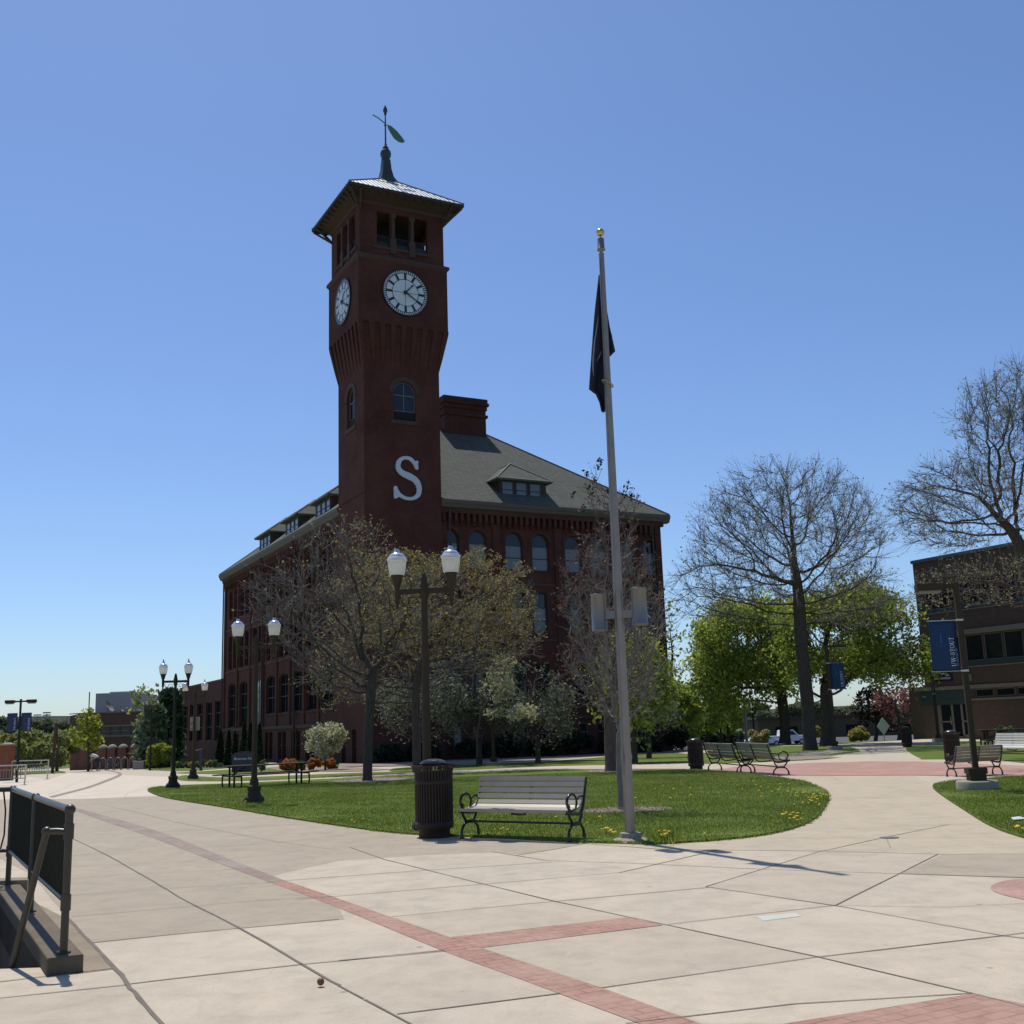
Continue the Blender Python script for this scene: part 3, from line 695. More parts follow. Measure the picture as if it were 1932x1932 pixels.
def window(root, axis, off, o, name='window', fm='wframe', gm='glass', rails=(.5,), mull=0, dep=.2, sgn=1, fw=.07, lower=None, split=.6):
    o0, o1, zb, zt, arch = o
    def P(a, z, d): return (a, off+d*sgn, z) if axis == 'u' else (off+d*sgn, a, z)
    pts = outline(o0, o1, zb, zt, arch); n = len(pts); cx = (o0+o1)/2; cz = (zb+zt)/2
    sx = 1-2*fw/(o1-o0); sz = 1-2*fw/(zt-zb)
    inn = [(cx+(x-cx)*sx, cz+(z-cz)*sz) for x, z in pts]
    b = MB()
    for i in range(n):
        j = (i+1) % n
        b.add([P(*pts[i], dep), P(*pts[j], dep), P(*inn[j], dep), P(*inn[i], dep)], [(0, 1, 2, 3)])
        b.add([P(*inn[i], dep), P(*inn[j], dep), P(*inn[j], dep+.05), P(*inn[i], dep+.05)], [(0, 1, 2, 3)])
    def rbox(a0, a1, z0, z1):
        v0 = P(a0, z0, dep-.01); v1 = P(a1, z1, dep+.045)
        b.box(v0[0], v1[0], v0[1], v1[1], z0, z1)
    for r in rails: rbox(o0+fw, o1-fw, zb+(zt-zb)*r-.035, zb+(zt-zb)*r+.035)
    for k in range(mull):
        x = o0+(o1-o0)*(k+1)/(mull+1); rbox(x-.03, x+.03, zb+fw, zt-fw*1.2 if arch == 0 else zt-fw*1.2)
    f = b.build(name, MT[fm], root)
    gb = MB()
    if lower:
        zs = zb+(zt-zb)*split
        gb2 = MB(); gb2.add([P(o0+fw*.5, zb+fw*.5, dep+.035), P(o1-fw*.5, zb+fw*.5, dep+.035), P(o1-fw*.5, zs, dep+.035), P(o0+fw*.5, zs, dep+.035)], [(0, 1, 2, 3)])
        gb2.build('pane', MT[lower], f)
        up = [(o0+fw*.5, zs), (o1-fw*.5, zs)] + [p for p in inn[2:]]
        gb.add([P(x, z, dep+.035) for x, z in up], [tuple(range(len(up)))])
    else:
        gb.add([P(x, z, dep+.035) for x, z in inn], [tuple(range(n))])
    gb.build('pane', MT[gm], f)
    return f

# ------------------------------------------------------------------ the hall with its clock tower
hall = thing('brick_hall', 'red brick hall with hipped grey roof and a tall square clock tower', 'hall', tuple(HC), FA)
ZB = -1.3; EZ = 18.3; U1 = 27.0; V1 = 45.0; UO = .5; VO = .6       # footprint: u .5..27, v .6..45
WT = 6.24; WD = 5.84
wall = MB()
# front (u axis)
pc = [8.3, 14.1, 19.5, 24.4]; r3 = []; r2 = []; r1 = []; r0 = []
for c in (8.35, 13.95, 19.4, 24.6):
    for s in (-1, 1):
        r3.append((c+s*1.2-.78, c+s*1.2+.78, 13.78, 16.76, 1)); r2.append((c+s*1.02-.62, c+s*1.02+.62, 8.85, 12.0, 0))
        r1.append((c+s*1.02-.6, c+s*1.02+.6, 3.55, 6.4, 0)); r0.append((c+s*.85-.42, c+s*.85+.42, .35, 1.75, 0))
facade(wall, 'u', VO, WT-.1, U1, [(ZB, 2.2, r0), (2.2, 8.0, r1), (8.0, 12.9, r2), (12.9, EZ+.3, r3)], .34)
# left side (v axis)
lc = [41.4, 36.7, 31.4, 26.6, 22.4, 18.2, 14.2, 10.2]; l3 = []; l2 = []; l1 = []; l0 = []
for c in lc:
    for s in (-1, 1):
        wd = .74 if c > 29 else .66; sp = 1.05 if c > 29 else .92
        l3.append((c+s*sp-wd, c+s*sp+wd, 13.78, 16.9, 1)); l2.append((c+s*sp-wd, c+s*sp+wd, 8.5, 12.0, 0))
    l1.append((c-1.52, c+1.52, 3.5 if c < 29 else 2.45, 7.0, .35))
for c in (39.5, 35.3, 31.2, 27.1, 22.8, 18.65, 14.5, 10.4):
    for s in (-1, 1): l0.append((c+s*.7-.56, c+s*.7+.56, -.58, 1.85, 0))
facade(wall, 'v', UO, WD-.1, V1, [(ZB, 2.2, l0), (2.2, 8.0, l1), (8.0, 12.9, l2), (12.9, EZ+.3, l3)], .34)
wall.add([(U1, VO, ZB), (U1, V1, ZB), (U1, V1, EZ), (U1, VO, EZ)], [(0, 1, 2, 3)])
wall.add([(U1, V1, ZB), (UO, V1, ZB), (UO, V1, EZ), (U1, V1, EZ)], [(0, 1, 2, 3)])
wall.build('wall', MT['brick'], hall)
# solid dark block behind the windows keeps the light out
core = MB(); core.box(UO+.36, U1-.2, VO+.36, V1-.2, ZB, EZ); core.build('inner_core', MT['dark'], hall)
WN = {}
for o in r3: WN[o] = window(hall, 'u', VO, o, fm='wframe', gm='glass', lower='glass_blind', rails=(.33, .66), split=.66)
for o in r2: WN[o] = window(hall, 'u', VO, o, fm='wframe', lower='glass_blind', rails=(.3, .62), split=.62)
for o in r1: WN[o] = window(hall, 'u', VO, o, fm='wframe', rails=(.5,))
for i, o in enumerate(r0): window(hall, 'u', VO, o, fm='wframe_l', gm='glass_blind' if i == 0 else 'glass', rails=(.5,))
for o in l3: WN[o] = window(hall, 'v', UO, o, rails=(.33, .66), gm='glass_dark')
for o in l2: WN[o] = window(hall, 'v', UO, o, rails=(.5,), gm='glass_dark')
for i, o in enumerate(l1): WN[o] = window(hall, 'v', UO, o, rails=(.42, .72), mull=1, gm='glass_blind' if i == 2 else 'glass_dark')
for o in l0: window(hall, 'v', UO, o, rails=(.5,), gm='glass_dark')
# courses, base, arch hoods
tr = MB()
for z, h, d in ((2.1, .28, .12), (12.55, .22, .07), (8.15, .2, .07)):
    tr.box(WT+.02, U1+d, VO-d, VO+.05, z, z+h); tr.box(UO-d, UO+.05, WD+.02, V1+d, z, z+h+.003)
tr.build('string_course', MT['sand_trim'], hall)
for o in r3+l3:
    hd = MB()
    ax = 'u' if o in r3 else 'v'; off = VO if o in r3 else UO
    cx = (o[0]+o[1])/2; r = (o[1]-o[0])/2; sp = o[3]-r
    pr = []
    for i in range(13):
        a = pi*i/12
        pr.append(((cx+(r+.05)*cos(a), sp+(r+.05)*sin(a)), (cx+(r+.30)*cos(a), sp+(r+.30)*sin(a))))
    for (i0, e0), (i1, e1) in zip(pr[:-1], pr[1:]):
        def Q(p, d): return (p[0], off-d, p[1]) if ax == 'u' else (off-d, p[0], p[1])
        hd.add([Q(i0, .05), Q(i1, .05), Q(e1, .05), Q(e0, .05), Q(i0, 0), Q(i1, 0), Q(e1, 0), Q(e0, 0)], [(0, 1, 2, 3), (3, 2, 6, 7), (0, 4, 5, 1)])
    hd.build('arch_hood', MT['stone_red'], WN[o])
for o in r2+r1+l2+l1:
    ax = 'u' if (o in r2 or o in r1) else 'v'; off = VO if ax == 'u' else UO
    hd = MB()
    if ax == 'u': hd.box(o[0]-.15, o[1]+.15, off-.09, off+.02, o[2]-.18, o[2])
    else: hd.box(off-.09, off+.02, o[0]-.15, o[1]+.15, o[2]-.18, o[2])
    hd.build('sill', MT['stone_red'], WN[o])
# corner and bay pilasters
for c in (WT+.35, 11.15, 16.7, 22.0, U1-.4):
    pil = MB(); pil.box(c-.3, c+.3, VO-.14, VO+.02, 2.4, 17.3); pil.build('pilaster', MT['brick'], hall)
for c in (V1-.4, 39.05, 34.05, 29.0, 24.5, 20.3, 16.2, 12.2, WD+.9):
    pil = MB(); pil.box(UO-.14, UO+.02, c-.28, c+.28, 2.4, 17.3); pil.build('pilaster', MT['brick'], hall)
# corbel table and cornice
cb = MB()
n = int((U1-WT)/.52)
for i in range(n): x = WT+.2+i*.52; cb.box(x, x+.24, VO-.34, VO+.01, 17.35, 18.3); cb.box(x+.05, x+.19, VO-.2, VO+.01, 17.05, 17.35)
n = int((V1-WD)/.52)
for i in range(n): x = WD+.2+i*.52; cb.box(UO-.34, UO+.01, x, x+.24, 17.35, 18.3); cb.box(UO-.2, UO+.01, x+.05, x+.19, 17.05, 17.35)
cb.box(WT+.03, U1+.1, VO-.36, VO, 18.0, 18.32); cb.box(UO-.36, UO, WD+.03, V1+.1, 18.0, 18.325)
cb.build('corbel_table', MT['brick'], hall)
OV = .65
co = MB()
def cprof(a0, a1, axis, off):
    P = [(.30, 18.33), (.48, 18.42), (.55, 18.62), (.62, 18.72), (.66, 18.98), (.40, 19.06), (-.1, 19.06), (-.1, 18.33)]
    vs = []
    for a in (a0, a1):
        for d, z in P: vs.append((a, off-d, z) if axis == 'u' else (off-d, a, z))
    n = len(P); co.add(vs, [(i, (i+1) % n, n+(i+1) % n, n+i) for i in range(n)] + [tuple(range(n)), tuple(range(n, 2*n))])
cprof(WT+.01, U1+.66, 'u', VO); cprof(WD+.01, V1+.66, 'v', UO)
co.build('cornice', MT['cornice'], hall)
# hipped roof
e0u, e1u, e0v, e1v = UO-.55, U1+.6, VO-.55, V1+.6; rz = 19.03; sl = .77; hw = (e1u-e0u)/2
rb = MB(); zr = rz+sl*hw; A = (e0u, e0v, rz); B = (e1u, e0v, rz); Cc = (e1u, e1v, rz); D = (e0u, e1v, rz)
R1 = (e0u+hw, e0v+hw, zr); R2 = (e0u+hw, e1v-hw, zr)
rb.add([A, B, Cc, D, R1, R2], [(0, 1, 4), (1, 2, 5, 4), (2, 3, 5), (3, 0, 4, 5)]); roof = rb.build('roof', MT['slate'], hall)
rc = MB(); rc.tube([B, R1], .09, 6); rc.tube([R1, R2], .09, 6); rc.tube([D, R2], .09, 6); rc.build('ridge_cap', MT['slate'], roof)
# chimney
ch = MB(); ch.box(11.75, 15.85, 11.1, 13.2, 25.5, 30.2); ch.box(11.6, 16.0, 10.95, 13.35, 29.3, 29.55); ch.box(11.65, 15.95, 11.0, 13.3, 30.0, 30.4); ch.box(11.5, 16.1, 10.85, 13.45, 30.4, 30.65); ch.box(11.6, 16.0, 10.95, 13.35, 30.65, 31.05)
ch.build('chimney', MT['brick'], roof)
# dormers
def dormer(axis, c, off):
    def P(a, d, z): return (a, off+d, z) if axis == 'u' else (off+d, a, z)
    hwd = 2.15; zt = 21.3; d0 = .85
    b = MB(); m = (zt+.1-rz)/sl+1
    b.add([P(c-hwd, d0, 19.6), P(c+hwd, d0, 19.6), P(c+hwd, d0, zt), P(c-hwd, d0, zt), P(c-hwd, m, zt), P(c+hwd, m, zt), P(c-hwd, m, 19.6), P(c+hwd, m, 19.6)],
          [(0, 1, 2, 3), (0, 3, 4, 6), (1, 7, 5, 2)])
    d = b.build('dormer', MT['wood_dark'], hall)
    r = MB(); ov = .42; e = hwd+ov; zz = zt+.02; za = zz+e*.72; back = (za-rz)/sl+1.2
    vs = [P(c-e, d0-ov, zz), P(c+e, d0-ov, zz), P(c+e, back, zz), P(c-e, back, zz), P(c, d0-ov+e, za), P(c, back, za)]
    vs += [(v[0], v[1], v[2]-.14) for v in vs[:4]]
    r.add(vs, [(0, 1, 4), (1, 2, 5, 4), (3, 0, 4, 5), (0, 6, 7, 1), (1, 7, 8, 2), (3, 9, 6, 0), (6, 9, 8, 7)])
    r.build('dormer_roof', MT['slate'], d)
    rdg = MB()
    for s_ in (-1, 1): rdg.tube([P(c+s_*e, d0-ov, zz+.02), P(c, d0-ov+e, za+.04)], .06, 5)
    rdg.tube([P(c, d0-ov+e, za+.04), P(c, back-.4, za+.04)], .06, 5); rdg.tube([P(c-e, d0-ov, zz), P(c+e, d0-ov, zz)], .05, 5); rdg.build('dormer_ridge', MT['cap'], d)
    wb = MB(); gb = MB()
    for k in range(3):
        x0 = c-1.9+k*1.27; x1 = x0+.9
        v0 = P(x0-.09, d0-.06, 0); v1 = P(x1+.09, d0+.02, 0)
        for (a0, a1, z0, z1) in ((x0-.09, x0, 19.7, 21.15), (x1, x1+.09, 19.7, 21.15), (x0, x1, 19.7, 19.8), (x0, x1, 21.05, 21.15), (x0, x1, 20.4, 20.47)):
            p = P(a0, d0-.06, z0); q = P(a1, d0+.02, z1); wb.box(p[0], q[0], p[1], q[1], z0, z1)
        gb.add([P(x0, d0-.03, 19.8), P(x1, d0-.03, 19.8), P(x1, d0-.03, 21.05), P(x0, d0-.03, 21.05)], [(0, 1, 2, 3)])
    wb.build('dormer_window_frame', MT['wframe'], d); gb.build('dormer_pane', MT['glass_blind'], d)
dormer('u', 14.2, VO)
for c in (32.2, 22.9, 13.8): dormer('v', c, UO)
# rain pipes
def pipe(pts):
    MB().tube(pts, .075, 8).build('rain_pipe', MT['wframe'], hall)
pipe([(7.0, VO-.5, 18.4), (7.05, VO-.22, 17.4), (7.05, VO-.22, ZB)]); pipe([(26.0, VO-.4, 18.3), (26.0, VO-.22, 17.6), (26.0, VO-.22, ZB)])
pipe([(UO-.5, 29.0, 18.4), (UO-.24, 29.0, 17.4), (UO-.24, 29.0, 2.6), (UO-.34, 28.8, 1.9), (UO-.34, 28.8, ZB)])
pipe([(UO-.5, 18.5, 18.4), (UO-.24, 18.5, 17.4), (UO-.24, 18.5, ZB)])
pipe([(UO-.24, V1-.1, 18.2), (UO-.24, V1-.1, ZB)])

# ---- tower
def ring(b, z0, z1, o0, o1=None, u0=0, u1=WT, v0=0, v1=WD):
    o1 = o0 if o1 is None else o1
    a = [(u0-o0, v0-o0, z0), (u1+o0, v0-o0, z0), (u1+o0, v1+o0, z0), (u0-o0, v1+o0, z0), (u0-o1, v0-o1, z1), (u1+o1, v0-o1, z1), (u1+o1, v1+o1, z1), (u0-o1, v1+o1, z1)]
    b.add(a, [(0, 1, 5, 4), (1, 2, 6, 5), (2, 3, 7, 6), (3, 0, 4, 7), (4, 5, 6, 7), (0, 3, 2, 1)])
tw = MB()
fw_ = [(2.4, 4.22, 24.85, 27.95, 1)]; lw_ = [(2.0, 3.75, 24.7, 27.9, 1)]
facade(tw, 'u', 0, 0, WT, [(ZB, 24.2, []), (24.2, 29.0, fw_)], .4)
facade(tw, 'v', 0, 0, WD, [(ZB, 2.2, [(2.0, 2.9, -.6, 1.8, 0), (4.3, 5.2, -.6, 1.8, 0)]), (2.2, 24.2, []), (24.2, 29.0, lw_)], .4)
tw.add([(WT, 0, ZB), (WT, WD, ZB), (WT, WD, 29), (WT, 0, 29)], [(0, 1, 2, 3)]); tw.add([(WT, WD, ZB), (0, WD, ZB), (0, WD, 29), (WT, WD, 29)], [(0, 1, 2, 3)])
CO = .6
ring(tw, 32.3, 37.4, CO)
ring(tw, 29.0, 32.32, .0, CO-.14)       # recessed skin behind the corbel ribs
tower = tw.build('clock_tower', MT['brick'], hall)
window(hall, 'v', 0, (2.0, 2.9, -.6, 1.8, 0)); window(hall, 'v', 0, (4.3, 5.2, -.6, 1.8, 0))
for ax, o in (('u', fw_[0]), ('v', lw_[0])):
    window(tower, ax, 0, (o[0], o[1], o[2]+.75, o[3], 1), fm='wframe_l', rails=(.55,), mull=1, name='window')
    b = MB()
    def Q(a, d, z, ax=ax): return (a, d, z) if ax == 'u' else (d, a, z)
    p = Q(o[0], .15, o[2]); q = Q(o[1], .3, o[2]+.75); b.box(p[0], q[0], p[1], q[1], o[2], o[2]+.75)
    b.build('window_panel', MT['dark'], tower)
    b = MB(); p = Q(o[0]-.25, -.1, 0); q = Q(o[1]+.25, .02, 0); b.box(p[0], q[0], p[1], q[1], o[2]-.3, o[2])
    cx = (o[0]+o[1])/2; r = (o[1]-o[0])/2; sp = o[3]-r
    for i in range(12):
        a0 = pi*i/12; a1 = pi*(i+1)/12
        pts = [Q(cx+k*cos(a), -.06, sp+k*sin(a)) for k, a in ((r+.04, a0), (r+.4, a0), (r+.4, a1), (r+.04, a1))]
        b.add(pts+[tuple(Q(*(0, 0, 0)))]*0, [(0, 1, 2, 3)])
        pe = [Q(cx+(r+.4)*cos(a), d, sp+(r+.4)*sin(a)) for a, d in ((a0, -.06), (a1, -.06), (a1, 0), (a0, 0))]; b.add(pe, [(0, 1, 2, 3)])
        pe = [Q(cx+(r+.04)*cos(a), d, sp+(r+.04)*sin(a)) for a, d in ((a0, -.06), (a1, -.06), (a1, 0), (a0, 0))]; b.add(pe, [(0, 1, 2, 3)])
    b.build('window_surround', MT['sand_trim'], tower)
# corbel ribs of the flare
rbm = MB()
def rib(axis, a, w0, side, lim):
    # tapering rib: flush at z 29, projecting CO at 32.9, with a rounded link at the top
    zs = [28.9, 30.0, 31.1, 31.9, 32.3]; out = [.01, .01+.6*.36, .6*.70, .6*.93, .6]
    vs = []
    for z, o in zip(zs, out):
        sp = 1+ (2*o/lim)          # the ribs fan out with the widening tower
        ac = lim/2+(a-lim/2)*sp; hw_ = w0/2*(.55+.75*(z-28.9)/3.4)
        for dx in (-hw_, hw_):
            for dd in (-o, .05-max(o-.16, 0)):
                p = (ac+dx, dd, z) if axis == 'u' else (dd, ac+dx, z); vs.append(p)
    fs = []
    for i in range(len(zs)-1):
        k = 4*i; fs += [(k, k+2, k+6, k+4), (k, k+4, k+5, k+1), (k+2, k+3, k+7, k+6)]
    fs += [(16, 18, 19, 17), (0, 1, 3, 2)]
    rbm.add(vs, fs)
for i in range(9):
    rib('u', WT*i/8*.955+WT*.0225, .34, 1, WT); rib('v', WD*i/8*.955+WD*.0225, .32, 1, WD)
# little arches closing the flutes at the top
for ax, lim in (('u', WT), ('v', WD)):
    for i in range(8):
        a = (lim*(i+.5)/8*.955+lim*.0225); s_ = 1+2*.6/lim; ac = lim/2+(a-lim/2)*s_; hwid = lim/16*s_
        for k in range(8):
            t0 = pi*k/8; t1 = pi*(k+1)/8; R = hwid*.72; zc = 32.3-.28
            pts = [(ac+R*cos(t0), zc+R*sin(t0)*.7), (ac+R*cos(t1), zc+R*sin(t1)*.7)]
            q = [(pts[0][0], pts[0][1]), (pts[1][0], pts[1][1]), (pts[1][0], 32.35), (pts[0][0], 32.35)]
            d = -.592
            rbm.add([(x, d, z) if ax == 'u' else (d, x, z) for x, z in q], [(0, 1, 2, 3)])
rbm.build('corbel_rib', MT['brick'], tower)
# mouldings
mo = MB()
ring(mo, 37.3, 37.5, CO+.02, CO+.16); ring(mo, 37.5, 37.68, CO+.16); ring(mo, 37.68, 37.88, CO+.16, .45)
ring(mo, 41.95, 42.2, .47, .55)
mo.build('moulding', MT['sand_trim'], tower)
BO = .42
# belfry
bl = MB()
bf = [(1.0, 2.18), (2.49, 3.78), (4.10, 5.27)]; bz0, bz1 = 38.65, 41.5
bfl = [(.6, 1.75), (2.03, 3.33), (3.62, 4.95)]
for ax, off, lim, ops, sgn in (('u', -BO, WT, bf, 1), ('v', -BO, WD, bfl, 1), ('u', WD+BO, WT, bf, -1), ('v', WT+BO, WD, bfl, -1)):
    facade(bl, ax, off, -BO, lim+BO, [(37.85, bz0, []), (bz0, bz1, [(a, b_, bz0, bz1, 0) for a, b_ in ops]), (bz1, 43.0, [])], .4, sgn)
bl.build('belfry', MT['brick'], tower)
bi = MB(); bi.box(.5, WT-.5, .5, WD-.5, 37.8, 38.65); bi.box(1.6, WT-1.6, 1.6, WD-1.6, 38.65, 41.3); bi.box(-BO+.4, WT+BO-.4, -BO+.4, WD+BO-.4, 42.0, 42.2)
bi.build('bell_chamber', MT['dark'], tower)
cl = MB()
for ax, off, ops, lim in (('u', -BO, bf, WT), ('v', -BO, bfl, WD)):
    lv = MB()
    for a, b_ in ops:
        p = (a, off+.18, 38.65) if ax == 'u' else (off+.18, a, 38.65); q = (b_, off+.26, 39.1) if ax == 'u' else (off+.26, b_, 39.1)
        lv.box(p[0], q[0], p[1], q[1], 38.65, 39.05)
        for k in range(9):
            x = a+(b_-a)*(k+.5)/9; p = (x-.02, off+.2) if ax == 'u' else (off+.2, x-.02); lv.box(p[0], p[0]+.04, p[1], p[1]+.04, 39.05, 39.55)
        if ax == 'u': lv.box(a, b_, off+.2, off+.24, 39.55, 39.6)
        else: lv.box(off+.2, off+.24, a, b_, 39.55, 39.6)
    lv.build('balustrade', MT['louvre'], tower)
    for (a, b_), (c, d_) in zip(ops[:-1], ops[1:]):
        m = (b_+c)/2
        for z0, z1, r in ((38.1, 39.4, .25), (39.4, 41.15, .13), (41.15, 41.51, .24)):
            if ax == 'u': cl.box(m-r, m+r, off-.12, off+.1, z0, z1)
            else: cl.box(off-.12, off+.1, m-r, m+r, z0, z1)
for ax, off, ops in (('u', -BO, bf), ('v', -BO, bfl)):
    a, b_ = ops[0][0]-.3, ops[-1][1]+.3
    if ax == 'u': cl.box(a, b_, off-.08, off+.02, 38.4, 38.63)
    else: cl.box(off-.08, off+.02, a, b_, 38.4, 38.63)
cl.build('belfry_column', MT['sand_trim'], tower)
# tower roof
RO_ = 1.72; tz = 42.85; ta = 46.3; cu, cv = WT/2, WD/2
tr_ = MB(); eu0, eu1, ev0, ev1 = -RO_, WT+RO_, -RO_, WD+RO_
K = [(eu0, ev0, tz), (eu1, ev0, tz), (eu1, ev1, tz), (eu0, ev1, tz)]; AP = (cu, cv, ta)
tr_.add(K+[AP], [(0, 1, 4), (1, 2, 4), (2, 3, 4), (3, 0, 4)])
troof = tr_.build('tower_roof', MT['metal_roof'], tower)
se = MB()
for i in range(1, 24):
    f_ = i/24
    for (p, q) in ((0, 1), (1, 2), (2, 3), (3, 0)):
        P0 = Vector(K[p]).lerp(Vector(K[q]), f_)
        # seam rises straight up the slope until it meets a hip
        m = Vector(K[p]).lerp(Vector(K[q]), .5); t = 1-abs(2*f_-1)
        top = P0 + (Vector(AP)-m)*t
        se.bar(P0+Vector((0, 0, .02)), top+Vector((0, 0, .02)), .035, .05)
for k in K: se.bar(Vector(k)+Vector((0, 0, .04)), Vector(AP)+Vector((0, 0, .04)), .09, .08)
se.build('roof_seam', MT['seam'], tower)
ev = MB(); ring(ev, tz-.22, tz-.015, RO_, RO_); ring(ev, 42.2, tz-.2, .5, RO_-.12)
ev.build('eave', MT['wood_dark'], tower)
rf = MB()
for i in range(13):
    x = eu0+.3+(eu1-eu0-.6)*i/12; rf.box(x-.06, x+.06, ev0+.08, -.45, tz-.40, tz-.2)
    y = ev0+.3+(ev1-ev0-.6)*i/12; rf.box(eu0+.08, -.45, y-.06, y+.06, tz-.40, tz-.2)
rf.build('rafter_end', MT['wood_dark'], tower)
for (x, y, sx, sy) in ((-BO, -BO, -1, -1), (WT+BO, -BO, 1, -1), (-BO, WD+BO, -1, 1)):
    bk = MB()
    for k, (ax_, ay_) in enumerate(((1, 1), (1, .25), (.25, 1))):
        bk.bar((x-sx*.05, y-sy*.05, 41.3), (x+sx*1.15*ax_, y+sy*1.15*ay_, tz-.3), .16, .16)
    bk.build('eave_bracket', MT['wood_dark'], tower)
# finial and vane
fi = MB()
def sq(h0, z0, h1, z1): fi.add([(cu+sx*h0, cv+sy*h0, z0) for sx, sy in ((-1, -1), (1, -1), (1, 1), (-1, 1))]+[(cu+sx*h1, cv+sy*h1, z1) for sx, sy in ((-1, -1), (1, -1), (1, 1), (-1, 1))], [(0, 1, 5, 4), (1, 2, 6, 5), (2, 3, 7, 6), (3, 0, 4, 7), (4, 5, 6, 7)])
for (a, b_), (c, d_) in zip([(2.0, 44.85), (1.3, 45.3), (.8, 45.75), (.5, 46.35), (.36, 47.1)], [(1.3, 45.3), (.8, 45.75), (.5, 46.35), (.36, 47.1), (.3, 47.9)]): sq(a, b_, c, d_)
fi.lathe([(.3, 47.85), (.4, 47.95), (.28, 48.05), (.42, 48.25), (.46, 48.5), (.4, 48.75), (.22, 48.95), (.26, 49.05), (.12, 49.2), (.1, 49.4), (.07, 49.45), (.06, 51.0), (.12, 51.1), (.06, 51.2), (.05, 52.0), (.12, 52.1), (.1, 52.2), (.18, 52.35), (.19, 52.5), (.1, 52.75), (.02, 52.95)], 14, (cu, cv))
fi.build('finial', MT['copper'], tower)
vn = MB()
va = radians(-18)   # vane direction in the hall frame
def W3(l, z, t=0): return (cu+l*cos(va)-t*sin(va), cv+l*sin(va)+t*cos(va), z)
vn.tube([W3(-1.05, 52.0), W3(-.6, 51.75), W3(0, 51.25)], .05, 6)
prof = [(.15, 51.2), (.5, 51.05), (1.0, 50.6), (1.45, 50.0), (1.6, 49.75), (1.45, 49.6), (1.1, 49.65), (.7, 49.95), (.4, 50.45), (.2, 50.9)]
vs = [W3(l, z, -.02) for l, z in prof]+[W3(l, z, .02) for l, z in prof]; n = len(prof)
vn.add(vs, [tuple(range(n)), tuple(range(n, 2*n))[::-1]]+[(i, (i+1) % n, n+(i+1) % n, n+i) for i in range(n)])
vn.build('weathervane', MT['vane'], tower)
# clocks
def clock(axis, c, zc, R, off):
    def P(x, y, d): return (c+x, off-d, zc+y) if axis == 'u' else (off-d, c-x, zc+y)
    def disc(b, r0, r1, d, n=60):
        for i in range(n):
            a0, a1 = 2*pi*i/n, 2*pi*(i+1)/n
            b.add([P(r*cos(a), r*sin(a), d) for r, a in ((r0, a0), (r1, a0), (r1, a1), (r0, a1))], [(0, 1, 2, 3)])
    f = MB(); f.add([P(R*cos(2*pi*i/60), R*sin(2*pi*i/60), .10) for i in range(60)]+[P(R*cos(2*pi*i/60), R*sin(2*pi*i/60), 0) for i in range(60)], [tuple(range(60))]+[(i, (i+1) % 60, 60+(i+1) % 60, 60+i) for i in range(60)])
    face = f.build('clock_face', MT['clock_face'], tower)
    m = MB(); disc(m, R*.975, R*1.02, .13); disc(m, R*.85, R*.875, .115); disc(m, R*.575, R*.60, .115)
    # rim edge
    for i in range(60):
        a0, a1 = 2*pi*i/60, 2*pi*(i+1)/60; m.add([P(R*1.02*cos(a), R*1.02*sin(a), d) for a, d in ((a0, .13), (a1, .13), (a1, 0), (a0, 0))], [(0, 1, 2, 3)])
    def radial(a, r0, r1, wd, d):
        ux, uy = sin(a), cos(a); nx, ny = uy, -ux
        m.add([P(ux*r+nx*s*wd/2, uy*r+ny*s*wd/2, d) for r, s in ((r0, -1), (r0, 1), (r1, 1), (r1, -1))], [(0, 1, 2, 3)])
    for i in range(12): radial(2*pi*i/12, R*.60, R*.86, R*.105, .115)
    for i in range(60): radial(2*pi*(i+.5)/60, R*.87, R*.98, R*.04, .116)
    for i in range(4): radial(2*pi*i/4, 0, R*.6, R*.018, .114)
    m.build('clock_marks', MT['black'], tower)
    hnd = MB()
    def hand(a, L_, w0, w1, d):
        ux, uy = sin(a), cos(a); nx, ny = uy, -ux
        prof = [(-.12*R, w0*.6), (0, w0), (L_*.8, w1), (L_*.86, w1*2.2), (L_, .005)]
        vs = []
        for dd in (d, d+.03):
            vs += [P(ux*r+nx*wd, uy*r+ny*wd, dd) for r, wd in prof]+[P(ux*r-nx*wd, uy*r-ny*wd, dd) for r, wd in prof[::-1]]
        n = 10; hnd.add(vs, [tuple(range(n)), tuple(range(n, 2*n))]+[(i, (i+1) % n, n+(i+1) % n, n+i) for i in range(n)])
    hand(radians(1*30+20*.5+2), R*.52, .055, .04, .15); hand(radians(20*6+2), R*.88, .055, .035, .19)
    hnd.tube([P(0, 0, .1), P(0, 0, .24)], .13, 12); hnd.build('clock_hands', MT['black'], tower)
clock('u', 3.21, 34.96, 1.86, -CO); clock('v', 2.78, 34.88, 1.8, -CO)
# the big letter
SO = [(1000, 378), (1075, 345), (1108, 395), (1095, 470), (1108, 640), (1090, 675), (1050, 682), (1000, 660), (940, 515), (860, 420), (780, 355), (690, 338), (600, 355), (510, 425), (465, 540), (470, 650), (520, 715), (620, 775), (800, 830), (940, 900), (1060, 985), (1150, 1090),
      (1200, 1230), (1215, 1380), (1195, 1540), (1140, 1660), (1040, 1745), (900, 1805), (770, 1822), (640, 1810), (520, 1770), (420, 1722), (370, 1735), (320, 1785), (255, 1785), (228, 1740), (230, 1560), (222, 1390), (250, 1345), (300, 1335), (345, 1370), (380, 1470), (450, 1580), (560, 1655), (680, 1700), (790, 1708), (900, 1680), (990, 1610), (1040, 1510), (1050, 1400), (1020, 1280), (940, 1165), (860, 1105),
      (700, 1050), (560, 985), (440, 905), (350, 800), (305, 680), (305, 550), (340, 420), (420, 320), (540, 245), (680, 220), (800, 230), (900, 280)]
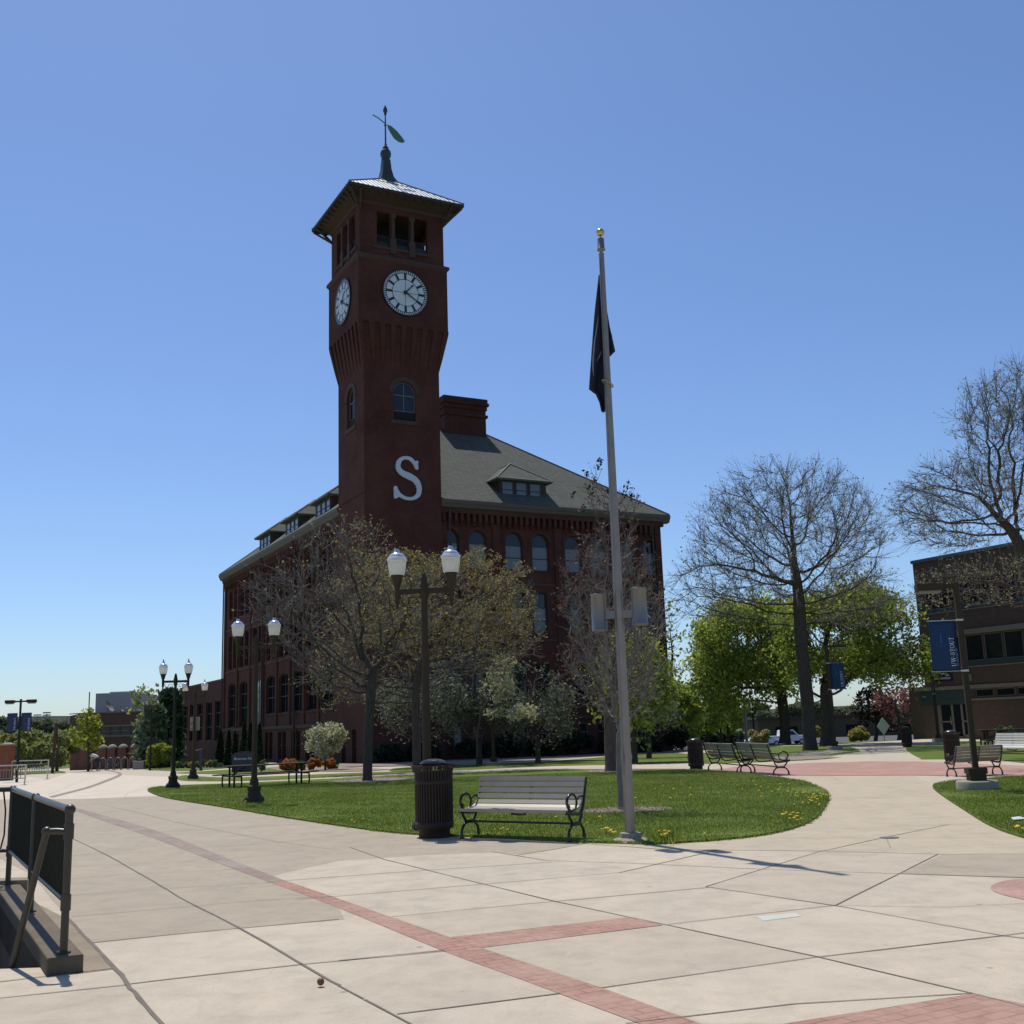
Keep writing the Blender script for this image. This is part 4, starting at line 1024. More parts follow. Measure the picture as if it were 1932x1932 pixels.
SX0, SX1, SY0, SY1 = 222, 1215, 220, 1822
SN = [((x-SX0)/(SX1-SX0), (SY1-y)/(SY1-SY0)) for x, y in SO]
def fill_poly(b, poly, d0, d1, fn):
    from mathutils.geometry import tessellate_polygon
    tris = tessellate_polygon([[Vector((x, y, 0)) for x, y in poly]]); n = len(poly)
    vs = [fn(x, y, d0) for x, y in poly]+[fn(x, y, d1) for x, y in poly]
    b.add(vs, [tuple(t) for t in tris]+[tuple(n+i for i in t) for t in tris]+[(i, (i+1) % n, n+(i+1) % n, n+i) for i in range(n)])
lb = MB(); fill_poly(lb, SN, 0, 1, lambda x, y, d: (2.28+x*2.27, -.05-.14*d, 18.62+y*3.42)); lb.build('letter_sign', MT['letter'], tower)

# ------------------------------------------------------------------ low brick wing beyond the hall
wing = thing('brick_wing', 'low flat-roofed brick wing with tall windows at the far left end of the hall', 'building', tuple(HC), FA)
wv = []
for c in (64.9, 60.6, 56.6, 51.9, 47.5): wv.append((c-1.55, c+1.55, 1.18, 5.42, 0))
b = MB(); facade(b, 'v', UO, V1+.05, 67.8, [(ZB-.6, .6, []), (.6, 7.6, wv)], .4)
b.add([(UO, 67.8, -1.9), (15, 67.8, -1.9), (15, 67.8, 7.6), (UO, 67.8, 7.6)], [(0, 1, 2, 3)]); b.add([(UO, V1+.05, 7.59), (15, V1+.05, 7.59), (15, 67.8, 7.59), (UO, 67.8, 7.59)], [(0, 1, 2, 3)])
b.build('wall', MT['brick'], wing)
b = MB(); b.box(UO+.42, 14.8, V1+.1, 67.6, -1.9, 7.5); b.build('inner_core', MT['dark'], wing)
b = MB(); b.box(UO-.08, UO+.25, V1+.06, 67.9, 7.5, 7.72); b.build('coping', MT['sand_trim'], wing)
for o in wv: window(wing, 'v', UO, o, fm='wframe', rails=(.35, .7), mull=1, gm='glass_dark')

# ------------------------------------------------------------------ administration building on the right
AP_ = at(1724, 1395, 84); AP_[2] = 0
adm = thing('brick_office', 'brown brick office block with dark window bands and glass entrance doors', 'office building', tuple(AP_), FA)
# local frame: u away from the camera side, v negative towards the right of the picture
AW = 26
def band_box(b, v0, v1, z0, z1, d0, d1): b.box(-d1, -d0, -v1, -v0, z0, z1)
b = MB()
def afac(b, ops_by_band):
    facade(b, 'v', 0, -AW, 0, ops_by_band, .25)
ent = (-5.35, -1.05, -.6, 2.66, 0)
w1s = [(-(x+1.5), -x, 5.18, 7.0, 0) for x in (3.85, 5.48, 7.1, 8.72, 10.34, 11.96, 13.58, 15.2, 16.82)]
w2s = [(-(x+1.52), -x, 9.1, 11.1, 0) for x in (2.3, 3.82, 5.44, 7.06, 8.68, 10.30, 11.92, 13.54, 15.16)]
w0s = [(-(x+1.5), -x, 2.66, 3.2, 0) for x in (5.92, 7.62, 9.32, 11.02, 12.72, 14.42)]
UV = -1.55
facade(b, 'v', 0, -AW, 0, [(-.9, 2.66, [ent]), (2.66, 3.56, w0s)], .25)
facade(b, 'v', 0, -AW, UV, [(3.56, 8.1, w1s), (8.1, 12.75, w2s)], .25)
b.add([(0, 0, 3.56), (12, 0, 3.56), (12, UV, 3.56), (0, UV, 3.56)], [(0, 1, 2, 3)])
b.add([(0, 0, -.9), (12, 0, -.9), (12, 0, 3.56), (0, 0, 3.56)], [(0, 1, 2, 3)]); b.add([(0, UV, -.9), (30, UV, -.9), (30, UV, 12.75), (0, UV, 12.75)], [(0, 1, 2, 3)]); b.add([(0, -AW, 12.7), (30, -AW, 12.7), (30, UV, 12.7), (0, UV, 12.7)], [(0, 1, 2, 3)])
b.add([(0, -AW, -.9), (30, -AW, -.9), (30, -AW, 12.7), (0, -AW, 12.7)], [(0, 1, 2, 3)])
b.build('wall', MT['abrick'], adm)
b = MB(); b.box(.9, 29, -AW+.1, UV-.1, -.9, 12.6); b.build('inner_core', MT['dark'], adm)
b = MB(); b.box(-.1, 1, -AW-.1, UV+.1, 12.72, 12.95); b.box(1, 30, -AW-.1, UV+.1, 12.72, 12.94); b.build('roof_edge', MT['metal_edge'], adm)
b = MB()
for v0, v1, z0, z1, d in ((.6, 5.15, 3.25, 3.5, .12), (5.5, 18, 3.24, 3.5, .12), (5.5, 18, 2.42, 2.56, .1), (3.6, 19, 7.05, 7.4, .12), (3.6, 19, 4.74, 4.82, .06), (2.2, 19, 8.78, 8.86, .06)):
    b.box(-d, .02, -v1, -v0, z0, z1)
b.build('stone_band', MT['astone'], adm)
b = MB(); b.box(-.03, .02, -18.5, -3.8, 4.83, 5.17); b.box(-.03, .02, -17, -2.3, 8.87, 9.09); b.box(.0, .1, -5.34, -1.06, 2.2, 2.65); b.box(-.035, .02, -5.8, -1.0, 2.665, 3.24)
b.build('blue_panel', MT['apanel'], adm)
b = MB(); gl = MB()
for o in w1s+w2s+w0s: pass
for o in w1s: window(adm, 'v', 0, o, fm='wframe_l', rails=(), dep=.1, fw=.06)
for o in w2s: window(adm, 'v', 0, o, fm='wframe_l', rails=(), dep=.1, fw=.06)
for o in w0s: window(adm, 'v', 0, o, fm='alu_frame', rails=(), dep=.1, fw=.06)
for i, (v0, v1) in enumerate(((2.5, 3.75), (4.42, 5.33))):
    b = MB(); z0, z1 = -.15, 2.42
    for a0, a1, c0, c1 in ((v0, v0+.17, z0, z1), (v1-.17, v1, z0, z1), (v0, v1, z1-.12, z1), (v0, v1, z0, z0+.22), (v0, v1, .95, 1.05)): b.box(.14, .24, -a1, -a0, c0, c1)
    d = b.build('door', MT['alu_frame'], adm)
    MB().box(.19, .2, -v1+.1, -v0-.1, z0+.1, z1-.1).build('door_pane', MT['glass'], d)
    MB().box(.06, .1, -v1+.2, -v1+.24, .8, 1.35).build('door_handle', MT['silver'], d)
b = MB(); b.box(.15, .23, -4.42, -3.76, -.15, -.05); b.box(.15, .23, -4.42, -3.76, 2.3, 2.42); b.box(.13, .25, -2.5, -2.36, -.15, 2.42); b.build('door_surround', MT['alu_frame'], adm)
MB().box(.2, .21, -4.42, -3.76, -.05, 2.3).build('side_pane', MT['glass'], adm)
MB().box(.35, .4, -5.34, -1.06, -.8, 2.66).build('lobby_back', MT['dark'], adm)
b = MB(); b.box(-.02, .0, -2.3, -1.06, -.6, 2.2); b.build('entrance_return', MT['abrick'], adm)
wl = MB(); wl.prism([(-.02, 3.8), (-.28, 3.85), (-.3, 4.1), (-.15, 4.28), (-.02, 4.28)], -5.82, -5.55, 'xz'); wl.build('wall_lamp', MT['cap'], adm)
def text_mesh(name, txt, size, mat, parent, mtx, align='CENTER', ext=.004, xs=1.0, sp=1.0):
    cu_ = bpy.data.curves.new('t', 'FONT'); cu_.body = txt; cu_.size = size; cu_.align_x = align; cu_.align_y = 'CENTER'; cu_.extrude = ext; cu_.space_character = sp
    to = bpy.data.objects.new('t', cu_); COL.objects.link(to)
    dg = bpy.context.evaluated_depsgraph_get(); me = bpy.data.meshes.new_from_object(to.evaluated_get(dg))
    bpy.data.objects.remove(to); bpy.data.curves.remove(cu_)
    me.transform(Matrix.Diagonal((xs, 1, 1, 1))); me.transform(mtx); me.name = name; me.materials.clear(); me.materials.append(mat)
    o = bpy.data.objects.new(name, me); COL.objects.link(o)
    if parent: o.parent = parent
    return o
sg = MB(); prof = [(-1.0+.05, 3.86), (.95, 3.86), (.95, 4.3)]+[(.95*cos(pi*i/12), 4.3+.28*sin(pi*i/12)) for i in range(1, 12)]+[(-.95, 4.3)]
sg.add([(-.07, -3.2+x, z) for x, z in prof]+[(0, -3.2+x, z) for x, z in prof], [tuple(range(len(prof)))]+[(i, (i+1) % len(prof), len(prof)+(i+1) % len(prof), len(prof)+i) for i in range(len(prof))])
sgo = sg.build('name_board', MT['navy'], adm)
# text on the u=-.07 face: reads left to right along -v
mt = Matrix(((0, 0, -1, -.078), (-1, 0, 0, -3.2), (0, 1, 0, 4.1), (0, 0, 0, 1)))
text_mesh('lettering', 'Administration', .27, MT['white'], sgo, mt)

# ------------------------------------------------------------------ brick building at far left
LB = at(145, 1445, 100); lz = g(-39, 100); LK = 1.9
lib = thing('brick_library', 'low dark brick building with pale window band and grey rooftop plant room, far left', 'building', (LB[0]*LK, LB[1]*LK, EYE+(lz-EYE)*LK), 0, None, LK)
def zl(y, Y=100): return at(145, y, Y)[2]-lz
b = MB(); H0 = zl(1347)
lw = [(a_, b__, 0, 0, 0) for a_, b__ in ((2.0, 2.75), (2.85, 3.6), (3.75, 4.55), (4.65, 5.5), (5.6, 6.4))]
facade(b, 'u', 0, 0, 9, [(-1, 1.2, []), (1.2, H0, [(o[0], o[1], 2.85, 3.55, 0) for o in lw if 0 < o[0]])], .3)
b.add([(0, 0, -1), (-1.45, 1.6, -1), (-1.45, 1.6, H0-.12), (0, 0, H0)], [(0, 1, 2, 3)]); b.add([(-1.45, 1.6, -1), (-1.45, 20, -1), (-1.45, 20, H0), (-1.45, 1.6, H0-.12)], [(0, 1, 2, 3)]); b.add([(9, 0, -1), (9, 20, -1), (9, 20, H0), (9, 0, H0)], [(0, 1, 2, 3)])
b.add([(0, 0, H0-.01), (9, 0, H0-.01), (9, 20, H0-.01), (-1.45, 20, H0-.01), (-1.45, 1.6, H0-.13)], [(0, 1, 2, 3, 4)])
b.build('wall', MT['lbrick'], lib)
MB().box(.2, 8.7, .4, 19, -1, H0-.1).build('inner_core', MT['dark'], lib)
b = MB()
for z0, z1 in ((3.58, 3.72), (2.68, 2.82), (H0, H0+.08), (1.25, 1.35)):
    b.box(-.05, 9.05, -.07, .1, z0, z1); b.add([(-.04, -.07, z0), (-1.5, 1.55, z0), (-1.5, 1.55, z1), (-.04, -.07, z1)], [(0, 1, 2, 3)])
b.build('stone_band', MT['lstone'], lib)
for o in lw:
    if o[0] > 0: window(lib, 'u', 0, (o[0], o[1], 2.85, 3.55, 0), fm='lstone', rails=(.5,), mull=0, dep=.1, fw=.035)
pu = [at(x, 1340, 108)[0]-LB[0] for x in (187, 192, 252)]
b = MB(); z1 = at(190, 1309, 108)[2]-lz; b.box(pu[0], pu[2], 7, 15, H0-.1, z1); b.box(pu[0]+.6, pu[2]-.6, 9, 13, z1, z1+.2); b.build('plant_room', MT['penthouse'], lib)
b = MB(); b.tube([(pu[0]+.35, 4.5, H0), (pu[0]+.35, 4.5, H0+2.1)], .05, 6)
b.build('vent_pipe', MT['post'], lib)
for x, r in ((.75, .3), (2.3, .62), (3.5, .3)):
    b = MB(); c = (pu[0]+x, 4, H0+.15+r*.8)
    prof = []
    for i in range(7):
        t = i/6; prof.append((r*t+.001, .28*r*t*t))
    vs = []; k = 16
    for rr, zz in prof:
        for j in range(k):
            a = 2*pi*j/k; p = Vector((rr*cos(a), -zz-0.0, rr*sin(a))); p.rotate(Matrix.Rotation(radians(86), 3, 'Z')); p.rotate(Matrix.Rotation(radians(-35), 3, 'Y')); vs.append((c[0]+p.x, c[1]+p.y, c[2]+p.z))
    b.add(vs, [(i*k+j, i*k+(j+1) % k, (i+1)*k+(j+1) % k, (i+1)*k+j) for i in range(6) for j in range(k)], True)
    b.tube([c, (c[0], c[1], H0)], .06, 6); tag(b.build('satellite_dish', MT['lstone'], lib), 'grey roof satellite dish')
# wall with domed piers in front of it
pw = thing('pier_wall', 'brick screen wall with rounded stone caps behind the bike racks', 'wall', tuple(at(205, 1440, 92)*np.array([1, 1, 0])+np.array([0, 0, g(-32, 92)])))
sc_ = scale_at(92); zc = at(205, 1412, 92)[2]-g(-32, 92)
wbm = MB(); wbm.box(-8*.0-3.2, 4.6, .1, .35, -.5, zc-.35); wbm.build('wall', MT['lbrick'], pw)
for px in (159.5, 193, 210, 230, 252):
    x = (px-205)*sc_; q = MB(); q.box(x-.33, x+.33, -.2, .45, -.5, zc); q.build('pier', MT['lbrick'], pw)
    q = MB(); q.lathe([(.38, 0), (.38, .06), (.32, .17), (.2, .27), (.05, .32), (.01, .32)], 16, (x, .12), True, zc); q.build('pier_cap', MT['cap'], pw)

# brick pier kiosk, extreme left
KP = at(13, 1440, 62); kz = g(-30, 62)
ks = thing('brick_pier', 'orange brick gate pier with a pale stone cap at far left', 'pier', (KP[0], KP[1], kz))
b = MB(); b.box(-.30, .30, -.25, .25, -.2, at(13, 1406, 62)[2]-kz); b.build('shaft', MT['kiosk'], ks)
zt = at(13, 1406, 62)[2]-kz
MB().box(-.08, .2, -.27, -.24, .2, zt-.3).build('plaque', MT['rust'], ks)
b = MB(); b.lathe([(.36, 0), (.36, .06), (.22, .1), (.17, .15), (.02, .16)], 12, (0, 0), False, zt); b.build('cap', MT['cap'], ks)

# long low building beyond the car park
BP = at(1430, 1360, 200); bz = -1.95
lo = thing('low_brick_building', 'long low brown brick building beyond the parked white cars', 'building', (BP[0], BP[1], bz))
b = MB(); hz = at(1440, 1357.5, 200)[2]-bz
facade(b, 'u', 0, 0, 46, [(-1, .6, []), (.6, hz-.9, [(3, 7, .6, 2.1, 0), (9, 13, .6, 2.1, 0), (15.5, 19, .6, 2.1, 0), (22, 27, .6, 2.1, 0), (30, 36, .6, 2.1, 0)]), (hz-.9, hz, [])], .4)
b.add([(0, 0, -1), (0, 15, -1), (0, 15, hz), (0, 0, hz)], [(0, 1, 2, 3)]); b.build('wall', MT['abrick'], lo)
MB().box(.2, 45.8, .5, 15, -1, hz-.1).build('inner_core', MT['dark'], lo)
MB().box(-.4, 46.4, -.5, 15.5, hz, hz+.35).build('roof', MT['wood_dark'], lo)
# ================================================================== STREET FURNITURE
def gp(x, y):
    p = gnd(x, y); return (float(p[0]), float(p[1]), float(g(p[0], p[1])))
def on_ground(x, y): return (float(x), float(y), float(g(x, y)))
def xy_at(px, Y, py=1440):
    p = at(px, py, Y); return float(p[0]), float(Y)

# ---- double lamp post
def lamp_post(label, loc, rot, mat='post', scale=1):
    t = thing('lamp_post', label, 'street lamp', loc, rot, 'twin globe lamp posts along the path', scale)
    b = MB()
    b.lathe([(.29, -.05), (.29, .03), (.255, .05), (.25, .12), (.235, .16), (.17, .22), (.15, .30), (.17, .38), (.175, .42), (.115, .46), (.10, .56), (.085, .60)], 8, smooth=False); b.build('base', MT[mat], t)
    b = MB(); b.lathe([(.074, .58), (.069, 1.2), (.052, 3.55), (.052, 3.6), (.072, 3.62), (.072, 3.85), (.05, 3.88), (.06, 3.93), (.03, 3.98), (.035, 4.0), (.005, 4.04)], 14); b.build('pole', MT[mat], t)
    b = MB(); b.box(-.45, .45, -.03, .03, 3.70, 3.78); b.build('crossarm', MT[mat], t)
    for s in (-1, 1):
        b = MB(); pts = []
        for i in range(26):
            a = i/25*2.35*pi; r = .105-.085*i/25; pts.append((s*(.17+r*cos(a-1.2)), 0, 3.58+r*sin(a-1.2)))
        b.tube(pts, .009, 5); b.tube([(s*.41, 0, 3.69), (s*.36, 0, 3.57), (s*.27, 0, 3.49), (s*.205, 0, 3.48)], .010, 5); b.build('scroll', MT[mat], t)
        c = (s*.445, 0)
        b = MB(); b.lathe([(.012, 3.47), (.03, 3.50), (.018, 3.53), (.04, 3.56), (.045, 3.82), (.055, 3.84), (.095, 3.98), (.105, 4.0), (.105, 4.02)], 14, c); b.build('lantern_cup', MT[mat], t)
        b = MB(); b.lathe([(.112, 4.015), (.125, 4.04), (.138, 4.12), (.15, 4.22), (.154, 4.26), (.163, 4.265), (.163, 4.28), (.15, 4.285)], 24, c); gl = b.build('globe', MT['globe'], t)
        b = MB(); b.lathe([(.160, 4.282), (.145, 4.305), (.13, 4.32), (.126, 4.335), (.095, 4.37), (.05, 4.385), (.045, 4.42), (.03, 4.45), (.012, 4.46)], 22, c); b.build('globe_cap', MT['globe_cap'], gl)
        b = MB(); b.lathe([(.02, 4.45), (.03, 4.475), (.012, 4.49), (.018, 4.51), (.004, 4.56)], 8, c); b.build('globe_finial', MT['post'], gl)
    return t
lamp_post('tall twin globe lamp post rising behind the ribbed litter bin', on_ground(*xy_at(807, 18.3, 1530)), radians(-8), 'post_olive', 1.035)
lamp_post('twin globe lamp post standing in the grass by the picnic table', gp(479, 1517), radians(2), 'post_olive')
lamp_post('twin globe lamp post at the left tip of the big lawn', gp(326, 1488), radians(4))
lamp_post('twin globe lamp post with a pale notice board, behind the lawn tip lamp', gp(364, 1470), radians(3), 'post_olive')
for px, lab in ((1317, 'tiny twin globe lamp post far beyond the litter bin by the benches'),):
    x, y = xy_at(px, 150, 1400); lamp_post(lab, (x, y, at(px, 1361, 150)[2]-4.3), 0)
# notice on the fourth lamp
q = gp(364, 1470); ns = thing('notice_board', 'pale upright notice board strapped to a lamp post', 'sign', (q[0], q[1]+.12, q[2]))
MB().box(-.225, .225, -.01, .01, 2.2, 2.82).build('board', MT['cap'], ns)
b = MB(); b.box(-.19, -.08, -.016, -.011, 2.48, 2.52); b.box(-.19, -.05, -.016, -.011, 2.54, 2.56); b.box(-.17, -.12, -.016, -.011, 2.27, 2.31); b.build('printing', MT['black'], ns)

# ---- litter bin
def litter_bin(label, loc, rot=0, sc=1):
    t = thing('litter_bin', label, 'litter bin', loc, rot, 'ribbed metal litter bins', sc)
    b = MB(); b.lathe([(.235, 0), (.24, .02), (.24, .12), (.285, .14), (.285, .2)], 28); b.build('base', MT['can'], t)
    b = MB(); b.lathe([(.262, .14), (.262, .98)], 24); b.build('liner', MT['dark'], t)
    b = MB(); K = 40
    for i in range(K):
        a = 2*pi*i/K; pr = [(.285, .15), (.288, .86), (.288, .95), (.30, 1.01), (.335, 1.05), (.345, 1.06)]
        for (r0, z0), (r1, z1) in zip(pr[:-1], pr[1:]):
            c, s_ = cos(a), sin(a); w_ = .0135
            vs = []
            for r, z in ((r0, z0), (r1, z1)):
                for dr in (-.004, .004):
                    for dw in (-w_, w_): vs.append(((r+dr)*c-dw*s_, (r+dr)*s_+dw*c, z))
            b.add(vs, [(0, 1, 3, 2), (4, 6, 7, 5), (0, 4, 5, 1), (2, 3, 7, 6), (0, 2, 6, 4), (1, 5, 7, 3)])
    b.build('slats', MT['can'], t)
    b = MB(); b.lathe([(.285, .79), (.294, .79), (.294, .85), (.285, .85)], 32); b.build('hoop', MT['can'], t)
    b = MB(); b.lathe([(.285, .14), (.295, .14), (.295, .24), (.285, .24)], 32); b.build('hoop', MT['can'], t); b = MB()
    b.lathe([(.335, 1.052), (.352, 1.055), (.352, 1.07), (.335, 1.072)], 32)
    for k in (0, 1, 2, 3):
        a = k*pi/2+.5; b.bar((.24*cos(a), .24*sin(a), 1.0), (.19*cos(a), .19*sin(a), 1.1), .03, .01)
    b.build('hoop', MT['can'], t)
    b = MB(); b.lathe([(.205, 1.085), (.215, 1.09), (.205, 1.105), (.17, 1.13), (.12, 1.15), (.06, 1.16), (.005, 1.163)], 28); b.build('lid', MT['can_lid'], t)
    return t
# rings must be open, so the lathe caps are removed for hoops
_old_lathe = MB.lathe
def ring_lathe(s, prof, k=20, c=(0, 0), smooth=True, z0=0):
    n0 = len(s.f); _old_lathe(s, prof, k, c, smooth, z0)
    if prof[0][0] > .28 and abs(prof[0][0]-prof[-1][0]) < 1e-6 and len(prof) == 4:
        s.f = s.f[:-2]; s.sm = s.sm[:-2]
    return s
MB.lathe = ring_lathe
can0 = litter_bin('ribbed brown litter bin with a domed lid left of the nearest bench', gp(820, 1579.5))
MB.lathe = _old_lathe
for (px, py), lab in (((1314, 1452), 'dark ribbed litter bin beside the pair of benches seen from behind'), ((1799, 1438), 'dark ribbed litter bin left of the banner lamp pole'), ((1712, 1409.5), 'dark litter bin at the grass corner, farthest of the bins')):
    dup(can0, gp(px, py), 1.0, lab)

# ---- benches
def bench(label, loc, rot, slat='slat', W_=1.62, sc=1):
    t = thing('park_bench', label, 'bench', loc, rot, 'slatted benches with iron ends', sc)
    for s in (-1, 1):
        x = s*W_/2; b = MB()
        b.tube([(x, -.21, .0), (x, -.215, .07), (x, -.20, .14), (x, -.13, .215), (x, -.0, .235)], [.03, .026, .02, .02, .026], 7)
        b.tube([(x, .21, .0), (x, .215, .07), (x, .20, .14), (x, .13, .215), (x, .0, .235)], [.03, .026, .02, .02, .026], 7)
        b.box(x-.02, x+.02, -.25, -.15, 0, .012); b.box(x-.02, x+.02, .15, .25, 0, .012)
        b.bar((x, -.11, .235), (x, .11, .235), .05, .05)
        b.tube([(x, -.10, .25), (x, -.17, .33), (x, -.20, .40)], .02, 7); b.tube([(x, .10, .25), (x, .16, .33), (x, .18, .42)], .02, 7)
        b.tube([(x, -.26, .395), (x, -.1, .375), (x, .08, .36), (x, .18, .40), (x, .24, .52), (x, .29, .68), (x, .335, .83), (x, .34, .85)], [.024, .024, .024, .026, .022, .02, .02, .024], 7)
        ar = []
        for i in range(19):
            a = -2.4+i/18*4.9; ar.append((x, -.06+.0+ -.0-.13*sin(a+pi/2)*1.0-.0, .515+.125*cos(a+pi/2)*1.0))
        ar = [(x, -.095+.135*cos(a_*pi/9), .53+.115*sin(a_*pi/9)) for a_ in range(19)]
        b.tube(ar, [.017]*4+[.022]*6+[.017]*9, 7); b.tube([(x, .03, .56), (x, .12, .60), (x, .22, .60)], .016, 6)
        b.tube([(x, -.20, .41), (x, -.17, .44), (x, -.16, .48), (x, -.185, .50)], .014, 6)
        b.build('end_frame', MT['bench_iron'], t)
    b = MB(); b.tube([(0, -.25, .375), (0, -.1, .355), (0, .08, .34), (0, .18, .38), (0, .25, .52), (0, .30, .68), (0, .345, .83)], .018, 6); b.build('centre_brace', MT['bench_iron'], t)
    b = MB(); b.tube([(-W_/2, 0, .235), (W_/2, 0, .235)], .016, 8); b.build('stretcher', MT['bench_iron'], t)
    b = MB(); h = W_/2+.0
    for (y, z, w_, th, tilt) in ((-.245, .415, .07, .042, -.05), (-.160, .420, .072, .025, .03), (-.072, .422, .072, .025, .06), (.015, .430, .072, .025, .16), (.098, .455, .070, .025, .5)):
        b.bar((-h, y, z), (h, y, z), w_, th, (0, -sin(tilt), cos(tilt)))
    b.build('seat', MT[slat], t)
    b = MB()
    for (y, z, tilt) in ((.163, .510, .85), (.208, .590, 1.12), (.243, .675, 1.2), (.274, .760, 1.22), (.300, .838, 1.25)):
        b.bar((-h, y, z), (h, y, z), .070, .025, (0, -sin(tilt), cos(tilt)))
    b.build('backrest', MT[slat], t)
    return t
def face(dx, dy): return atan2(dx, -dy)           # bench front is local -y
LF = gnd(871, 1582.5); RF = gnd(1073, 1589.5); mid = (LF+RF)/2; ang = atan2(RF[1]-LF[1], RF[0]-LF[0])
wd = np.linalg.norm(RF-LF); nb = np.array([-sin(ang), cos(ang)])
b0 = bench('weathered grey slatted bench with black iron ends, nearest, beside the ribbed bin', (mid[0]+nb[0]*.22, mid[1]+nb[1]*.22, 0), ang, 'slat', wd)
def bench2(pL, pR, label, slat, back=True):
    """bench seen from behind: pL, pR = its two rear foot points in the photo, left and right"""
    A = gnd(*pL); B = gnd(*pR); w_ = np.linalg.norm((B-A)[:2])
    a = atan2(B[1]-A[1], B[0]-A[0]); s = w_/1.62; s = min(max(s, .9), 1.12)
    n_ = np.array([-sin(a), cos(a)])
    c = (A+B)/2
    if back: loc = on_ground(c[0]+n_[0]*.22, c[1]+n_[1]*.22); rot = a+pi
    else: loc = on_ground(c[0]+n_[0]*.22, c[1]+n_[1]*.22); rot = a
    return bench(label, loc, rot, slat, w_/s, s)
bench2((1338, 1455), (1392, 1459), 'brown slatted bench seen from behind, touching the bin', 'slat_old')
bench2((1399, 1458.5), (1461, 1463.5), 'brown slatted bench seen from behind, with its armrest towards the red crossing', 'slat_old')
bench2((1806, 1466), (1893, 1462), 'slatted bench seen from behind, partly hidden by the banner lamp pole', 'slat_old')
bench2((1862, 1436), (1950, 1437), 'white slatted bench facing the camera at the right edge', 'slat_white', False)

# ---- picnic tables
def picnic(label, loc, rot, L_=2.4, sc=1):
    t = thing('picnic_table', label, 'picnic table', loc, rot, 'dark picnic tables on the grass', sc)
    b = MB()
    for k in range(5): b.box(-L_/2, L_/2, -.37+k*.15, -.37+k*.15+.14, .72, .755)
    b.build('table_top', MT['can'], t)
    for s in (-1, 1):
        b = MB(); b.box(-L_/2, L_/2, s*.72-.13, s*.72-.005, .42, .455); b.box(-L_/2, L_/2, s*.72+.005, s*.72+.13, .42, .455); b.build('seat', MT['can'], t)
        b = MB(); x = s*L_*.40
        for k in (-.09, .09): b.tube([(x, k*2, .70), (x, k*2.0, .0)], .035, 7)
        b.tube([(x, -.72, .41), (x, -.74, .2), (x, -.70, 0)], .028, 7); b.tube([(x, .72, .41), (x, .74, .2), (x, .70, 0)], .028, 7)
        b.bar((x, -.72, .40), (x, .72, .40), .04, .05); b.bar((x, -.36, .70), (x, .36, .70), .04, .04); b.bar((x, 0, .42), (x-s*.5, 0, .69), .03, .03)
        b.build('leg_frame', MT['post'], t)
    return t
A = gnd(457, 1487); B = gnd(546, 1483.5); c = (A+B)/2; a = atan2(B[1]-A[1], B[0]-A[0])
picnic('dark slatted picnic table in the grass behind the lamp post, left lawn', on_ground(c[0]-.2, c[1]+.9), radians(40), 3.2)
q = gnd(1925, 1418); picnic('dark picnic table behind the white bench at the right edge', on_ground(q[0], q[1]), radians(-8), 2.6, 1.35)

# ---- the flagpole
FP = gnd(1190, 1588); fx, fy = float(FP[0]), float(FP[1])
fp = thing('flagpole', 'tall grey metal flagpole with a gold ball and two cylindrical speaker cans', 'flagpole', (fx, fy, 0))
b = MB(); b.lathe([(.30, 0), (.30, .012), (.27, .03), (.16, .06), (.15, .12), (.10, .125)], 10, smooth=False); b.build('base_shoe', MT['cap'], fp)
b = MB(); zt = at(1134, 478, fy)[2]; zs = [.05+(zt-.05)*i/14 for i in range(15)]; b.lathe([(.074-.034*(z/zt)**1.15, z) for z in zs], 24); b.build('pole', MT['alum'], fp)
zb = at(1133, 455, fy)[2]; b = MB(); b.lathe([(.022, zt), (.022, zt+.04), (.062, zt+.05), (.065, zt+.06), (.055, zt+.07), (.052, zt+.23), (.048, zt+.24), (.006, zt+.245), (.006, zt+.34)], 18); b.build('truck', MT['alum2'], fp)
zc = at(1131.5, 438.5, fy)[2]; b = MB(); b.sphere((0, 0, zc), .063, 18); b.build('ball', MT['gold'], fp)
z0, z1 = at(1166, 1154, fy)[2], at(1166, 1142, fy)[2]
ba = radians(-17); bx, by = cos(ba), sin(ba)
for s in (-1, 1):  # a speaker can on a bracket at each side of the pole
    zc0 = at(1167+s*38, 1190.5 if s < 0 else 1183.5, fy)[2] + (.02 if s > 0 else .0); hgt = .535
    b = MB(); b.bar((s*.04*bx, s*.04*by, z0-.04), (s*.22*bx, s*.22*by, z0-.04), .09, .11); b.build('bracket', MT['alum2'], fp)
    b = MB(); c_ = (s*.295*bx, s*.295*by); b.lathe([(.100, zc0), (.115, zc0+.003), (.115, zc0+.02), (.112, zc0+.025), (.112, zc0+hgt-.02), (.116, zc0+hgt-.015), (.116, zc0+hgt), (.105, zc0+hgt)], 28, c_); b.build('speaker_can', MT['alum2'], fp)
b = MB(); b.tube([(-.065, -.06, .9), (-.07, -.05, 3.5), (-.055, -.045, 6.2), (-.03, -.04, zt-.1)], .006, 5); b.bar((-.075, -.09, 1.05), (-.075, -.09, 1.22), .02, .02); b.build('halyard', MT['alum2'], fp)
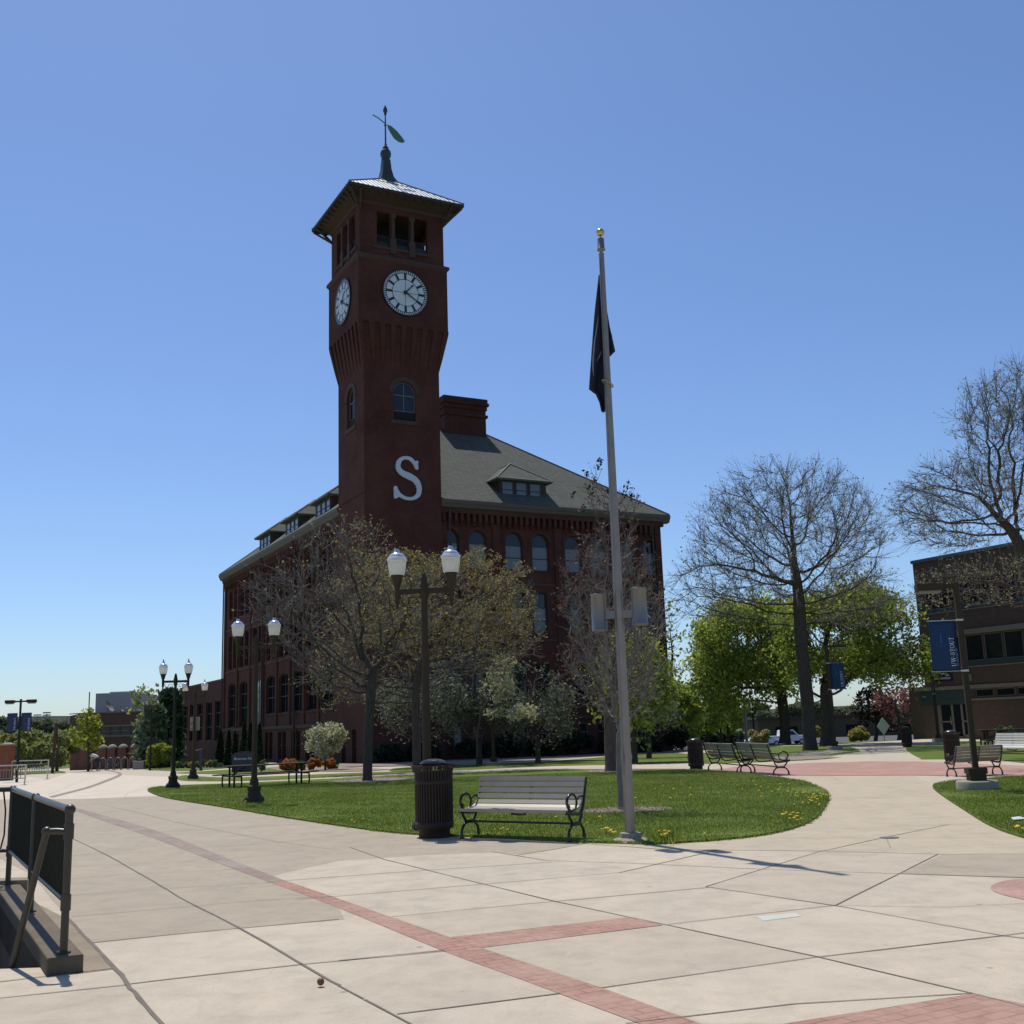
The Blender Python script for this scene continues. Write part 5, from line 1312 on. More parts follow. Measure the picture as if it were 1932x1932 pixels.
# flag
rows = [(500, 216, 232), (620, 205, 236), (850, 180, 300), (1000, 168, 325), (1235, 150, 376), (1285, 147, 322), (1450, 135, 300), (1590, 126, 296), (1640, 190, 292), (1720, 225, 284), (1810, 243, 276)]
cen = lambda py: 243+(py-350)*.0476
flag = thing('flag', 'dark blue-black flag hanging limp against the flagpole', 'flag', (fx, fy, 0))
V = []; nx = 18
for py, Lx, Rx in rows:
    z = at(1086.3+cen(py)*.1985, 415.3+py*.1985, fy)[2]; wdt = (Rx-Lx)
    for i in range(nx+1):
        t = i/nx; x = (Lx+wdt*t-cen(py))*.00158; y = .075+.035*sin(t*9+py*.002)*min(1, (py-450)/400)+.03*t
        V.append((x, y, z))
b = MB(); b.add(V, [(r*(nx+1)+i, r*(nx+1)+i+1, (r+1)*(nx+1)+i+1, (r+1)*(nx+1)+i) for r in range(len(rows)-1) for i in range(nx)], True)
fo = b.build('cloth', MT['flag'], flag); sm = fo.modifiers.new('solid', 'SOLIDIFY'); sm.thickness = .004
def fl(px, py): return ((px-cen(py))*.00158, .0, at(1086.3+cen(py)*.1985, 415.3+py*.1985, fy)[2])
b = MB()
for stroke, wds in (([(213, 900), (200, 1000), (175, 1150), (163, 1300), (160, 1400), (168, 1470)], [1, 4, 6, 7, 6, 2]), ([(238, 1240), (222, 1290), (193, 1335)], [1.5, 3.5, 1]), ([(338, 1075), (346, 1110)], [3, 3])):
    vs = []
    for (px, py), wq in zip(stroke, wds):
        for s in (-1, 1): p = fl(px+s*wq, py); vs.append((p[0], .028, p[2]))
    b.add(vs, [(2*i, 2*i+1, 2*i+3, 2*i+2) for i in range(len(stroke)-1)])
b.build('flag_marking', MT['flagw'], flag)
rr = MB(); pts = []
for i in range(25):
    a = radians(120)+i/24*radians(300); c0 = fl(298, 1540); pts.append((c0[0]+.075*cos(a), .0+.085*sin(a), c0[2]+.05*cos(a)*-1.0-.02))
rr.tube(pts, [.011+.003*(i % 2) for i in range(25)], 7); tag(rr.build('beaded_ring', MT['rope'], loc=(fx, fy, 0)), 'tan beaded retainer ring looped round the flagpole below the flag', 'ring')

# ---- banner poles
def glyph(ch):
    def r(x0, y0, x1, y1): return [(x0, y0), (x1, y0), (x1, y1), (x0, y1)]
    sf = .045
    if ch == 'T': return .72, [r(.29, 0, .43, 1), r(.0, .93, .72, 1), r(.0, .80, .05, .93), r(.67, .80, .72, .93), r(.2, 0, .52, sf)]
    if ch == 'U':
        o = [(.09, 1-sf), (.09, .32)]+[(.09+.30-.30*cos(pi*i/10), .32-.32*sin(pi*i/10)) for i in range(1, 10)]+[(.69, .32), (.69, 1-sf), (.63, 1-sf), (.63, .34)]
        o += [(.43+.20*cos(pi*i/10), .34-.24*sin(pi*i/10)) for i in range(1, 10)]+[(.23, .34), (.23, 1-sf)]
        return .78, [o, r(0, 1-sf, .32, 1), r(.54, 1-sf, .78, 1)]
    if ch == 'W': return 1.2, [[(.08, 1), (.24, 1), (.46, .0), (.36, .0)], [(.36, 0), (.46, 0), (.66, 1), (.58, 1)], [(.54, 1), (.70, 1), (.92, 0), (.82, 0)], [(.82, 0), (.92, 0), (1.10, 1), (1.03, 1)], r(0, 1-sf, .34, 1), r(.46, 1-sf, .8, 1), r(.94, 1-sf, 1.2, 1)]
    if ch == '-': return .40, [r(.03, .36, .37, .46)]
    if ch == 'O':
        o = []
        for i in range(24):
            a0, a1 = 2*pi*i/24, 2*pi*(i+1)/24
            o.append([(.44+.44*cos(a0), .5+.51*sin(a0)), (.44+.44*cos(a1), .5+.51*sin(a1)), (.44+.29*cos(a1), .5+.44*sin(a1)), (.44+.29*cos(a0), .5+.44*sin(a0))])
        return .88, o
    if ch == 'S': return .58, [[(x*.56, y) for x, y in SN]]
def serif_word(b, word, size, fn):
    x = 0
    for ch in word:
        wdt, polys = glyph(ch)
        for p in polys: fill_poly(b, [(x+a, c) for a, c in p], 0, .004, lambda X, Y, d: fn(X*size, Y*size, d))
        x += wdt+.1
    return x*size
def banner(t, x0, x1, z0, z1, mat='banner', text=True, small=True, y=0):
    b = MB(); n = 10; vs = []
    for j in range(n+1):
        for i in range(5):
            vs.append((x0+(x1-x0)*i/4, y+.012*sin(j*.7+i*.9)*(0 if j in (0, n) else 1), z0+(z1-z0)*j/n))
    b.add(vs, [(j*5+i, j*5+i+1, (j+1)*5+i+1, (j+1)*5+i) for j in range(n) for i in range(4)], True)
    c = b.build('banner', MT[mat], t); m = c.modifiers.new('s', 'SOLIDIFY'); m.thickness = .004
    w_, h_ = x1-x0, z1-z0
    if text:
        b = MB(); size = w_*.152
        serif_word(b, 'UW-STOUT', size*1.15, lambda X, Y, d: (x0+w_*.86-Y*.95, y-.018-d, z0+h_*.085+X*.93)); b.build('banner_lettering', MT['white'], c)
    if small:
        mt = Matrix(((0, -1, 0, x0+w_*.925), (0, 0, -1, y-.02), (1, 0, 0, z0+h_*.085), (0, 0, 0, 1)))
        text_mesh('banner_small_lettering', 'ESTABLISHED 1891', w_*.085, MT['white_dim'], c, mt, 'LEFT', .002)
        e = MB(); cx, cz, R = x0+w_*.40, z0+h_*.66, w_*.33
        for i in range(48):
            a0, a1 = 2*pi*i/48, 2*pi*(i+1)/48
            for r0, r1 in ((.95, 1), (.72, .75)): e.add([(cx+R*r*cos(a), y-.016, cz+R*r*sin(a)) for r, a in ((r0, a0), (r1, a0), (r1, a1), (r0, a1))], [(0, 1, 2, 3)])
        e.add([(cx+R*x, y-.016, cz+R*z) for x, z in ((-.12, -.6), (.12, -.6), (.1, .35), (0, .6), (-.1, .35))], [(0, 1, 2, 3, 4)])
        e.build('banner_emblem', MT['banner_m'], c)
def banner_pole(label, loc, rot, H, arm, bw, bz0, bz1, side, mat='post_olive', foot=True, pw=.056, small=True, text=True, bmat='banner'):
    t = thing('banner_lamp', label, 'street lamp', loc, rot, 'box-head lamp poles with blue banners')
    if foot:
        b = MB(); b.lathe([(.42, -.1), (.42, .17), (.40, .2), (.02, .2)], 20); b.build('concrete_footing', MT['cap'], t)
        b = MB(); b.box(-.16, .16, -.16, .16, .2, .42); b.box(-.19, .19, -.17, .17, .34, .46); b.build('base_cover', MT['rust'] if foot == 2 else MT[mat], t)
    b = MB(); b.box(-pw, pw, -pw, pw, .0 if not foot else .42, H); b.build('pole', MT[mat], t, .008)
    s = side
    b = MB(); b.box(s*pw, s*arm*.5, -.045, .045, H-.12, H-.02); b.build('arm', MT[mat], t)
    b = MB(); b.add([(s*arm*.35, -.13, H-.15), (s*arm, -.13, H-.15), (s*arm, .13, H-.15), (s*arm*.35, .13, H-.15), (s*arm*.35, -.13, H), (s*arm, -.13, H), (s*arm, .13, H), (s*arm*.35, .13, H)],
                    [(0, 3, 2, 1), (4, 5, 6, 7), (0, 1, 5, 4), (1, 2, 6, 5), (2, 3, 7, 6), (3, 0, 4, 7)]); hd_ = b.build('lamp_head', MT[mat], t)
    b = MB(); b.lathe([(.001, 0)], 3) if False else b.box(s*arm*.42, s*arm*.95, -.11, .11, H-.2, H-.152); b.build('lens', MT['cap'], hd_)
    for z in (bz0-.01, bz1+.01):
        b = MB(); b.tube([(0, 0, z), (s*(bw+.12), 0, z)], .010, 6); b.box(-pw-.01, pw+.01, -pw-.01, pw+.01, z-.02, z+.02); b.build('banner_arm', MT['silver'], t)
    x0, x1 = (.09, .09+bw) if s > 0 else (-.09-bw, -.09)
    banner(t, x0, x1, bz0, bz1, bmat, text, small)
    return t
q = gnd(1845, 1491); Y = q[1]
zf = lambda px, py, Y: at(px, py, Y)[2]-g(at(px, py, Y)[0], Y)
banner_pole('square lamp pole with a large blue banner, on a round concrete footing', on_ground(q[0], q[1]), radians(-6), zf(1800, 1100, Y), .84, .565, zf(1805, 1265, Y), zf(1800, 1171, Y), -1)
q = at(1575, 1409, 64); Y = 64
banner_pole('lamp pole with a small blue banner in front of the leafy trees', on_ground(q[0], Y), radians(-6), zf(1561, 1217, Y), 1.1, .8, zf(1570, 1300, Y), zf(1567, 1251, Y), 1, pw=.09)
q = at(1771, 1394, 74); Y = 74
banner_pole('lamp pole with a narrow dark banner beside the office entrance', on_ground(q[0], Y), radians(62), zf(1752, 1262, Y), .9, .75, zf(1757, 1309, Y), zf(1754, 1268, Y), -1, pw=.09, bmat='banner_d')
q = at(931, 1428, 60); Y = 60
banner_pole('thin dark lamp pole with an edge-on blue banner under the hall trees', on_ground(q[0], Y), radians(80), zf(931, 1236, Y), .9, .65, zf(931, 1330, Y), zf(931, 1295, Y), -1, pw=.08, small=False, text=False)
# double headed pole with twin banners at far left
q = at(32, 1462, 58); Y = 58; t = thing('banner_lamp', 'double-headed lamp pole with twin navy banners at far left', 'street lamp', on_ground(q[0], Y), radians(-3), 'box-head lamp poles with blue banners')
H = zf(38, 1319, Y); b = MB(); b.lathe([(.07, 0), (.07, H*.55), (.055, H*.56), (.055, H)], 12); b.build('pole', MT['post'], t)
b = MB(); b.box(-.8, .8, -.03, .03, H-.16, H-.08); b.build('crossarm', MT['post'], t)
for s in (-1, 1):
    b = MB(); b.prism([(s*.38, H-.2), (s*.8, H-.2), (s*.8, H-.04), (s*.38, H-.04), (s*.3, H-.1)], -.12, .12, 'xz'); b.build('lamp_head', MT['post'], t)
    b = MB(); b.box(s*.42, s*.75, -.1, .1, H-.25, H-.2); b.build('lens', MT['cap'], t)
    z1_ = zf(38, 1345, Y); z0_ = zf(38, 1380, Y); x0, x1 = (.07, .62) if s > 0 else (-.68, -.13)
    banner(t, x0, x1, z0_, z1_, 'banner_d', True, False)
# plain lamp pole in front of the pines
q = at(283, 1442, 80); Y = 80; t = thing('lamp_pole', 'thin dark lamp pole with a flat head before the pine trees', 'street lamp', on_ground(q[0], Y))
H = zf(286, 1336, Y); b = MB(); b.lathe([(.09, 0), (.07, .3), (.06, H)], 8); b.build('pole', MT['post'], t); b = MB(); b.box(-.5, .45, -.2, .2, H-.02, H+.2); b.build('lamp_head', MT['wood_dark'], t)
for px, y0, y1, lab in ((99.5, 1365, 1442, 'plain dark post left of the young bright green tree'),):
    q = at(px, y1, 80); t = MB().tube([(0, 0, 0), (.1, 0, zf(px, y0, 80))], .11, 8); tag(t.build('timber_post', MT['wood_dark'], loc=on_ground(q[0], 80)), lab, 'post')
for px, y0, lab, Y in ((1361, 1300, 'dark slim pole under the green trees, left of the banner pole pair', 110), (1409, 1310, 'grey slim pole beside the parked bikes', 104), (1424, 1318, 'slim pole with a dark banner near the parked white cars', 120)):
    q = at(px, 1398, Y); t = thing('lamp_pole', lab, 'pole', on_ground(q[0], Y)); zz = at(px-6, y0, Y)[2]-g(q[0], Y)
    MB().lathe([(.16, 0), (.12, 1), (.10, zz)], 8).build('pole', MT['post'] if px != 1409 else MT['alum2'], t)
    if px == 1424: MB().box(-1.0, -.15, -.02, .02, zz-2.0, zz-.1).build('banner', MT['banner_d'], t)

# ---- hall name sign, info post
q = gnd(460, 1457); Y = q[1]; sw = 44*scale_at(Y); sh = 36*scale_at(Y)
t = thing('name_sign', 'navy arched-top sign board naming the hall, behind the picnic table', 'sign', on_ground(q[0], q[1]), radians(4))
pr = [(-sw/2, 0), (sw/2, 0), (sw/2, sh*.78)]+[(sw/2*cos(pi*i/14), sh*.78+sh*.22*sin(pi*i/14)) for i in range(1, 14)]+[(-sw/2, sh*.78)]
b = MB(); b.prism(pr, -.05, .05, 'xz'); b.build('board', MT['navy'], t)
b = MB(); b.box(-sw/2, sw/2, -.07, .07, -.08, .02); b.build('plinth', MT['astone'], t)
e = MB(); 
for (a, c), (a2, c2) in zip(pr[2:-1], pr[3:]): e.bar((a, 0, c), (a2, 0, c2), .12, .015, (0, 1, 0))
e.build('edge_trim', MT['sand_trim'], t)
text_mesh('lettering', 'Bowman Hall', .2*sw/1.27, MT['white'], t, Matrix(((1, 0, 0, 0), (0, 0, -1, -.055), (0, 1, 0, sh*.68), (0, 0, 0, 1))), xs=.95)
q = gnd(379, 1454); Y = q[1]; t = thing('info_post', 'dark upright information post with a tilted panel on the grass strip', 'sign', on_ground(q[0], q[1]), 0)
hh = 40*scale_at(Y); MB().box(-.09, .09, -.05, .05, 0, hh*.93).build('post', MT['navy'], t); b = MB(); b.bar((-.35, 0, hh*.92), (.1, 0, hh), .3, .04, (0, 0, 1)); b.build('panel', MT['alum2'], t)

# ---- near railing, kerb and stairwell
st = thing('stairwell_kerb', 'low concrete kerb and sunken stair beside the railing, near left corner', 'kerb')
b = MB(); e0 = KA-KD*.12; e1 = KB+KD*.3
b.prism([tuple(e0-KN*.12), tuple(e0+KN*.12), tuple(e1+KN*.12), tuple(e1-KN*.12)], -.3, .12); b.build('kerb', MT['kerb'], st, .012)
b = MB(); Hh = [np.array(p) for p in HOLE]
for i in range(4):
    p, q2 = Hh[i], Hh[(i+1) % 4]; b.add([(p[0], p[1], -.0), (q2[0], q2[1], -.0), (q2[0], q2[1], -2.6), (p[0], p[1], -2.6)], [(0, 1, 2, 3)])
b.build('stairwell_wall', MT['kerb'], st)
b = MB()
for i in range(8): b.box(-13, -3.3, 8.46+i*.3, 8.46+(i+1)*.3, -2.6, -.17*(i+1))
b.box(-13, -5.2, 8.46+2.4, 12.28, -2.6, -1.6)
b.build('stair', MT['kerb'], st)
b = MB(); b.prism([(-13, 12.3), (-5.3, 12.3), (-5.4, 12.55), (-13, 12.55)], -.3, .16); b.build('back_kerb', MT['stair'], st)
rl = thing('handrail_fence', 'dark painted tube railing with close pickets round the sunken stair', 'railing')
def kp(t, z, o=0): p = KA+KD*t+KN*o; return (p[0], p[1], z)
LR = float(np.linalg.norm(KB-KA)); zT = 1.11; zB = .47
b = MB(); b.tube([kp(0, zT), kp(LR, zT)], .027, 12); b.tube([kp(0, zB), kp(LR, zB)], .019, 10)
b.tube([kp(LR, zT), (-13, kp(LR, 0)[1]+.1, zT)], .027, 12); b.tube([kp(LR, zB), (-13, kp(LR, 0)[1]+.1, zB)], .019, 10); b.build('rail', MT['rail'], rl)
for tt in (0, LR*.5, LR):
    b = MB(); b.tube([kp(tt, .115), kp(tt, zT)], .028, 14); b.tube([kp(tt, .12), kp(tt, .135)], .05, 14)
    b.sphere(kp(tt, zT), .041, 14); b.tube([kp(tt, zB-.06), kp(tt, zB+.05)], .036, 14)
    b.build('post', MT['rail'], rl)
b = MB()
for x in (-7.2, -9.2, -11.2): b.tube([(x, kp(LR, 0)[1]+.05, .18), (x, kp(LR, 0)[1]+.05, zT)], .028, 12)
b.build('post', MT['rail'], rl)
b = MB(); n = int(LR/.075)
for i in range(1, n):
    tt = LR*i/n
    if abs(tt-LR*.5) < .03: continue
    b.tube([kp(tt, zB), kp(tt, zT)], .0085, 6, False)
b.build('pickets', MT['railmesh'], rl)
b = MB(); yb = kp(LR, 0)[1]+.05
for i in range(60):
    x = -5.5-i*.125; bow = .035*(1 if i % 2 else -1)
    b.tube([(x, yb, zB), (x+bow, yb, zB+.16), (x+bow, yb, zB+.42), (x, yb, zT)], .0085, 6, False)
b.build('pickets', MT['railmesh'], rl)
hp = MB(); W0 = at(88, 1569, KA[1]-.02); W0 = (W0[0], W0[1], W0[2]); hz = W0[2]
hp.tube([kp(0, hz-.01), ((W0[0]+KA[0])/2, W0[1]+.0, hz), W0], .024, 12); hp.sphere(W0, .036, 12); hp.tube([kp(0, hz-.06), kp(0, hz+.05)], .036, 12)
F0 = at(22, 1824, 8.50); hp.tube([W0, tuple(F0), (F0[0]-(W0[0]-F0[0])*.6, F0[1]-.0, -.55)], .024, 12); hp.build('handrail', MT['rail'], rl)

# ---- silver railings at far left
def steel_rail(label, endpx, H, L_, ry):
    q = gnd(*endpx); t = thing('steel_railing', label, 'railing', on_ground(q[0], q[1]), ry, 'galvanised railings at the left edge')
    b = MB(); b.box(-L_, .05, -.04, .04, H-.03, H+.02); b.build('top_rail', MT['silver'], t)
    b = MB(); b.box(-L_, 0, .12, .15, .28, .32); b.box(-L_, 0, .12, .15, H-.22, H-.18)
    k = 0; x = -.25
    while x > -L_: b.box(x-.012, x+.012, .125, .145, .28, H-.18); x -= .13
    b.build('infill', MT['alum2'], t)
    x = 0
    while x > -L_:
        b = MB(); b.bar((x, 0, 0), (x+.04, 0, H), .05, .05); b.cbox(x, 0, 0, .25, .12, .02); b.build('post', MT['silver'], t)
        b = MB(); b.bar((x-.45, .13, H-.2), (x-.35, 0, H-.02), .03, .03); b.build('strut', MT['silver'], t); x -= 2.0
    return t
q = gnd(89, 1470); steel_rail('longer galvanised railing with infill bars, behind', (89, 1470), 34.5*scale_at(q[1]), 9, radians(1))
q = gnd(46, 1481); steel_rail('nearer galvanised railing ending just left of the stair railing', (46, 1481), 36*scale_at(q[1]), 8, radians(1))
pb_ = MB(); sheet('shadow_strip', [(0, 1462), (20, 1457), (100, 1453.5), (122, 1456), (124, 1458.5), (60, 1461), (0, 1465), (-60, 1466), (-60, 1460)], MT['ground'], .02)  # ground-coloured strip painted in for the planter's shadow by the railings

# ---- bike racks, bicycles and a person
r0 = None
for i, px in enumerate((178.5, 193.8, 208, 222, 235, 249)):
    x, y = xy_at(px, 86.5, 1447)
    if r0 is None:
        r0 = thing('bike_rack', 'grey inverted-U bike rack hoops in a row by the brick pier wall', 'bike rack', on_ground(x, y), radians(12), 'hoop bike racks')
        hh = .92; pts = [(-.21, 0, 0), (-.21, 0, hh-.21)]+[(-.21*cos(pi*k/8), 0, hh-.21+.21*sin(pi*k/8)) for k in range(1, 8)]+[(.21, 0, hh-.21), (.21, 0, 0)]
        MB().tube(pts, .04, 8).build('hoop', MT['alum2'], r0)
        b = MB(); b.cbox(-.21, 0, 0, .16, .16, .02); b.cbox(.21, 0, 0, .16, .16, .02); b.build('foot_plate', MT['alum2'], r0)
    else: dup(r0, on_ground(x, y), radians(12))
def bicycle(label, loc, rot):
    t = thing('bicycle', label, 'bicycle', loc, rot, 'parked bicycles')
    for x in (-.52, .52):
        b = MB(); pts = [(x+.34*cos(2*pi*i/20), 0, .34+.34*sin(2*pi*i/20)) for i in range(21)]; b.tube(pts, .02, 6, False); wdl = b.build('wheel', MT['tyre'], t)
        b = MB()
        for i in range(10): b.tube([(x, 0, .34), (x+.33*cos(pi*i/5), 0, .34+.33*sin(pi*i/5))], .003, 3, False)
        b.build('spokes', MT['silver'], wdl)
    b = MB(); P = dict(r=(-.52, 0, .34), bb=(-.08, 0, .30), st=(-.2, 0, .82), hd=(.36, 0, .80), f=(.52, 0, .34))
    for a, c in (('r', 'bb'), ('bb', 'st'), ('r', 'st'), ('st', 'hd'), ('bb', 'hd'), ('hd', 'f')): b.tube([P[a], P[c]], .016, 6)
    b.build('frame', MT['bbody'], t); MB().bar((-.32, 0, .90), (-.08, 0, .92), .12, .05).build('saddle', MT['black'], t)
    b = MB(); b.tube([(.36, 0, .8), (.34, 0, .95), (.34, -.26, .98)], .014, 6); b.tube([(.34, 0, .95), (.34, .26, .98)], .014, 6); b.build('handlebar', MT['black'], t)
    return t
x, y = xy_at(211, 86.2, 1447); bicycle('dark bicycle locked to the left row of bike hoops', on_ground(x, y), radians(70))
x, y = xy_at(1400, 98, 1401); bicycle('dark bicycle leaning beside the lawn under the green trees, left one', on_ground(x, y), radians(20))
x, y = xy_at(1422, 97, 1401); bicycle('dark bicycle leaning beside the lawn under the green trees, right one', on_ground(x, y), radians(-15))
def skin_body(name, verts, edges, radii, mat, parent, lvl=2, root=0):
    me = bpy.data.meshes.new(name); me.from_pydata(verts, edges, []); o = bpy.data.objects.new(name, me); COL.objects.link(o)
    o.modifiers.new('skin', 'SKIN')
    for i, r in enumerate(radii): me.skin_vertices[0].data[i].radius = (r, r*.85) if not isinstance(r, tuple) else r
    me.skin_vertices[0].data[root].use_root = True
    s = o.modifiers.new('sub', 'SUBSURF'); s.levels = lvl; s.render_levels = lvl
    dg = bpy.context.evaluated_depsgraph_get(); m2 = bpy.data.meshes.new_from_object(o.evaluated_get(dg)); m2.name = name
    bpy.data.objects.remove(o); m2.materials.clear(); m2.materials.append(mat)
    for p in m2.polygons: p.use_smooth = True
    o = bpy.data.objects.new(name, m2); COL.objects.link(o); o.parent = parent; return o
x, y = xy_at(184, 85.6, 1447)
pe = thing('person', 'person in a white shirt bending over by the bike racks', 'person', on_ground(x, y), radians(8))
V = [(0, 0, .86), (-.10, 0, 1.05), (-.28, 0, 1.22), (-.40, 0, 1.22), (-.47, 0, 1.16), (-.56, 0, 1.10),
     (.02, -.1, .84), (.03, -.11, .47), (.06, -.11, .08), (-.06, -.12, .03), (.02, .1, .84), (-.03, .11, .47), (0, .11, .08), (-.12, .12, .03),
     (-.36, -.18, 1.2), (-.42, -.2, .95), (-.5, -.17, .74), (-.36, .18, 1.2), (-.44, .2, .95), (-.54, .17, .76), (-.55, -.16, .68), (-.59, .16, .70)]
E_ = [(0, 1), (1, 2), (2, 3), (3, 4), (4, 5), (0, 6), (6, 7), (7, 8), (8, 9), (0, 10), (10, 11), (11, 12), (12, 13), (2, 14), (14, 15), (15, 16), (2, 17), (17, 18), (18, 19), (16, 20), (19, 21)]
Rr = [.15, .15, .17, .07, .09, .075, .09, .065, .05, .045, .09, .065, .05, .045, .06, .045, .035, .06, .045, .035, .035, .035]
skin = simple('skin', (.42, .26, .18), .6); shirt = simple('white_shirt', (.80, .80, .80), .8); trou = simple('dark_trousers', (.03, .035, .05), .8)
skin_body('body', V, E_, Rr, skin, pe)
V = [(.0, 0, .88), (-.10, 0, 1.07), (-.28, 0, 1.24), (-.36, -.18, 1.22), (-.41, -.2, 1.02), (-.36, .18, 1.22), (-.42, .2, 1.02)]
skin_body('shirt', V, [(0, 1), (1, 2), (2, 3), (3, 4), (2, 5), (5, 6)], [.165, .175, .20, .08, .065, .08, .065], shirt, pe)
V = [(0, 0, .86), (.02, -.1, .82), (.03, -.11, .47), (.06, -.11, .12), (.02, .1, .82), (-.03, .11, .47), (0, .11, .12)]
skin_body('trousers', V, [(0, 1), (1, 2), (2, 3), (0, 4), (4, 5), (5, 6)], [.165, .11, .08, .07, .11, .08, .07], trou, pe)
b = MB(); b.sphere((-.565, 0, 1.09), .10, 12); b.build('hair', simple('teal_cap', (.10, .28, .28), .8), pe)
x, y = xy_at(263, 86, 1447); t = thing('waste_box', 'squat grey waste box at the right end of the bike hoops', 'box', on_ground(x, y))
MB().box(-.42, .42, -.3, .3, 0, .62).build('body', MT['alum2'], t, .02); MB().sphere((0, 0, .62), .2, 12).build('lid', MT['post'], t)

# ---- cars
def car(label, px, Y, rot, kind, mat, z=None, cat='car'):
    x, y = xy_at(px, Y, 1398); zz = g(x, y)
    t = thing('parked_'+('pickup' if kind == 'truck' else 'car'), label, cat, (x, y, zz), rot, 'cars parked beyond the trees')
    if kind == 'truck':
        side = [(-2.75, .5), (-2.75, 1.05), (-2.7, 1.15), (2.35, 1.15), (2.75, 1.02), (2.8, .5), (2.35, .42), (-2.4, .42)]; W_ = .95
        cabs = [(-.95, 1.14), (-.9, 1.8), (-.7, 1.88), (.75, 1.88), (1.35, 1.2), (1.4, 1.14)]; win = [(-.75, 1.22), (-.72, 1.76), (.65, 1.76), (1.15, 1.22)]
    else:
        side = [(-2.2, .45), (-2.25, .8), (-2.1, .95), (-1.2, 1.0), (1.1, .95), (2.0, .85), (2.25, .65), (2.2, .4), (-2.0, .35)]; W_ = .88
        cabs = [(-1.75, .97), (-1.15, 1.38), (-.5, 1.46), (.3, 1.42), (1.2, .94)]; win = [(-1.35, 1.02), (-.95, 1.33), (.25, 1.34), (.95, 1.0)]
    b = MB(); b.prism(side, -W_, W_, 'xz'); b.build('body', mat, t, .06)
    b = MB(); k = .80; n = len(cabs); zm = min(c[1] for c in cabs); zM = max(c[1] for c in cabs)
    vs = [(a, -W_*(1-.2*(c-zm)/(zM-zm)), c) for a, c in cabs]+[(a, W_*(1-.2*(c-zm)/(zM-zm)), c) for a, c in cabs]
    b.add(vs, [tuple(range(n)), tuple(range(n, 2*n))[::-1]]+[(i, (i+1) % n, n+(i+1) % n, n+i) for i in range(n)]); b.build('cabin', mat, t, .04)
    for s in (-1, 1):
        b = MB(); b.add([(a, s*(W_*(1-.2*(c-zm)/(zM-zm))+.01), c) for a, c in win], [tuple(range(len(win)))]); b.build('side_window', MT['glass'], t)
        for wx in ((-1.7, 1.75) if kind == 'truck' else (-1.4, 1.4)):
            b = MB(); b.tube([(wx, s*(W_-.2), .34), (wx, s*(W_+.01), .34)], .35, 18); wh = b.build('wheel', MT['tyre'], t)
            b = MB(); b.tube([(wx, s*(W_), .34), (wx, s*(W_+.02), .34)], .2, 14); b.build('rim', MT['silver'], wh)
    b = MB(); xe = side[5][0] if kind == 'truck' else 2.2; b.box(xe-.02, xe+.03, -W_*.8, -W_*.5, .62, .78); b.box(xe-.02, xe+.03, W_*.5, W_*.8, .62, .78); b.build('headlight', MT['silver'], t)
    return t
car('white pickup truck parked behind the big tree trunks', 1484, 152, radians(8), 'truck', MT['wbody'], cat='pickup')
car('white saloon car parked left of the pickup truck', 1440, 143, radians(10), 'sedan', MT['wbody'])
car('blue car parked left of the white cars, behind the bicycles', 1390, 150, radians(5), 'sedan', MT['bbody'])
# diamond sign seen from behind
x, y = xy_at(1669, 96, 1398); t = thing('diamond_sign', 'grey diamond road sign seen from behind near the pink tree', 'road sign', on_ground(x, y))
z = at(1669, 1370, 96)[2]-g(x, y); b = MB(); b.prism([(0, z-.75), (.55, z), (0, z+.75), (-.55, z)], -.01, .01, 'xz'); b.build('sign_plate', MT['clock_face'], t); MB().box(-.04, .04, .01, .07, 0, z+.5).build('post', MT['silver'], t)
# stadium lights on the far ridge
for px, py in ((70.8, 1351), (88.2, 1346.5)):
    x, y = xy_at(px, 560, 1350); zt = at(px, py, 560)[2]; t = thing('floodlight_mast', 'distant floodlight mast on the wooded ridge at far left', 'floodlight', (x, y, 0), 0, 'sports floodlights on the ridge')
    MB().lathe([(.35, 0), (.3, zt)], 6).build('mast', MT['alum2'], t); b = MB()
    for r in range(3): b.box(-1.9, 1.9, -.3, .1, zt-2.2+r*1.2, zt-1.6+r*1.2)
    b.build('lamp_bank', MT['alum2'], t)
# litter on the right lawn
q = gnd(1924, 1552); b = MB(); b.add([(-.12, -.06, .05), (.1, -.05, .06), (.13, .06, .045), (-.09, .07, .07), (0, .0, .09)], [(0, 1, 4), (1, 2, 4), (2, 3, 4), (3, 0, 4)]); tag(b.build('paper_scrap', MT['wbody'], loc=(q[0], q[1], 0)), 'crumpled white paper scrap on the right lawn', 'litter')
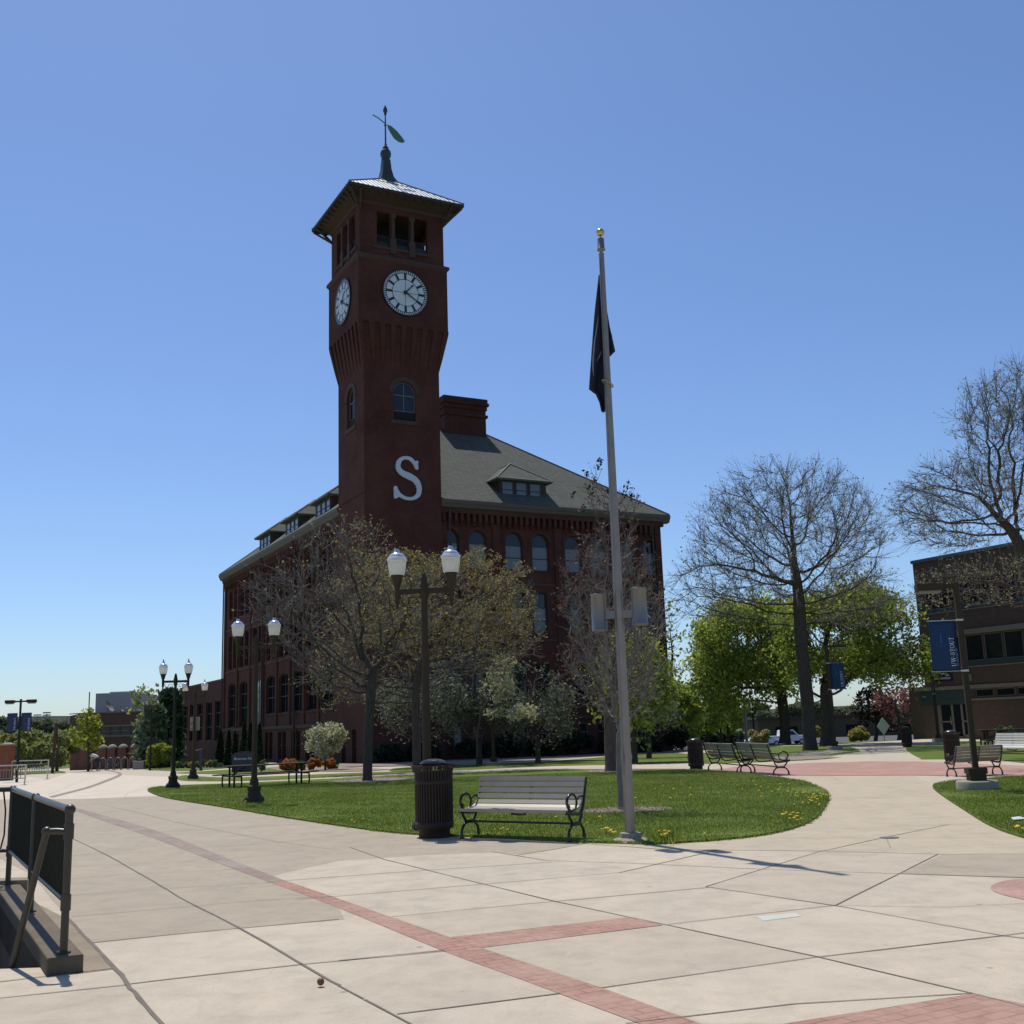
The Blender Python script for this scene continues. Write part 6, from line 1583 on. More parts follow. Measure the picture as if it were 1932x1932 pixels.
# ================================================================== TREES
def colonise(base, trunk, attr, D, di, dk, seed, trop=(0, 0, .05), jit=.15, iters=160):
    rg = np.random.default_rng(seed)
    nodes = [np.array(base, float)]; par = [-1]
    for p in trunk:                                  # trunk as polyline, resampled
        p = np.array(p, float); a = nodes[-1]; n = max(1, int(np.linalg.norm(p-a)/D))
        for j in range(1, n+1): nodes.append(a+(p-a)*j/n); par.append(len(nodes)-2)
    ntr = len(nodes)
    A = np.array(attr, float); near = np.full(len(A), -1); dist = np.full(len(A), 1e9)
    def upd(new):
        for s in range(0, len(new), 400):
            idx = np.array(new[s:s+400]); P = np.array([nodes[i] for i in idx])
            dd = np.linalg.norm(A[:, None]-P[None], axis=2); k = dd.argmin(1); m = dd[np.arange(len(A)), k]
            w_ = m < dist; dist[w_] = m[w_]; near[w_] = idx[k[w_]]
    upd(list(range(max(1, ntr//3), ntr)) or [0])
    T = np.array(trop); cc_ = {}
    for it in range(iters):
        act = dist < di
        if not act.any():
            if it < 60 and len(A) and dist.min() < 1e8: act = dist <= dist.min()*1.3
            else: break
        u, inv = np.unique(near[act], return_inverse=True)
        dv_ = A[act]-np.array([nodes[i] for i in near[act]]); dv_ /= np.linalg.norm(dv_, axis=1)[:, None]+1e-9
        sm = np.zeros((len(u), 3)); np.add.at(sm, inv, dv_)
        sm += rg.normal(0, jit, sm.shape)*np.linalg.norm(sm, axis=1)[:, None]
        sm /= np.linalg.norm(sm, axis=1)[:, None]+1e-9; sm += T; sm /= np.linalg.norm(sm, axis=1)[:, None]+1e-9
        new = []
        stuck = set()
        for i, s_ in zip(u, sm):
            cc_[int(i)] = cc_.get(int(i), 0)+1
            if cc_[int(i)] > 3: stuck.add(int(i)); continue      # no endless sprouting from one node
            nodes.append(nodes[i]+s_*D); par.append(int(i)); new.append(len(nodes)-1)
        if new: upd(new)
        kp_ = dist > dk
        if stuck: kp_ &= ~np.isin(near, list(stuck))
        A = A[kp_]; near = near[kp_]; dist = dist[kp_]
        if len(A) == 0: break
    return np.array(nodes), np.array(par), ntr
def ell(cx, cy, cz, rx, ry, rz, n, rg, inner=.0, low=-1.0):
    P = []
    while len(P) < n:
        v = rg.uniform(-1, 1, 3); r = np.linalg.norm(v)
        if inner < r < 1 and v[2] > low: P.append((cx+v[0]*rx, cy+v[1]*ry, cz+v[2]*rz))
    return P
def np_tubes(P0, P1, r0, r1, k):
    d = P1-P0; Ln = np.linalg.norm(d, axis=1)[:, None]+1e-9; d = d/Ln
    up = np.where(np.abs(d[:, 2:3]) < .9, [[0, 0, 1.]], [[1., 0, 0]]); a = np.cross(d, up); a /= np.linalg.norm(a, axis=1)[:, None]; b = np.cross(d, a)
    th = np.arange(k)*2*pi/k; C, S_ = np.cos(th), np.sin(th)
    o = a[:, None]*C[None, :, None]+b[:, None]*S_[None, :, None]
    ex = .3 if k < 6 else 0.0
    V = np.concatenate([P0[:, None]+o*r0[:, None, None], P1[:, None]+d[:, None]*r1[:, None, None]*ex+o*r1[:, None, None]], 1)
    n = len(P0); base = np.arange(n)[:, None]*2*k; i = np.arange(k); j = (i+1) % k
    F_ = np.stack([base+i, base+j, base+k+j, base+k+i], 2).reshape(-1, 4)
    return V.reshape(-1, 3), F_
def merge(parts):
    V = []; F_ = []; n = 0
    for v, f in parts:
        if len(v): V.append(v); F_.append(f+n); n += len(v)
    return np.concatenate(V), np.concatenate(F_)
def leaf_quads(C, size, rg, flat=.3, aspect=1.5):
    n = len(C); a = rg.normal(size=(n, 3)); a /= np.linalg.norm(a, axis=1)[:, None]
    b = np.cross(a, rg.normal(size=(n, 3))); b /= np.linalg.norm(b, axis=1)[:, None]
    s = size*rg.uniform(.6, 1.4, n)[:, None]; c = np.cross(a, b)*flat
    V = np.stack([C-a*s*aspect*.5, C+b*s*.42+c*s*.3, C+a*s*aspect*.5, C-b*s*.42+c*s*.3], 1).reshape(-1, 3)
    return V, np.arange(4*n).reshape(-1, 4)
def tree(name, label, base, trunk, attr, D, rt, seed, bark, cat='tree', group=None, foliage=None, tw=2, twl=(.4, .9), twr=.008, tip=.010, expn=2.3, di=None, dk=None,
         lf=6, lsize=.08, lspread=.25, leafpos=1.0, trop=(0, 0, .05), jit=.18, droop=0, aspect=1.5, clump=None, bias=None, twm='twig'):
    rg = np.random.default_rng(seed); di = di or D*9; dk = dk or D*1.6
    nodes, par, ntr = colonise(base, trunk, attr, D, di, dk, seed, trop, jit)
    n = len(nodes); kids = np.zeros(n, int)
    for p in par[1:]: kids[p] += 1
    acc = np.zeros(n); r = np.zeros(n)
    for i in range(n-1, -1, -1):
        if kids[i] == 0: acc[i] = tip**expn
        r[i] = acc[i]**(1/expn)
        if par[i] >= 0: acc[par[i]] += acc[i]
    k_ = rt/r[min(2, n-1)]
    # blend scale: trunk matches rt, tips keep their thickness
    r = r*(1+(k_-1)*np.clip((r-tip)/(r.max()-tip+1e-9), 0, 1)**.7)
    r[0] *= 1.25
    i1 = np.arange(1, n); i0 = par[1:]
    parts = []
    big = r[i1] > rt*.35; mid = (~big) & (r[i1] > tip*2.2); sm = ~(big | mid)
    for m, k in ((big, 12), (mid, 6), (sm, 3)):
        if m.any():
            rr0 = np.minimum(r[i0[m]], r[i1[m]]*1.35) if k != 12 else r[i0[m]]
            rr0 = np.where(i0[m] == 0, r[0], rr0); parts.append(np_tubes(nodes[i0[m]], nodes[i1[m]], rr0, r[i1[m]], k))
    root = thing(name, label, cat, tuple(base), 0, group)
    tparts = []
    # twigs
    cand = np.where((r < max(tip*3.2, .02)) & (np.arange(n) >= ntr))[0]
    if tw and len(cand):
        src = np.repeat(cand, tw); dirp = nodes[src]-nodes[par[src]]; dirp /= np.linalg.norm(dirp, axis=1)[:, None]+1e-9
        dd = dirp*1.1+rg.normal(0, .42, dirp.shape)+np.array([0, 0, .32-droop]); dd /= np.linalg.norm(dd, axis=1)[:, None]
        L_ = rg.uniform(*twl, len(src))[:, None]; P0 = nodes[src]; P1 = P0+dd*L_*.55; d2 = dd+rg.normal(0, .2, dd.shape)+np.array([0, 0, .3-droop]); d2 /= np.linalg.norm(d2, axis=1)[:, None]; P2 = P1+d2*L_*.45
        o = np.ones(len(src)); tparts.append(np_tubes(P0, P1, o*twr*1.2, o*twr, 3)); tparts.append(np_tubes(P1, P2, o*twr, o*twr*.5, 3))
        d3 = dd+rg.normal(0, .45, dd.shape); d3 /= np.linalg.norm(d3, axis=1)[:, None]; P3 = P1+d3*L_*.4; tparts.append(np_tubes(P1, P3, o*twr*.8, o*twr*.4, 3))
        tips = np.concatenate([P2, P3, P1])
    else: tips = nodes[cand]
    if tparts and len(cand) <= 160: parts += tparts
    V, F_ = merge(parts); V = V-np.array(base)
    np_mesh('trunk', V, F_, MT[bark], root, True)
    if tparts:
        pass
    if tparts and len(cand) > 160:
        V, F_ = merge(tparts); np_mesh('twigs', V-np.array(base), F_, MT[twm], root)
    if foliage:
        C = np.repeat(tips, int(round(lf)), 0) if lf >= 1 else tips[rg.random(len(tips)) < lf]
        if bias is not None: C = C[bias(C, rg)]
        C = C+rg.normal(0, lspread, C.shape)
        if clump:                   # thin the crown into clumps with gaps
            q = np.sin(C[:, 0]*clump[0]+1.3*seed)+np.sin(C[:, 1]*clump[0]*1.1+2)+np.sin(C[:, 2]*clump[0]*1.3+.7*seed); C = C[q > clump[1]+rg.normal(0, .4, len(C))]
        lv_, lf_ = leaf_quads(C, lsize, rg, aspect=aspect); lv_ = lv_-np.array(base); np_mesh('foliage', lv_, lf_, foliage, root)
    return root
def crown(cx, cy, Y, rx, rz, n, rg, dy=0, ry=None, inner=.0, low=-1):
    c = at(cx, cy, Y+dy); k = scale_at(Y+dy)*1.0; return ell(c[0], c[1], c[2], rx*k, (ry or rx)*k, rz*k, n, rg, inner, low)
def basept(px, Y): x, y = xy_at(px, Y, 1440); return (x, y, g(x, y)-.05)
def tp(px, py, Y, dy=0): return tuple(at(px, py, Y+dy))

LFm = dict(bud=leaf('bud_tan', (.25, .205, .10), .35, .4, (.32, .27, .13)), budg=leaf('bud_grey_green', (.26, .27, .17), .3, .45), green=leaf('maple_green', (.27, .33, .075), .35, .55, (.40, .48, .12)),
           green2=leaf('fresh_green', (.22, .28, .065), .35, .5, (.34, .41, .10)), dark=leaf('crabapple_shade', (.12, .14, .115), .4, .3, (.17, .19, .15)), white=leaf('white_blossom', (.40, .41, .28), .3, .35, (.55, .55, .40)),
           ylw=leaf('yellow_green', (.33, .37, .07), .3, .5), pine=leaf('pine_needles', (.035, .075, .038), .35, .15, (.055, .10, .05)), pine2=leaf('blue_pine', (.14, .19, .11), .3, .3), arb=leaf('arborvitae', (.02, .035, .014), .3, .1),
           pink=leaf('pink_blossom', (.20, .07, .085), .4, .4, (.33, .14, .16)), orange=leaf('orange_shrub', (.40, .13, .035), .3, .35, (.5, .2, .06)), far=leaf('far_wood', (.28, .31, .12), .3, .4, (.36, .40, .16)), farg=leaf('far_wood_grey', (.20, .205, .13), .3, .35),
           cream=leaf('cream_bush', (.42, .36, .14), .3, .4), rhod=leaf('rhododendron', (.12, .16, .07), .4, .2, (.2, .25, .12)), seed=leaf('seed_clump', (.03, .02, .02), .3, .2), red=leaf('red_bud', (.16, .09, .075), .35, .3))
RG = np.random.default_rng(3)
# 1 the tree on the left lawn, mostly bare twigs with tan buds low on the right
Y = 40.7; at1 = crown(655, 1155, Y, 185, 115, 620, RG, ry=140, inner=.3)+crown(540, 1125, Y, 85, 70, 170, RG, inner=.2)+crown(640, 1025, Y, 90, 45, 110, RG)+crown(640, 1270, Y, 80, 40, 90, RG, inner=.3)
tree('budding_tree', 'wide bare-twigged tree with tan buds on the mulch ring, left lawn', basept(693, Y), [tp(694, 1400, Y), tp(700, 1310, Y), tp(704, 1262, Y)], at1, .24, .17, 11, 'bark', foliage=LFm['bud'], tw=2, twl=(.35, .9), twr=.009, tip=.012,
     lf=.9, lsize=.085, lspread=.05, aspect=1.2, droop=.05, bias=lambda C, rg: rg.random(len(C)) < np.clip((C[:, 0]+7.2)/2.2, .08, 1), group=None)
# 2 the fuller budding tree behind it
Y = 51; at2 = crown(850, 1155, Y, 175, 120, 1050, RG, ry=160, inner=.35)+crown(730, 1140, Y, 120, 105, 420, RG, inner=.2)+crown(660, 1275, Y, 95, 65, 260, RG)+crown(930, 1210, Y, 95, 80, 260, RG)
tree('budding_tree', 'dense tan-budded tree against the hall wall, left of the hall windows', basept(786, Y), [tp(786, 1380, Y), tp(784, 1300, Y), tp(800, 1240, Y)], at2, .3, .19, 12, 'bark', foliage=LFm['bud'], tw=3, twl=(.3, .75), twr=.009, tip=.013,
     lf=2.8, lsize=.085, lspread=.07, aspect=1.2, clump=(1.5, -.7), bias=lambda C, rg: rg.random(len(C)) < np.clip((C[:, 2]-3.0)/4.5, .22, 1))
# 3 dark blossom trees under the wall
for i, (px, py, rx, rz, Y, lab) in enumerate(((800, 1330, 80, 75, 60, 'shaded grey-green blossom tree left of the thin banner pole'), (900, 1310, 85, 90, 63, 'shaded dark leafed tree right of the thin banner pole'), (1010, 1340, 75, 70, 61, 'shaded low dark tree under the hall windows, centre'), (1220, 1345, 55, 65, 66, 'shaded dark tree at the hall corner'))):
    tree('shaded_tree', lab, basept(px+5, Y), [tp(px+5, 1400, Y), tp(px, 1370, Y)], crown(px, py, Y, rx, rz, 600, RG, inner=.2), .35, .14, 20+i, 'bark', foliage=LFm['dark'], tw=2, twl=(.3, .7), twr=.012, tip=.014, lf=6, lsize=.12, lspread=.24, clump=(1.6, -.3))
tree('blossom_tree', 'sunlit cream blossom branches of a small tree before the dark hall base', basept(900, 58), [tp(900, 1390, 58), tp(908, 1340, 58)], crown(940, 1300, 58, 26, 32, 90, RG)+crown(985, 1347, 58, 28, 10, 60, RG)+crown(955, 1255, 58, 22, 10, 30, RG), .25, .05, 30, 'bark', foliage=LFm['white'], tw=2, twl=(.2, .5), twr=.008, tip=.01, lf=5, lsize=.12, lspread=.12)
# 4 bare reddish tree right of centre (thick trunk on mulch)
Y = 42.7; at4 = crown(1150, 1135, Y, 98, 150, 680, RG, inner=.15)+crown(1132, 940, Y, 32, 60, 45, RG)+crown(1190, 965, Y, 18, 50, 28, RG)+crown(1150, 1260, Y, 105, 70, 200, RG)
tree('bare_tree', 'bare reddish-twigged tree on a mulch ring left of the flagpole', basept(1152, Y), [tp(1151, 1400, Y), tp(1150, 1340, Y)], at4, .24, .22, 13, 'bark_r', foliage=LFm['red'], tw=2, twl=(.3, .8), twr=.008, tip=.012, lf=.7, lsize=.09, lspread=.06, trop=(0, 0, .12))
sb = np.array([at(px, py, 42.7) for px, py in ((1107, 895), (1127, 880), (1121, 905), (1146, 925), (1113, 925), (1185, 912), (1191, 935), (1080, 935), (1178, 930), (1132, 870), (1160, 950), (1100, 960))])
o = [c for c in bpy.data.objects if c.name.startswith('bare_tree')][0]
for s_ in sb:
    C = s_+RG.normal(0, .06, (16, 3))*np.array([.8, .8, 1.5]); v, f = leaf_quads(C, .09, RG); np_mesh('seed_clump', v-np.array(o.location), f, LFm['seed'], o)
# 5 thin young bare tree nearest the flagpole
Y = 21.1; at5 = crown(1165, 1260, Y, 95, 115, 700, RG, inner=.15)+crown(1120, 1180, Y, 60, 90, 200, RG)+crown(1230, 1170, Y, 50, 80, 160, RG)+crown(1150, 1090, Y, 45, 70, 80, RG)
tree('young_bare_tree', 'slim young bare tree with pale twigs just behind the flagpole', basept(1168, Y), [tp(1168, 1450, Y), tp(1168, 1390, Y)], at5, .13, .055, 14, 'bark_l', foliage=None, tw=2, twl=(.15, .4), twr=.0035, tip=.0045, trop=(0, 0, .12))
# 6 the big bare tree
Y = 66; at6 = crown(1490, 1020, Y, 185, 150, 2600, RG, ry=170, inner=.35, low=-.8)+crown(1400, 1090, Y, 125, 95, 800, RG, inner=.3)+crown(1590, 1110, Y, 95, 85, 500, RG, inner=.3)+crown(1335, 1120, Y, 65, 60, 250, RG)+crown(1660, 1140, Y, 60, 40, 140, RG)
tree('big_bare_tree', 'big spreading bare tree with a thick dark trunk on the mulch mound', basept(1531, Y), [tp(1524, 1330, Y), tp(1512, 1220, Y), tp(1508, 1140, Y), tp(1502, 1080, Y)], at6, .55, .39, 15, 'bark', foliage=LFm['budg'], tw=6, twl=(.7, 1.6), twr=.0085, tip=.017, lf=.35, lsize=.10, lspread=.05, droop=.12, expn=2.15, aspect=1.2, jit=.10)
# 7 / 8 leafy maples
Y = 84; at7 = crown(1415, 1235, Y, 108, 105, 1100, RG, inner=.25, low=-.75)+crown(1370, 1290, Y, 60, 55, 250, RG)
tree('leafy_tree', 'fresh green leafy tree with a forked trunk left of the big bare tree', basept(1484, Y), [tp(1481, 1360, Y), tp(1474, 1310, Y), tp(1462, 1270, Y)], at7, .55, .40, 16, 'bark', foliage=LFm['green'], tw=2, twl=(.5, 1.1), twr=.02, tip=.03, lf=17, lsize=.19, lspread=.42, clump=(1.25, -.6))
Y = 74; at8 = crown(1600, 1205, Y, 125, 105, 1300, RG, inner=.3, low=-.7)+crown(1690, 1255, Y, 70, 45, 300, RG)+crown(1540, 1270, Y, 50, 50, 200, RG)
tree('leafy_tree', 'fresh green leafy tree with arching limbs behind the small blue banner', basept(1563, Y), [tp(1562, 1350, Y), tp(1558, 1300, Y)], at8, .5, .42, 17, 'bark', foliage=LFm['green2'], tw=2, twl=(.5, 1.1), twr=.02, tip=.026, lf=14, lsize=.175, lspread=.40, clump=(1.3, -.35))
# green under-trees by the hall corner
for i, (px, py, rx, rz, Y, lab, fo, lf_) in enumerate(((1195, 1290, 72, 95, 56, 'yellow-green young tree showing round the flagpole', 'green2', 4), (1285, 1340, 38, 55, 95, 'green tree at the right corner of the hall', 'green', 7), (1333, 1335, 38, 52, 104, 'small green tree left of the benches, far off', 'green2', 6),
                                           (1268, 1235, 22, 90, 98, 'thin twiggy tree showing past the hall corner', 'green2', 1.0), (1372, 1345, 36, 42, 118, 'rounded green tree behind the slim pole', 'green2', 6))):
    tree('green_tree', lab, basept(px+3, Y), [tp(px+2, 1390, Y), tp(px, 1360, Y)], crown(px, py, Y, rx, rz, 420, RG, inner=.2), .45*Y/80, .14, 40+i, 'bark', foliage=LFm[fo], tw=2, twl=(.4, .9), twr=.012, tip=.016, lf=lf_, lsize=.2*Y/70, lspread=.25)
# 9 bare tree at the right edge: trunk outside the frame, limbs reaching in
Y = 46; at9 = crown(1940, 860, Y, 130, 190, 1500, RG, inner=.2)+crown(1800, 960, Y, 115, 90, 1000, RG, inner=.2)+crown(1860, 780, Y, 60, 60, 250, RG)+crown(2080, 930, Y, 150, 160, 500, RG)
tree('bare_tree', 'tall bare tree leaning in from the right edge over the office block', basept(2010, Y), [tp(1985, 1250, Y), tp(1945, 1120, Y), tp(1928, 1040, Y)], at9, .33, .34, 18, 'bark', foliage=LFm['budg'], tw=5, twl=(.5, 1.1), twr=.0065, tip=.0125, lf=.3, lsize=.08, lspread=.05, expn=2.2, droop=.1)
Y = 34; at10 = crown(1830, 1105, Y, 110, 42, 520, RG)+crown(1930, 1100, Y, 70, 55, 250, RG)
tree('budding_tree', 'low budding branches hanging before the office top windows', basept(2040, Y), [tp(2030, 1250, Y), tp(1985, 1150, Y)], at10, .2, .14, 19, 'bark', foliage=LFm['bud'], tw=2, twl=(.2, .5), twr=.006, tip=.008, lf=.6, lsize=.05, lspread=.04)
# pink crab apple and small bushes
tree('pink_tree', 'dark pink blossom tree left of the office block', basept(1700, 112), [tp(1700, 1370, 112)], crown(1695, 1332, 112, 42, 45, 500, RG), .5, .2, 50, 'bark', foliage=LFm['pink'], tw=2, twl=(.4, .9), twr=.02, tip=.02, lf=5, lsize=.22, lspread=.35, clump=(1.1, -.2))
tree('dark_tree', 'dark purple-leaved tree beside the pink blossom tree', basept(1655, 120), [tp(1655, 1370, 120)], crown(1652, 1335, 120, 34, 40, 300, RG), .6, .2, 51, 'bark', foliage=LFm['seed'], tw=2, twl=(.4, .9), twr=.02, tip=.02, lf=3, lsize=.35, lspread=.3)

def bush(name, label, px, py_base, Y, wpx, hpx, mat, seed, n=2500, ls=.1, group=None, cone=False, cat='shrub', lump=.35):
    rg = np.random.default_rng(seed); x, y = xy_at(px, Y, py_base); z = g(x, y); k = scale_at(Y); W_, H_ = wpx*k/2, hpx*k
    C = []
    nl = max(5, int(n/220))
    if cone:
        h = rg.random(n)**.8; r = (1-h)**.75*W_*(.75+.35*rg.random(n)); a = rg.uniform(0, 2*pi, n); r *= 1+.15*np.sin(a*5+h*9)
        C = np.c_[r*np.cos(a), r*np.sin(a), h*H_]
    else:
        for i in range(nl):
            a = rg.uniform(0, 2*pi); rr = W_*sqrt(rg.random())*.72; c = np.array([rr*cos(a), rr*sin(a), H_*(.25+.6*rg.random()*(1-rr/W_*.5))]); s = lump*min(W_, H_)*rg.uniform(.7, 1.3)
            v = rg.normal(size=(n//nl, 3)); v /= np.linalg.norm(v, axis=1)[:, None]; C.append(c+v*s*rg.uniform(.55, 1.05, (n//nl, 1)))
        C = np.concatenate(C); C[:, 2] = np.abs(C[:, 2])
    t = thing(name, label, cat, (x, y, z), 0, group)
    b = MB(); 
    for i in range(7):
        a = i*.9; b.tube([(0, 0, 0), (W_*.35*cos(a), W_*.35*sin(a), H_*.4), (W_*.6*cos(a), W_*.6*sin(a), H_*.7)] if not cone else [(0, 0, 0), (0, 0, H_*.9)], max(.012, W_*.02), 5)
    b.build('stem', MT['bark'], t); v, f = leaf_quads(C, ls, rg); np_mesh('foliage', v, f, mat, t); return t
Yb = 62
tree('flowering_tree', 'small round white-flowering tree against the hall side', basept(614, 62), [tp(613, 1425, 62), tp(612, 1412, 62)], crown(613, 1400, 62, 33, 30, 260, RG)+crown(622, 1392, 62, 25, 24, 100, RG), .2, .06, 52, 'bark', foliage=LFm['white'], tw=2, twl=(.15, .4), twr=.008, tip=.01, lf=6, lsize=.12, lspread=.12, cat='tree')
for i, (px, pb_, w_, h_, m, lab) in enumerate(((544, 1452, 44, 22, 'orange', 'wide orange-leaved shrub in the bed, leftmost of three'), (591, 1454, 30, 24, 'orange', 'round orange-leaved shrub in the middle of the bed'), (619, 1452, 28, 22, 'orange', 'orange-leaved shrub under the white-flowering tree'),
                                             (571, 1449, 16, 24, 'rhod', 'grey-green shrub between the orange shrubs'), (572, 1456, 8, 7, 'green2', 'tiny green plant at the bed edge, left one'), (632, 1452, 11, 9, 'green2', 'tiny green mound at the right end of the bed'), (493, 1444, 18, 28, 'rhod', 'feathery pale shrub behind the picnic table lamp'))):
    bush('shrub', lab, px, pb_, Yb+(i % 3), w_, h_, LFm[m], 60+i, 2200 if w_ > 12 else 500, .09)
for i, (px, w_, top) in enumerate(((415, 15, 1374), (431, 12, 1375), (443, 11, 1378), (460, 15, 1360), (472, 15, 1362), (489, 12, 1362))):
    Yc = 82-i*1.2; hz_ = 1442-top; bush('arborvitae', 'dark narrow conical evergreen planted against the hall side wall', px, 1442, Yc, w_*1.3, hz_, LFm['arb'], 70+i, 3200, .13, 'row of narrow evergreens by the hall', True)
for i, (u_, w_, h_) in enumerate(((7.8, 2.6, 1.5), (10.8, 3.2, 1.9), (13.7, 2.4, 1.3), (16.6, 3.4, 2.1), (20.2, 3.0, 1.7), (23.4, 2.8, 1.6), (26.0, 2.4, 1.9), (4.2, 3.0, 1.4), (1.2, 2.4, 1.2))):  # dark shrubs added to deepen the shade at the wall foot
    p_ = HC+dU*u_+dV*(-1.2); k_ = scale_at(p_[1]); px_ = 966; 
    o_ = bush('shrub', 'dark low yew shrub added to deepen the shade along the hall front', 966, 1430, p_[1], w_/k_, h_/k_, LFm['arb'], 300+i, 2600, .16, 'yew shrubs added to darken the hall front'); o_.location = (p_[0], p_[1], g(p_[0], p_[1]))
rh = np.random.default_rng(9)
for i in range(9):
    bush('shrub', 'low pale-green shrub in the hedge before the brick wing', 330+i*11, 1441, 84-i*.4, 17, 13+rh.uniform(-3, 4), LFm['rhod' if i % 3 else 'cream'], 90+i, 900, .13, 'low hedge shrubs by the wing')
bush('shrub', 'big rounded yellow-green bush before the pines', 302, 1441, 84, 52, 52, LFm['ylw'], 101, 5200, .2, lump=.3)
bush('shrub', 'leathery green rhododendron by the office wall', 1891, 1386, 69, 48, 30, LFm['rhod'], 102, 2000, .22)
bush('shrub', 'yellow bush between the two tree trunks', 1535, 1386, 104, 24, 40, LFm['cream'], 103, 2200, .2)
bush('shrub', 'yellow bush right of the thick trunks, before the low building', 1624, 1385, 106, 42, 32, LFm['cream'], 104, 2600, .22)
bush('shrub', 'cream blossoming bush left of the white cars', 1432, 1385, 112, 44, 34, LFm['cream'], 105, 2600, .22)
for i, px in enumerate((1255, 1300, 1340, 1385)):
    bush('shrub', ('dark low evergreen bush beyond the bins and benches, ' + ('nearest the hall', 'second from the hall', 'third from the hall', 'nearest the slim pole')[i]), px, 1392, 125, 50, 40, LFm['pine'], 110+i, 2200, .3)
# left group
Y = 84
tree('young_green_tree', 'bright green young tree before the library wall', basept(167, Y), [tp(167, 1430, Y), tp(166, 1405, Y)], crown(164, 1395, Y, 30, 24, 300, RG)+crown(165, 1370, Y, 20, 28, 200, RG)+crown(166, 1350, Y, 9, 14, 50, RG), .3, .09, 53, 'bark', foliage=LFm['ylw'], tw=2, twl=(.2, .5), twr=.012, tip=.014, lf=3.0, lsize=.19, lspread=.13)
def pine(label, px, Y, wpx, top, mat, seed, n=9000):
    rg = np.random.default_rng(seed); x, y = xy_at(px, Y, 1440); z = g(x, y); k = scale_at(Y); H_ = at(px, top, Y)[2]-z; W_ = wpx*k/2
    t = thing('pine_tree', label, 'tree', (x, y, z)); b = MB(); b.tube([(0, 0, 0), (0, 0, H_*.5), (0, 0, H_*.97)], [.2, .13, .03], 7); C = []
    for i in range(70):
        h = .12+.86*rg.random()**.9; L_ = W_*(1-h)**.55*rg.uniform(.65, 1.15)*1.15; a = rg.uniform(0, 2*pi); p0 = np.array([0, 0, h*H_]); p1 = p0+np.array([cos(a)*L_, sin(a)*L_, L_*rg.uniform(-.05, .3)])
        b.tube([p0, p1], [.05, .015], 4); m = n//70; t_ = rg.uniform(.3, 1.05, m)[:, None]; C.append(p0+(p1-p0)*t_+rg.normal(0, .26, (m, 3))*np.array([1, 1, .55]))
    b.build('trunk', MT['bark'], t); v, f = leaf_quads(np.concatenate(C), .30, rg, aspect=2.4); np_mesh('foliage', v, f, mat, t)
pine('dark green pine with a ragged top behind the lawn tip lamp', 318, 92, 38, 1306, LFm['pine'], 120)
pine('paler bushy pine left of the dark pine', 288, 90, 46, 1334, LFm['pine2'], 121)
pine('pale pine low beside the library window band', 272, 93, 30, 1376, LFm['pine2'], 122, 6000)
for i, (px, top, rx) in enumerate(((265, 1304, 13), (284, 1306, 18))):
    Yp = 128; tree('poplar_tree', ('pale leafing tree behind the roof plant room, left one', 'pale leafing tree behind the roof plant room, right one', '')[i], basept(px, Yp), [tp(px, 1390, Yp), tp(px, 1360, Yp)], crown(px, (top+1390)/2, Yp, rx, (1390-top)/2, 260, RG), .7, .2, 130+i, 'bark', foliage=LFm['far'], tw=2, twl=(.6, 1.3), twr=.02, tip=.02, lf=3, lsize=.4, lspread=.35)
tree('half_bare_tree', 'thin half-leafed tree left of the library corner', basept(108, 88), [tp(108, 1420, 88)], crown(108, 1392, 88, 20, 38, 160, RG), .5, .1, 140, 'bark', foliage=LFm['farg'], tw=2, twl=(.5, 1), twr=.014, tip=.016, lf=1.0, lsize=.25, lspread=.15)
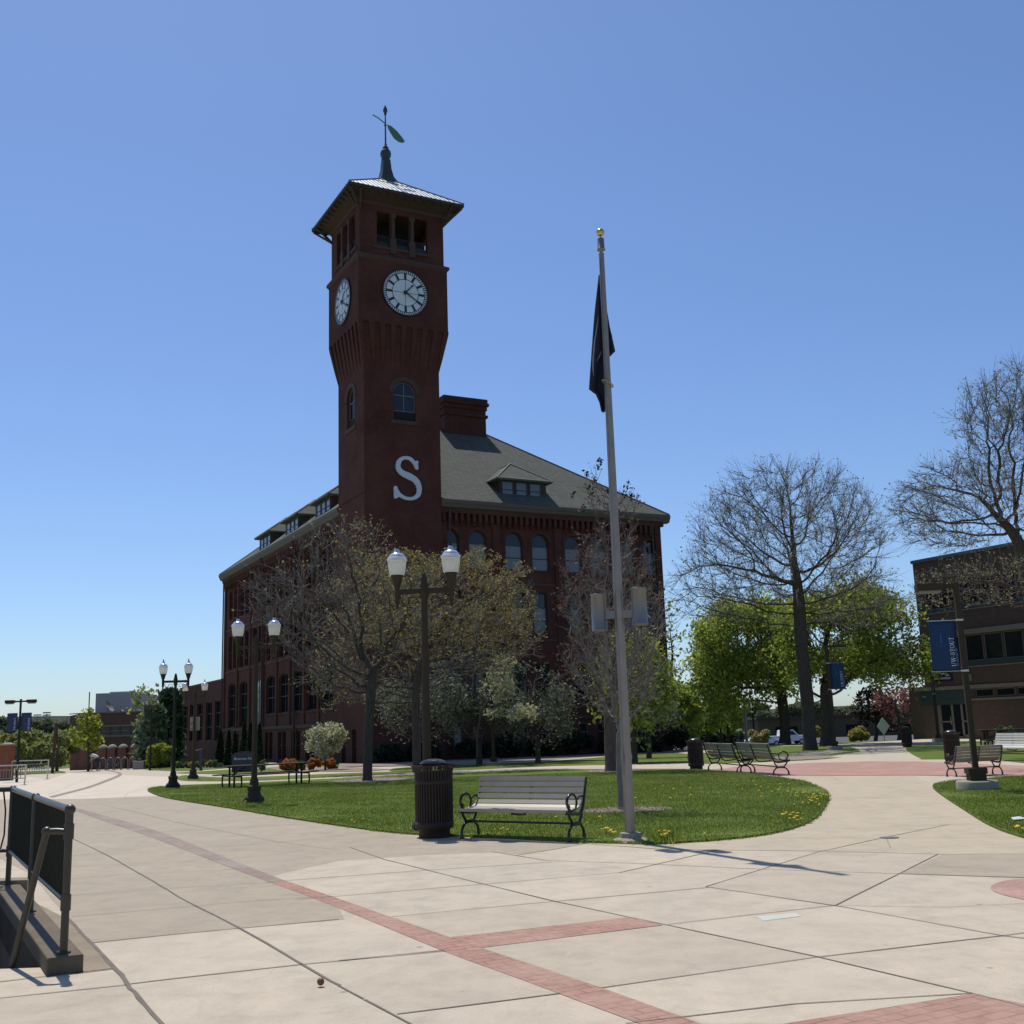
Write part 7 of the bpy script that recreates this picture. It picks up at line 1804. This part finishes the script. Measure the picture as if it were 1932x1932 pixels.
# far woods: masses nobody could count
def wood(name, label, spec, mat, seed, n, ls):
    rg = np.random.default_rng(seed); C = []
    for (px, top, Y, wpx) in spec:
        x, y = xy_at(px, Y, 1400); z = g(x, y); H_ = max(at(px, top, Y)[2]-z, 1.5); W_ = wpx*scale_at(Y)/2; m = n
        nl = 9
        for i in range(nl):
            a = rg.uniform(0, 2*pi); r_ = W_*.6*sqrt(rg.random()); c = np.array([x+r_*cos(a), y+r_*sin(a)*.6, z+H_*rg.uniform(.3, .85)]); s = W_*.45*rg.uniform(.7, 1.2)
            v = rg.normal(size=(m//nl, 3)); v /= np.linalg.norm(v, axis=1)[:, None]; q = c+v*s*rg.uniform(.6, 1.05, (m//nl, 1)); C.append(q[q[:, 2] > z])
    C = np.concatenate(C); v, f = leaf_quads(C, ls, rg); o = np_mesh(name, v, f, mat); tag(o, label, 'trees', kind='stuff'); return o
rg_ = random.Random(5)
wood('woodland', 'light green wooded slope beyond the railings at far left', [(-70+i*13+rg_.uniform(-4, 4), 1372+rg_.uniform(-8, 14)+max(0, (i-13))*3, 150+rg_.uniform(-30, 30), 40) for i in range(17)]+[(-60+i*17, 1405+rg_.uniform(-6, 8), 105, 34) for i in range(11)], LFm['far'], 7, 2600, .45)
wood('woodland', 'hazy far wooded ridge at far left', [(-80+i*14, 1352+rg_.uniform(-3, 7), 420, 34) for i in range(16)], LFm['farg'], 8, 1500, 1.3)
wood('woodland', 'green tree belt beyond the car park on the right', [(1215+i*17+rg_.uniform(-5, 5), 1326+rg_.uniform(-8, 12), 232+rg_.uniform(0, 30), 40) for i in range(36)], LFm['farg'], 9, 2300, .7)
# distant hills
def hills():
    b = MB(); xs = list(range(-4000, 4001, 100)); rows = []
    for r, (Y, hgt) in enumerate(((900, -3), (1400, 1), (1900, 1), (2600, .3))):
        for x in xs: h = (9+6*sin(x*.0013+1)+4*sin(x*.0041)+2*sin(x*.013)+(34 if x < -500 else 34*max(0, (100-x)/600) if x < 100 else 0)); b.v.append((x, Y, -6 if r == 0 else h*(.75 if r == 1 else 1 if r == 2 else .6)))
    n = len(xs)
    for r in range(3):
        for i in range(n-1): b.f.append((r*n+i, r*n+i+1, (r+1)*n+i+1, (r+1)*n+i)); b.sm.append(True)
    o = b.build('hills', simple('hill_forest', (.055, .07, .06), .95, var=.5, sc=.03, spec=0)); o['kind'] = 'structure'
hills()
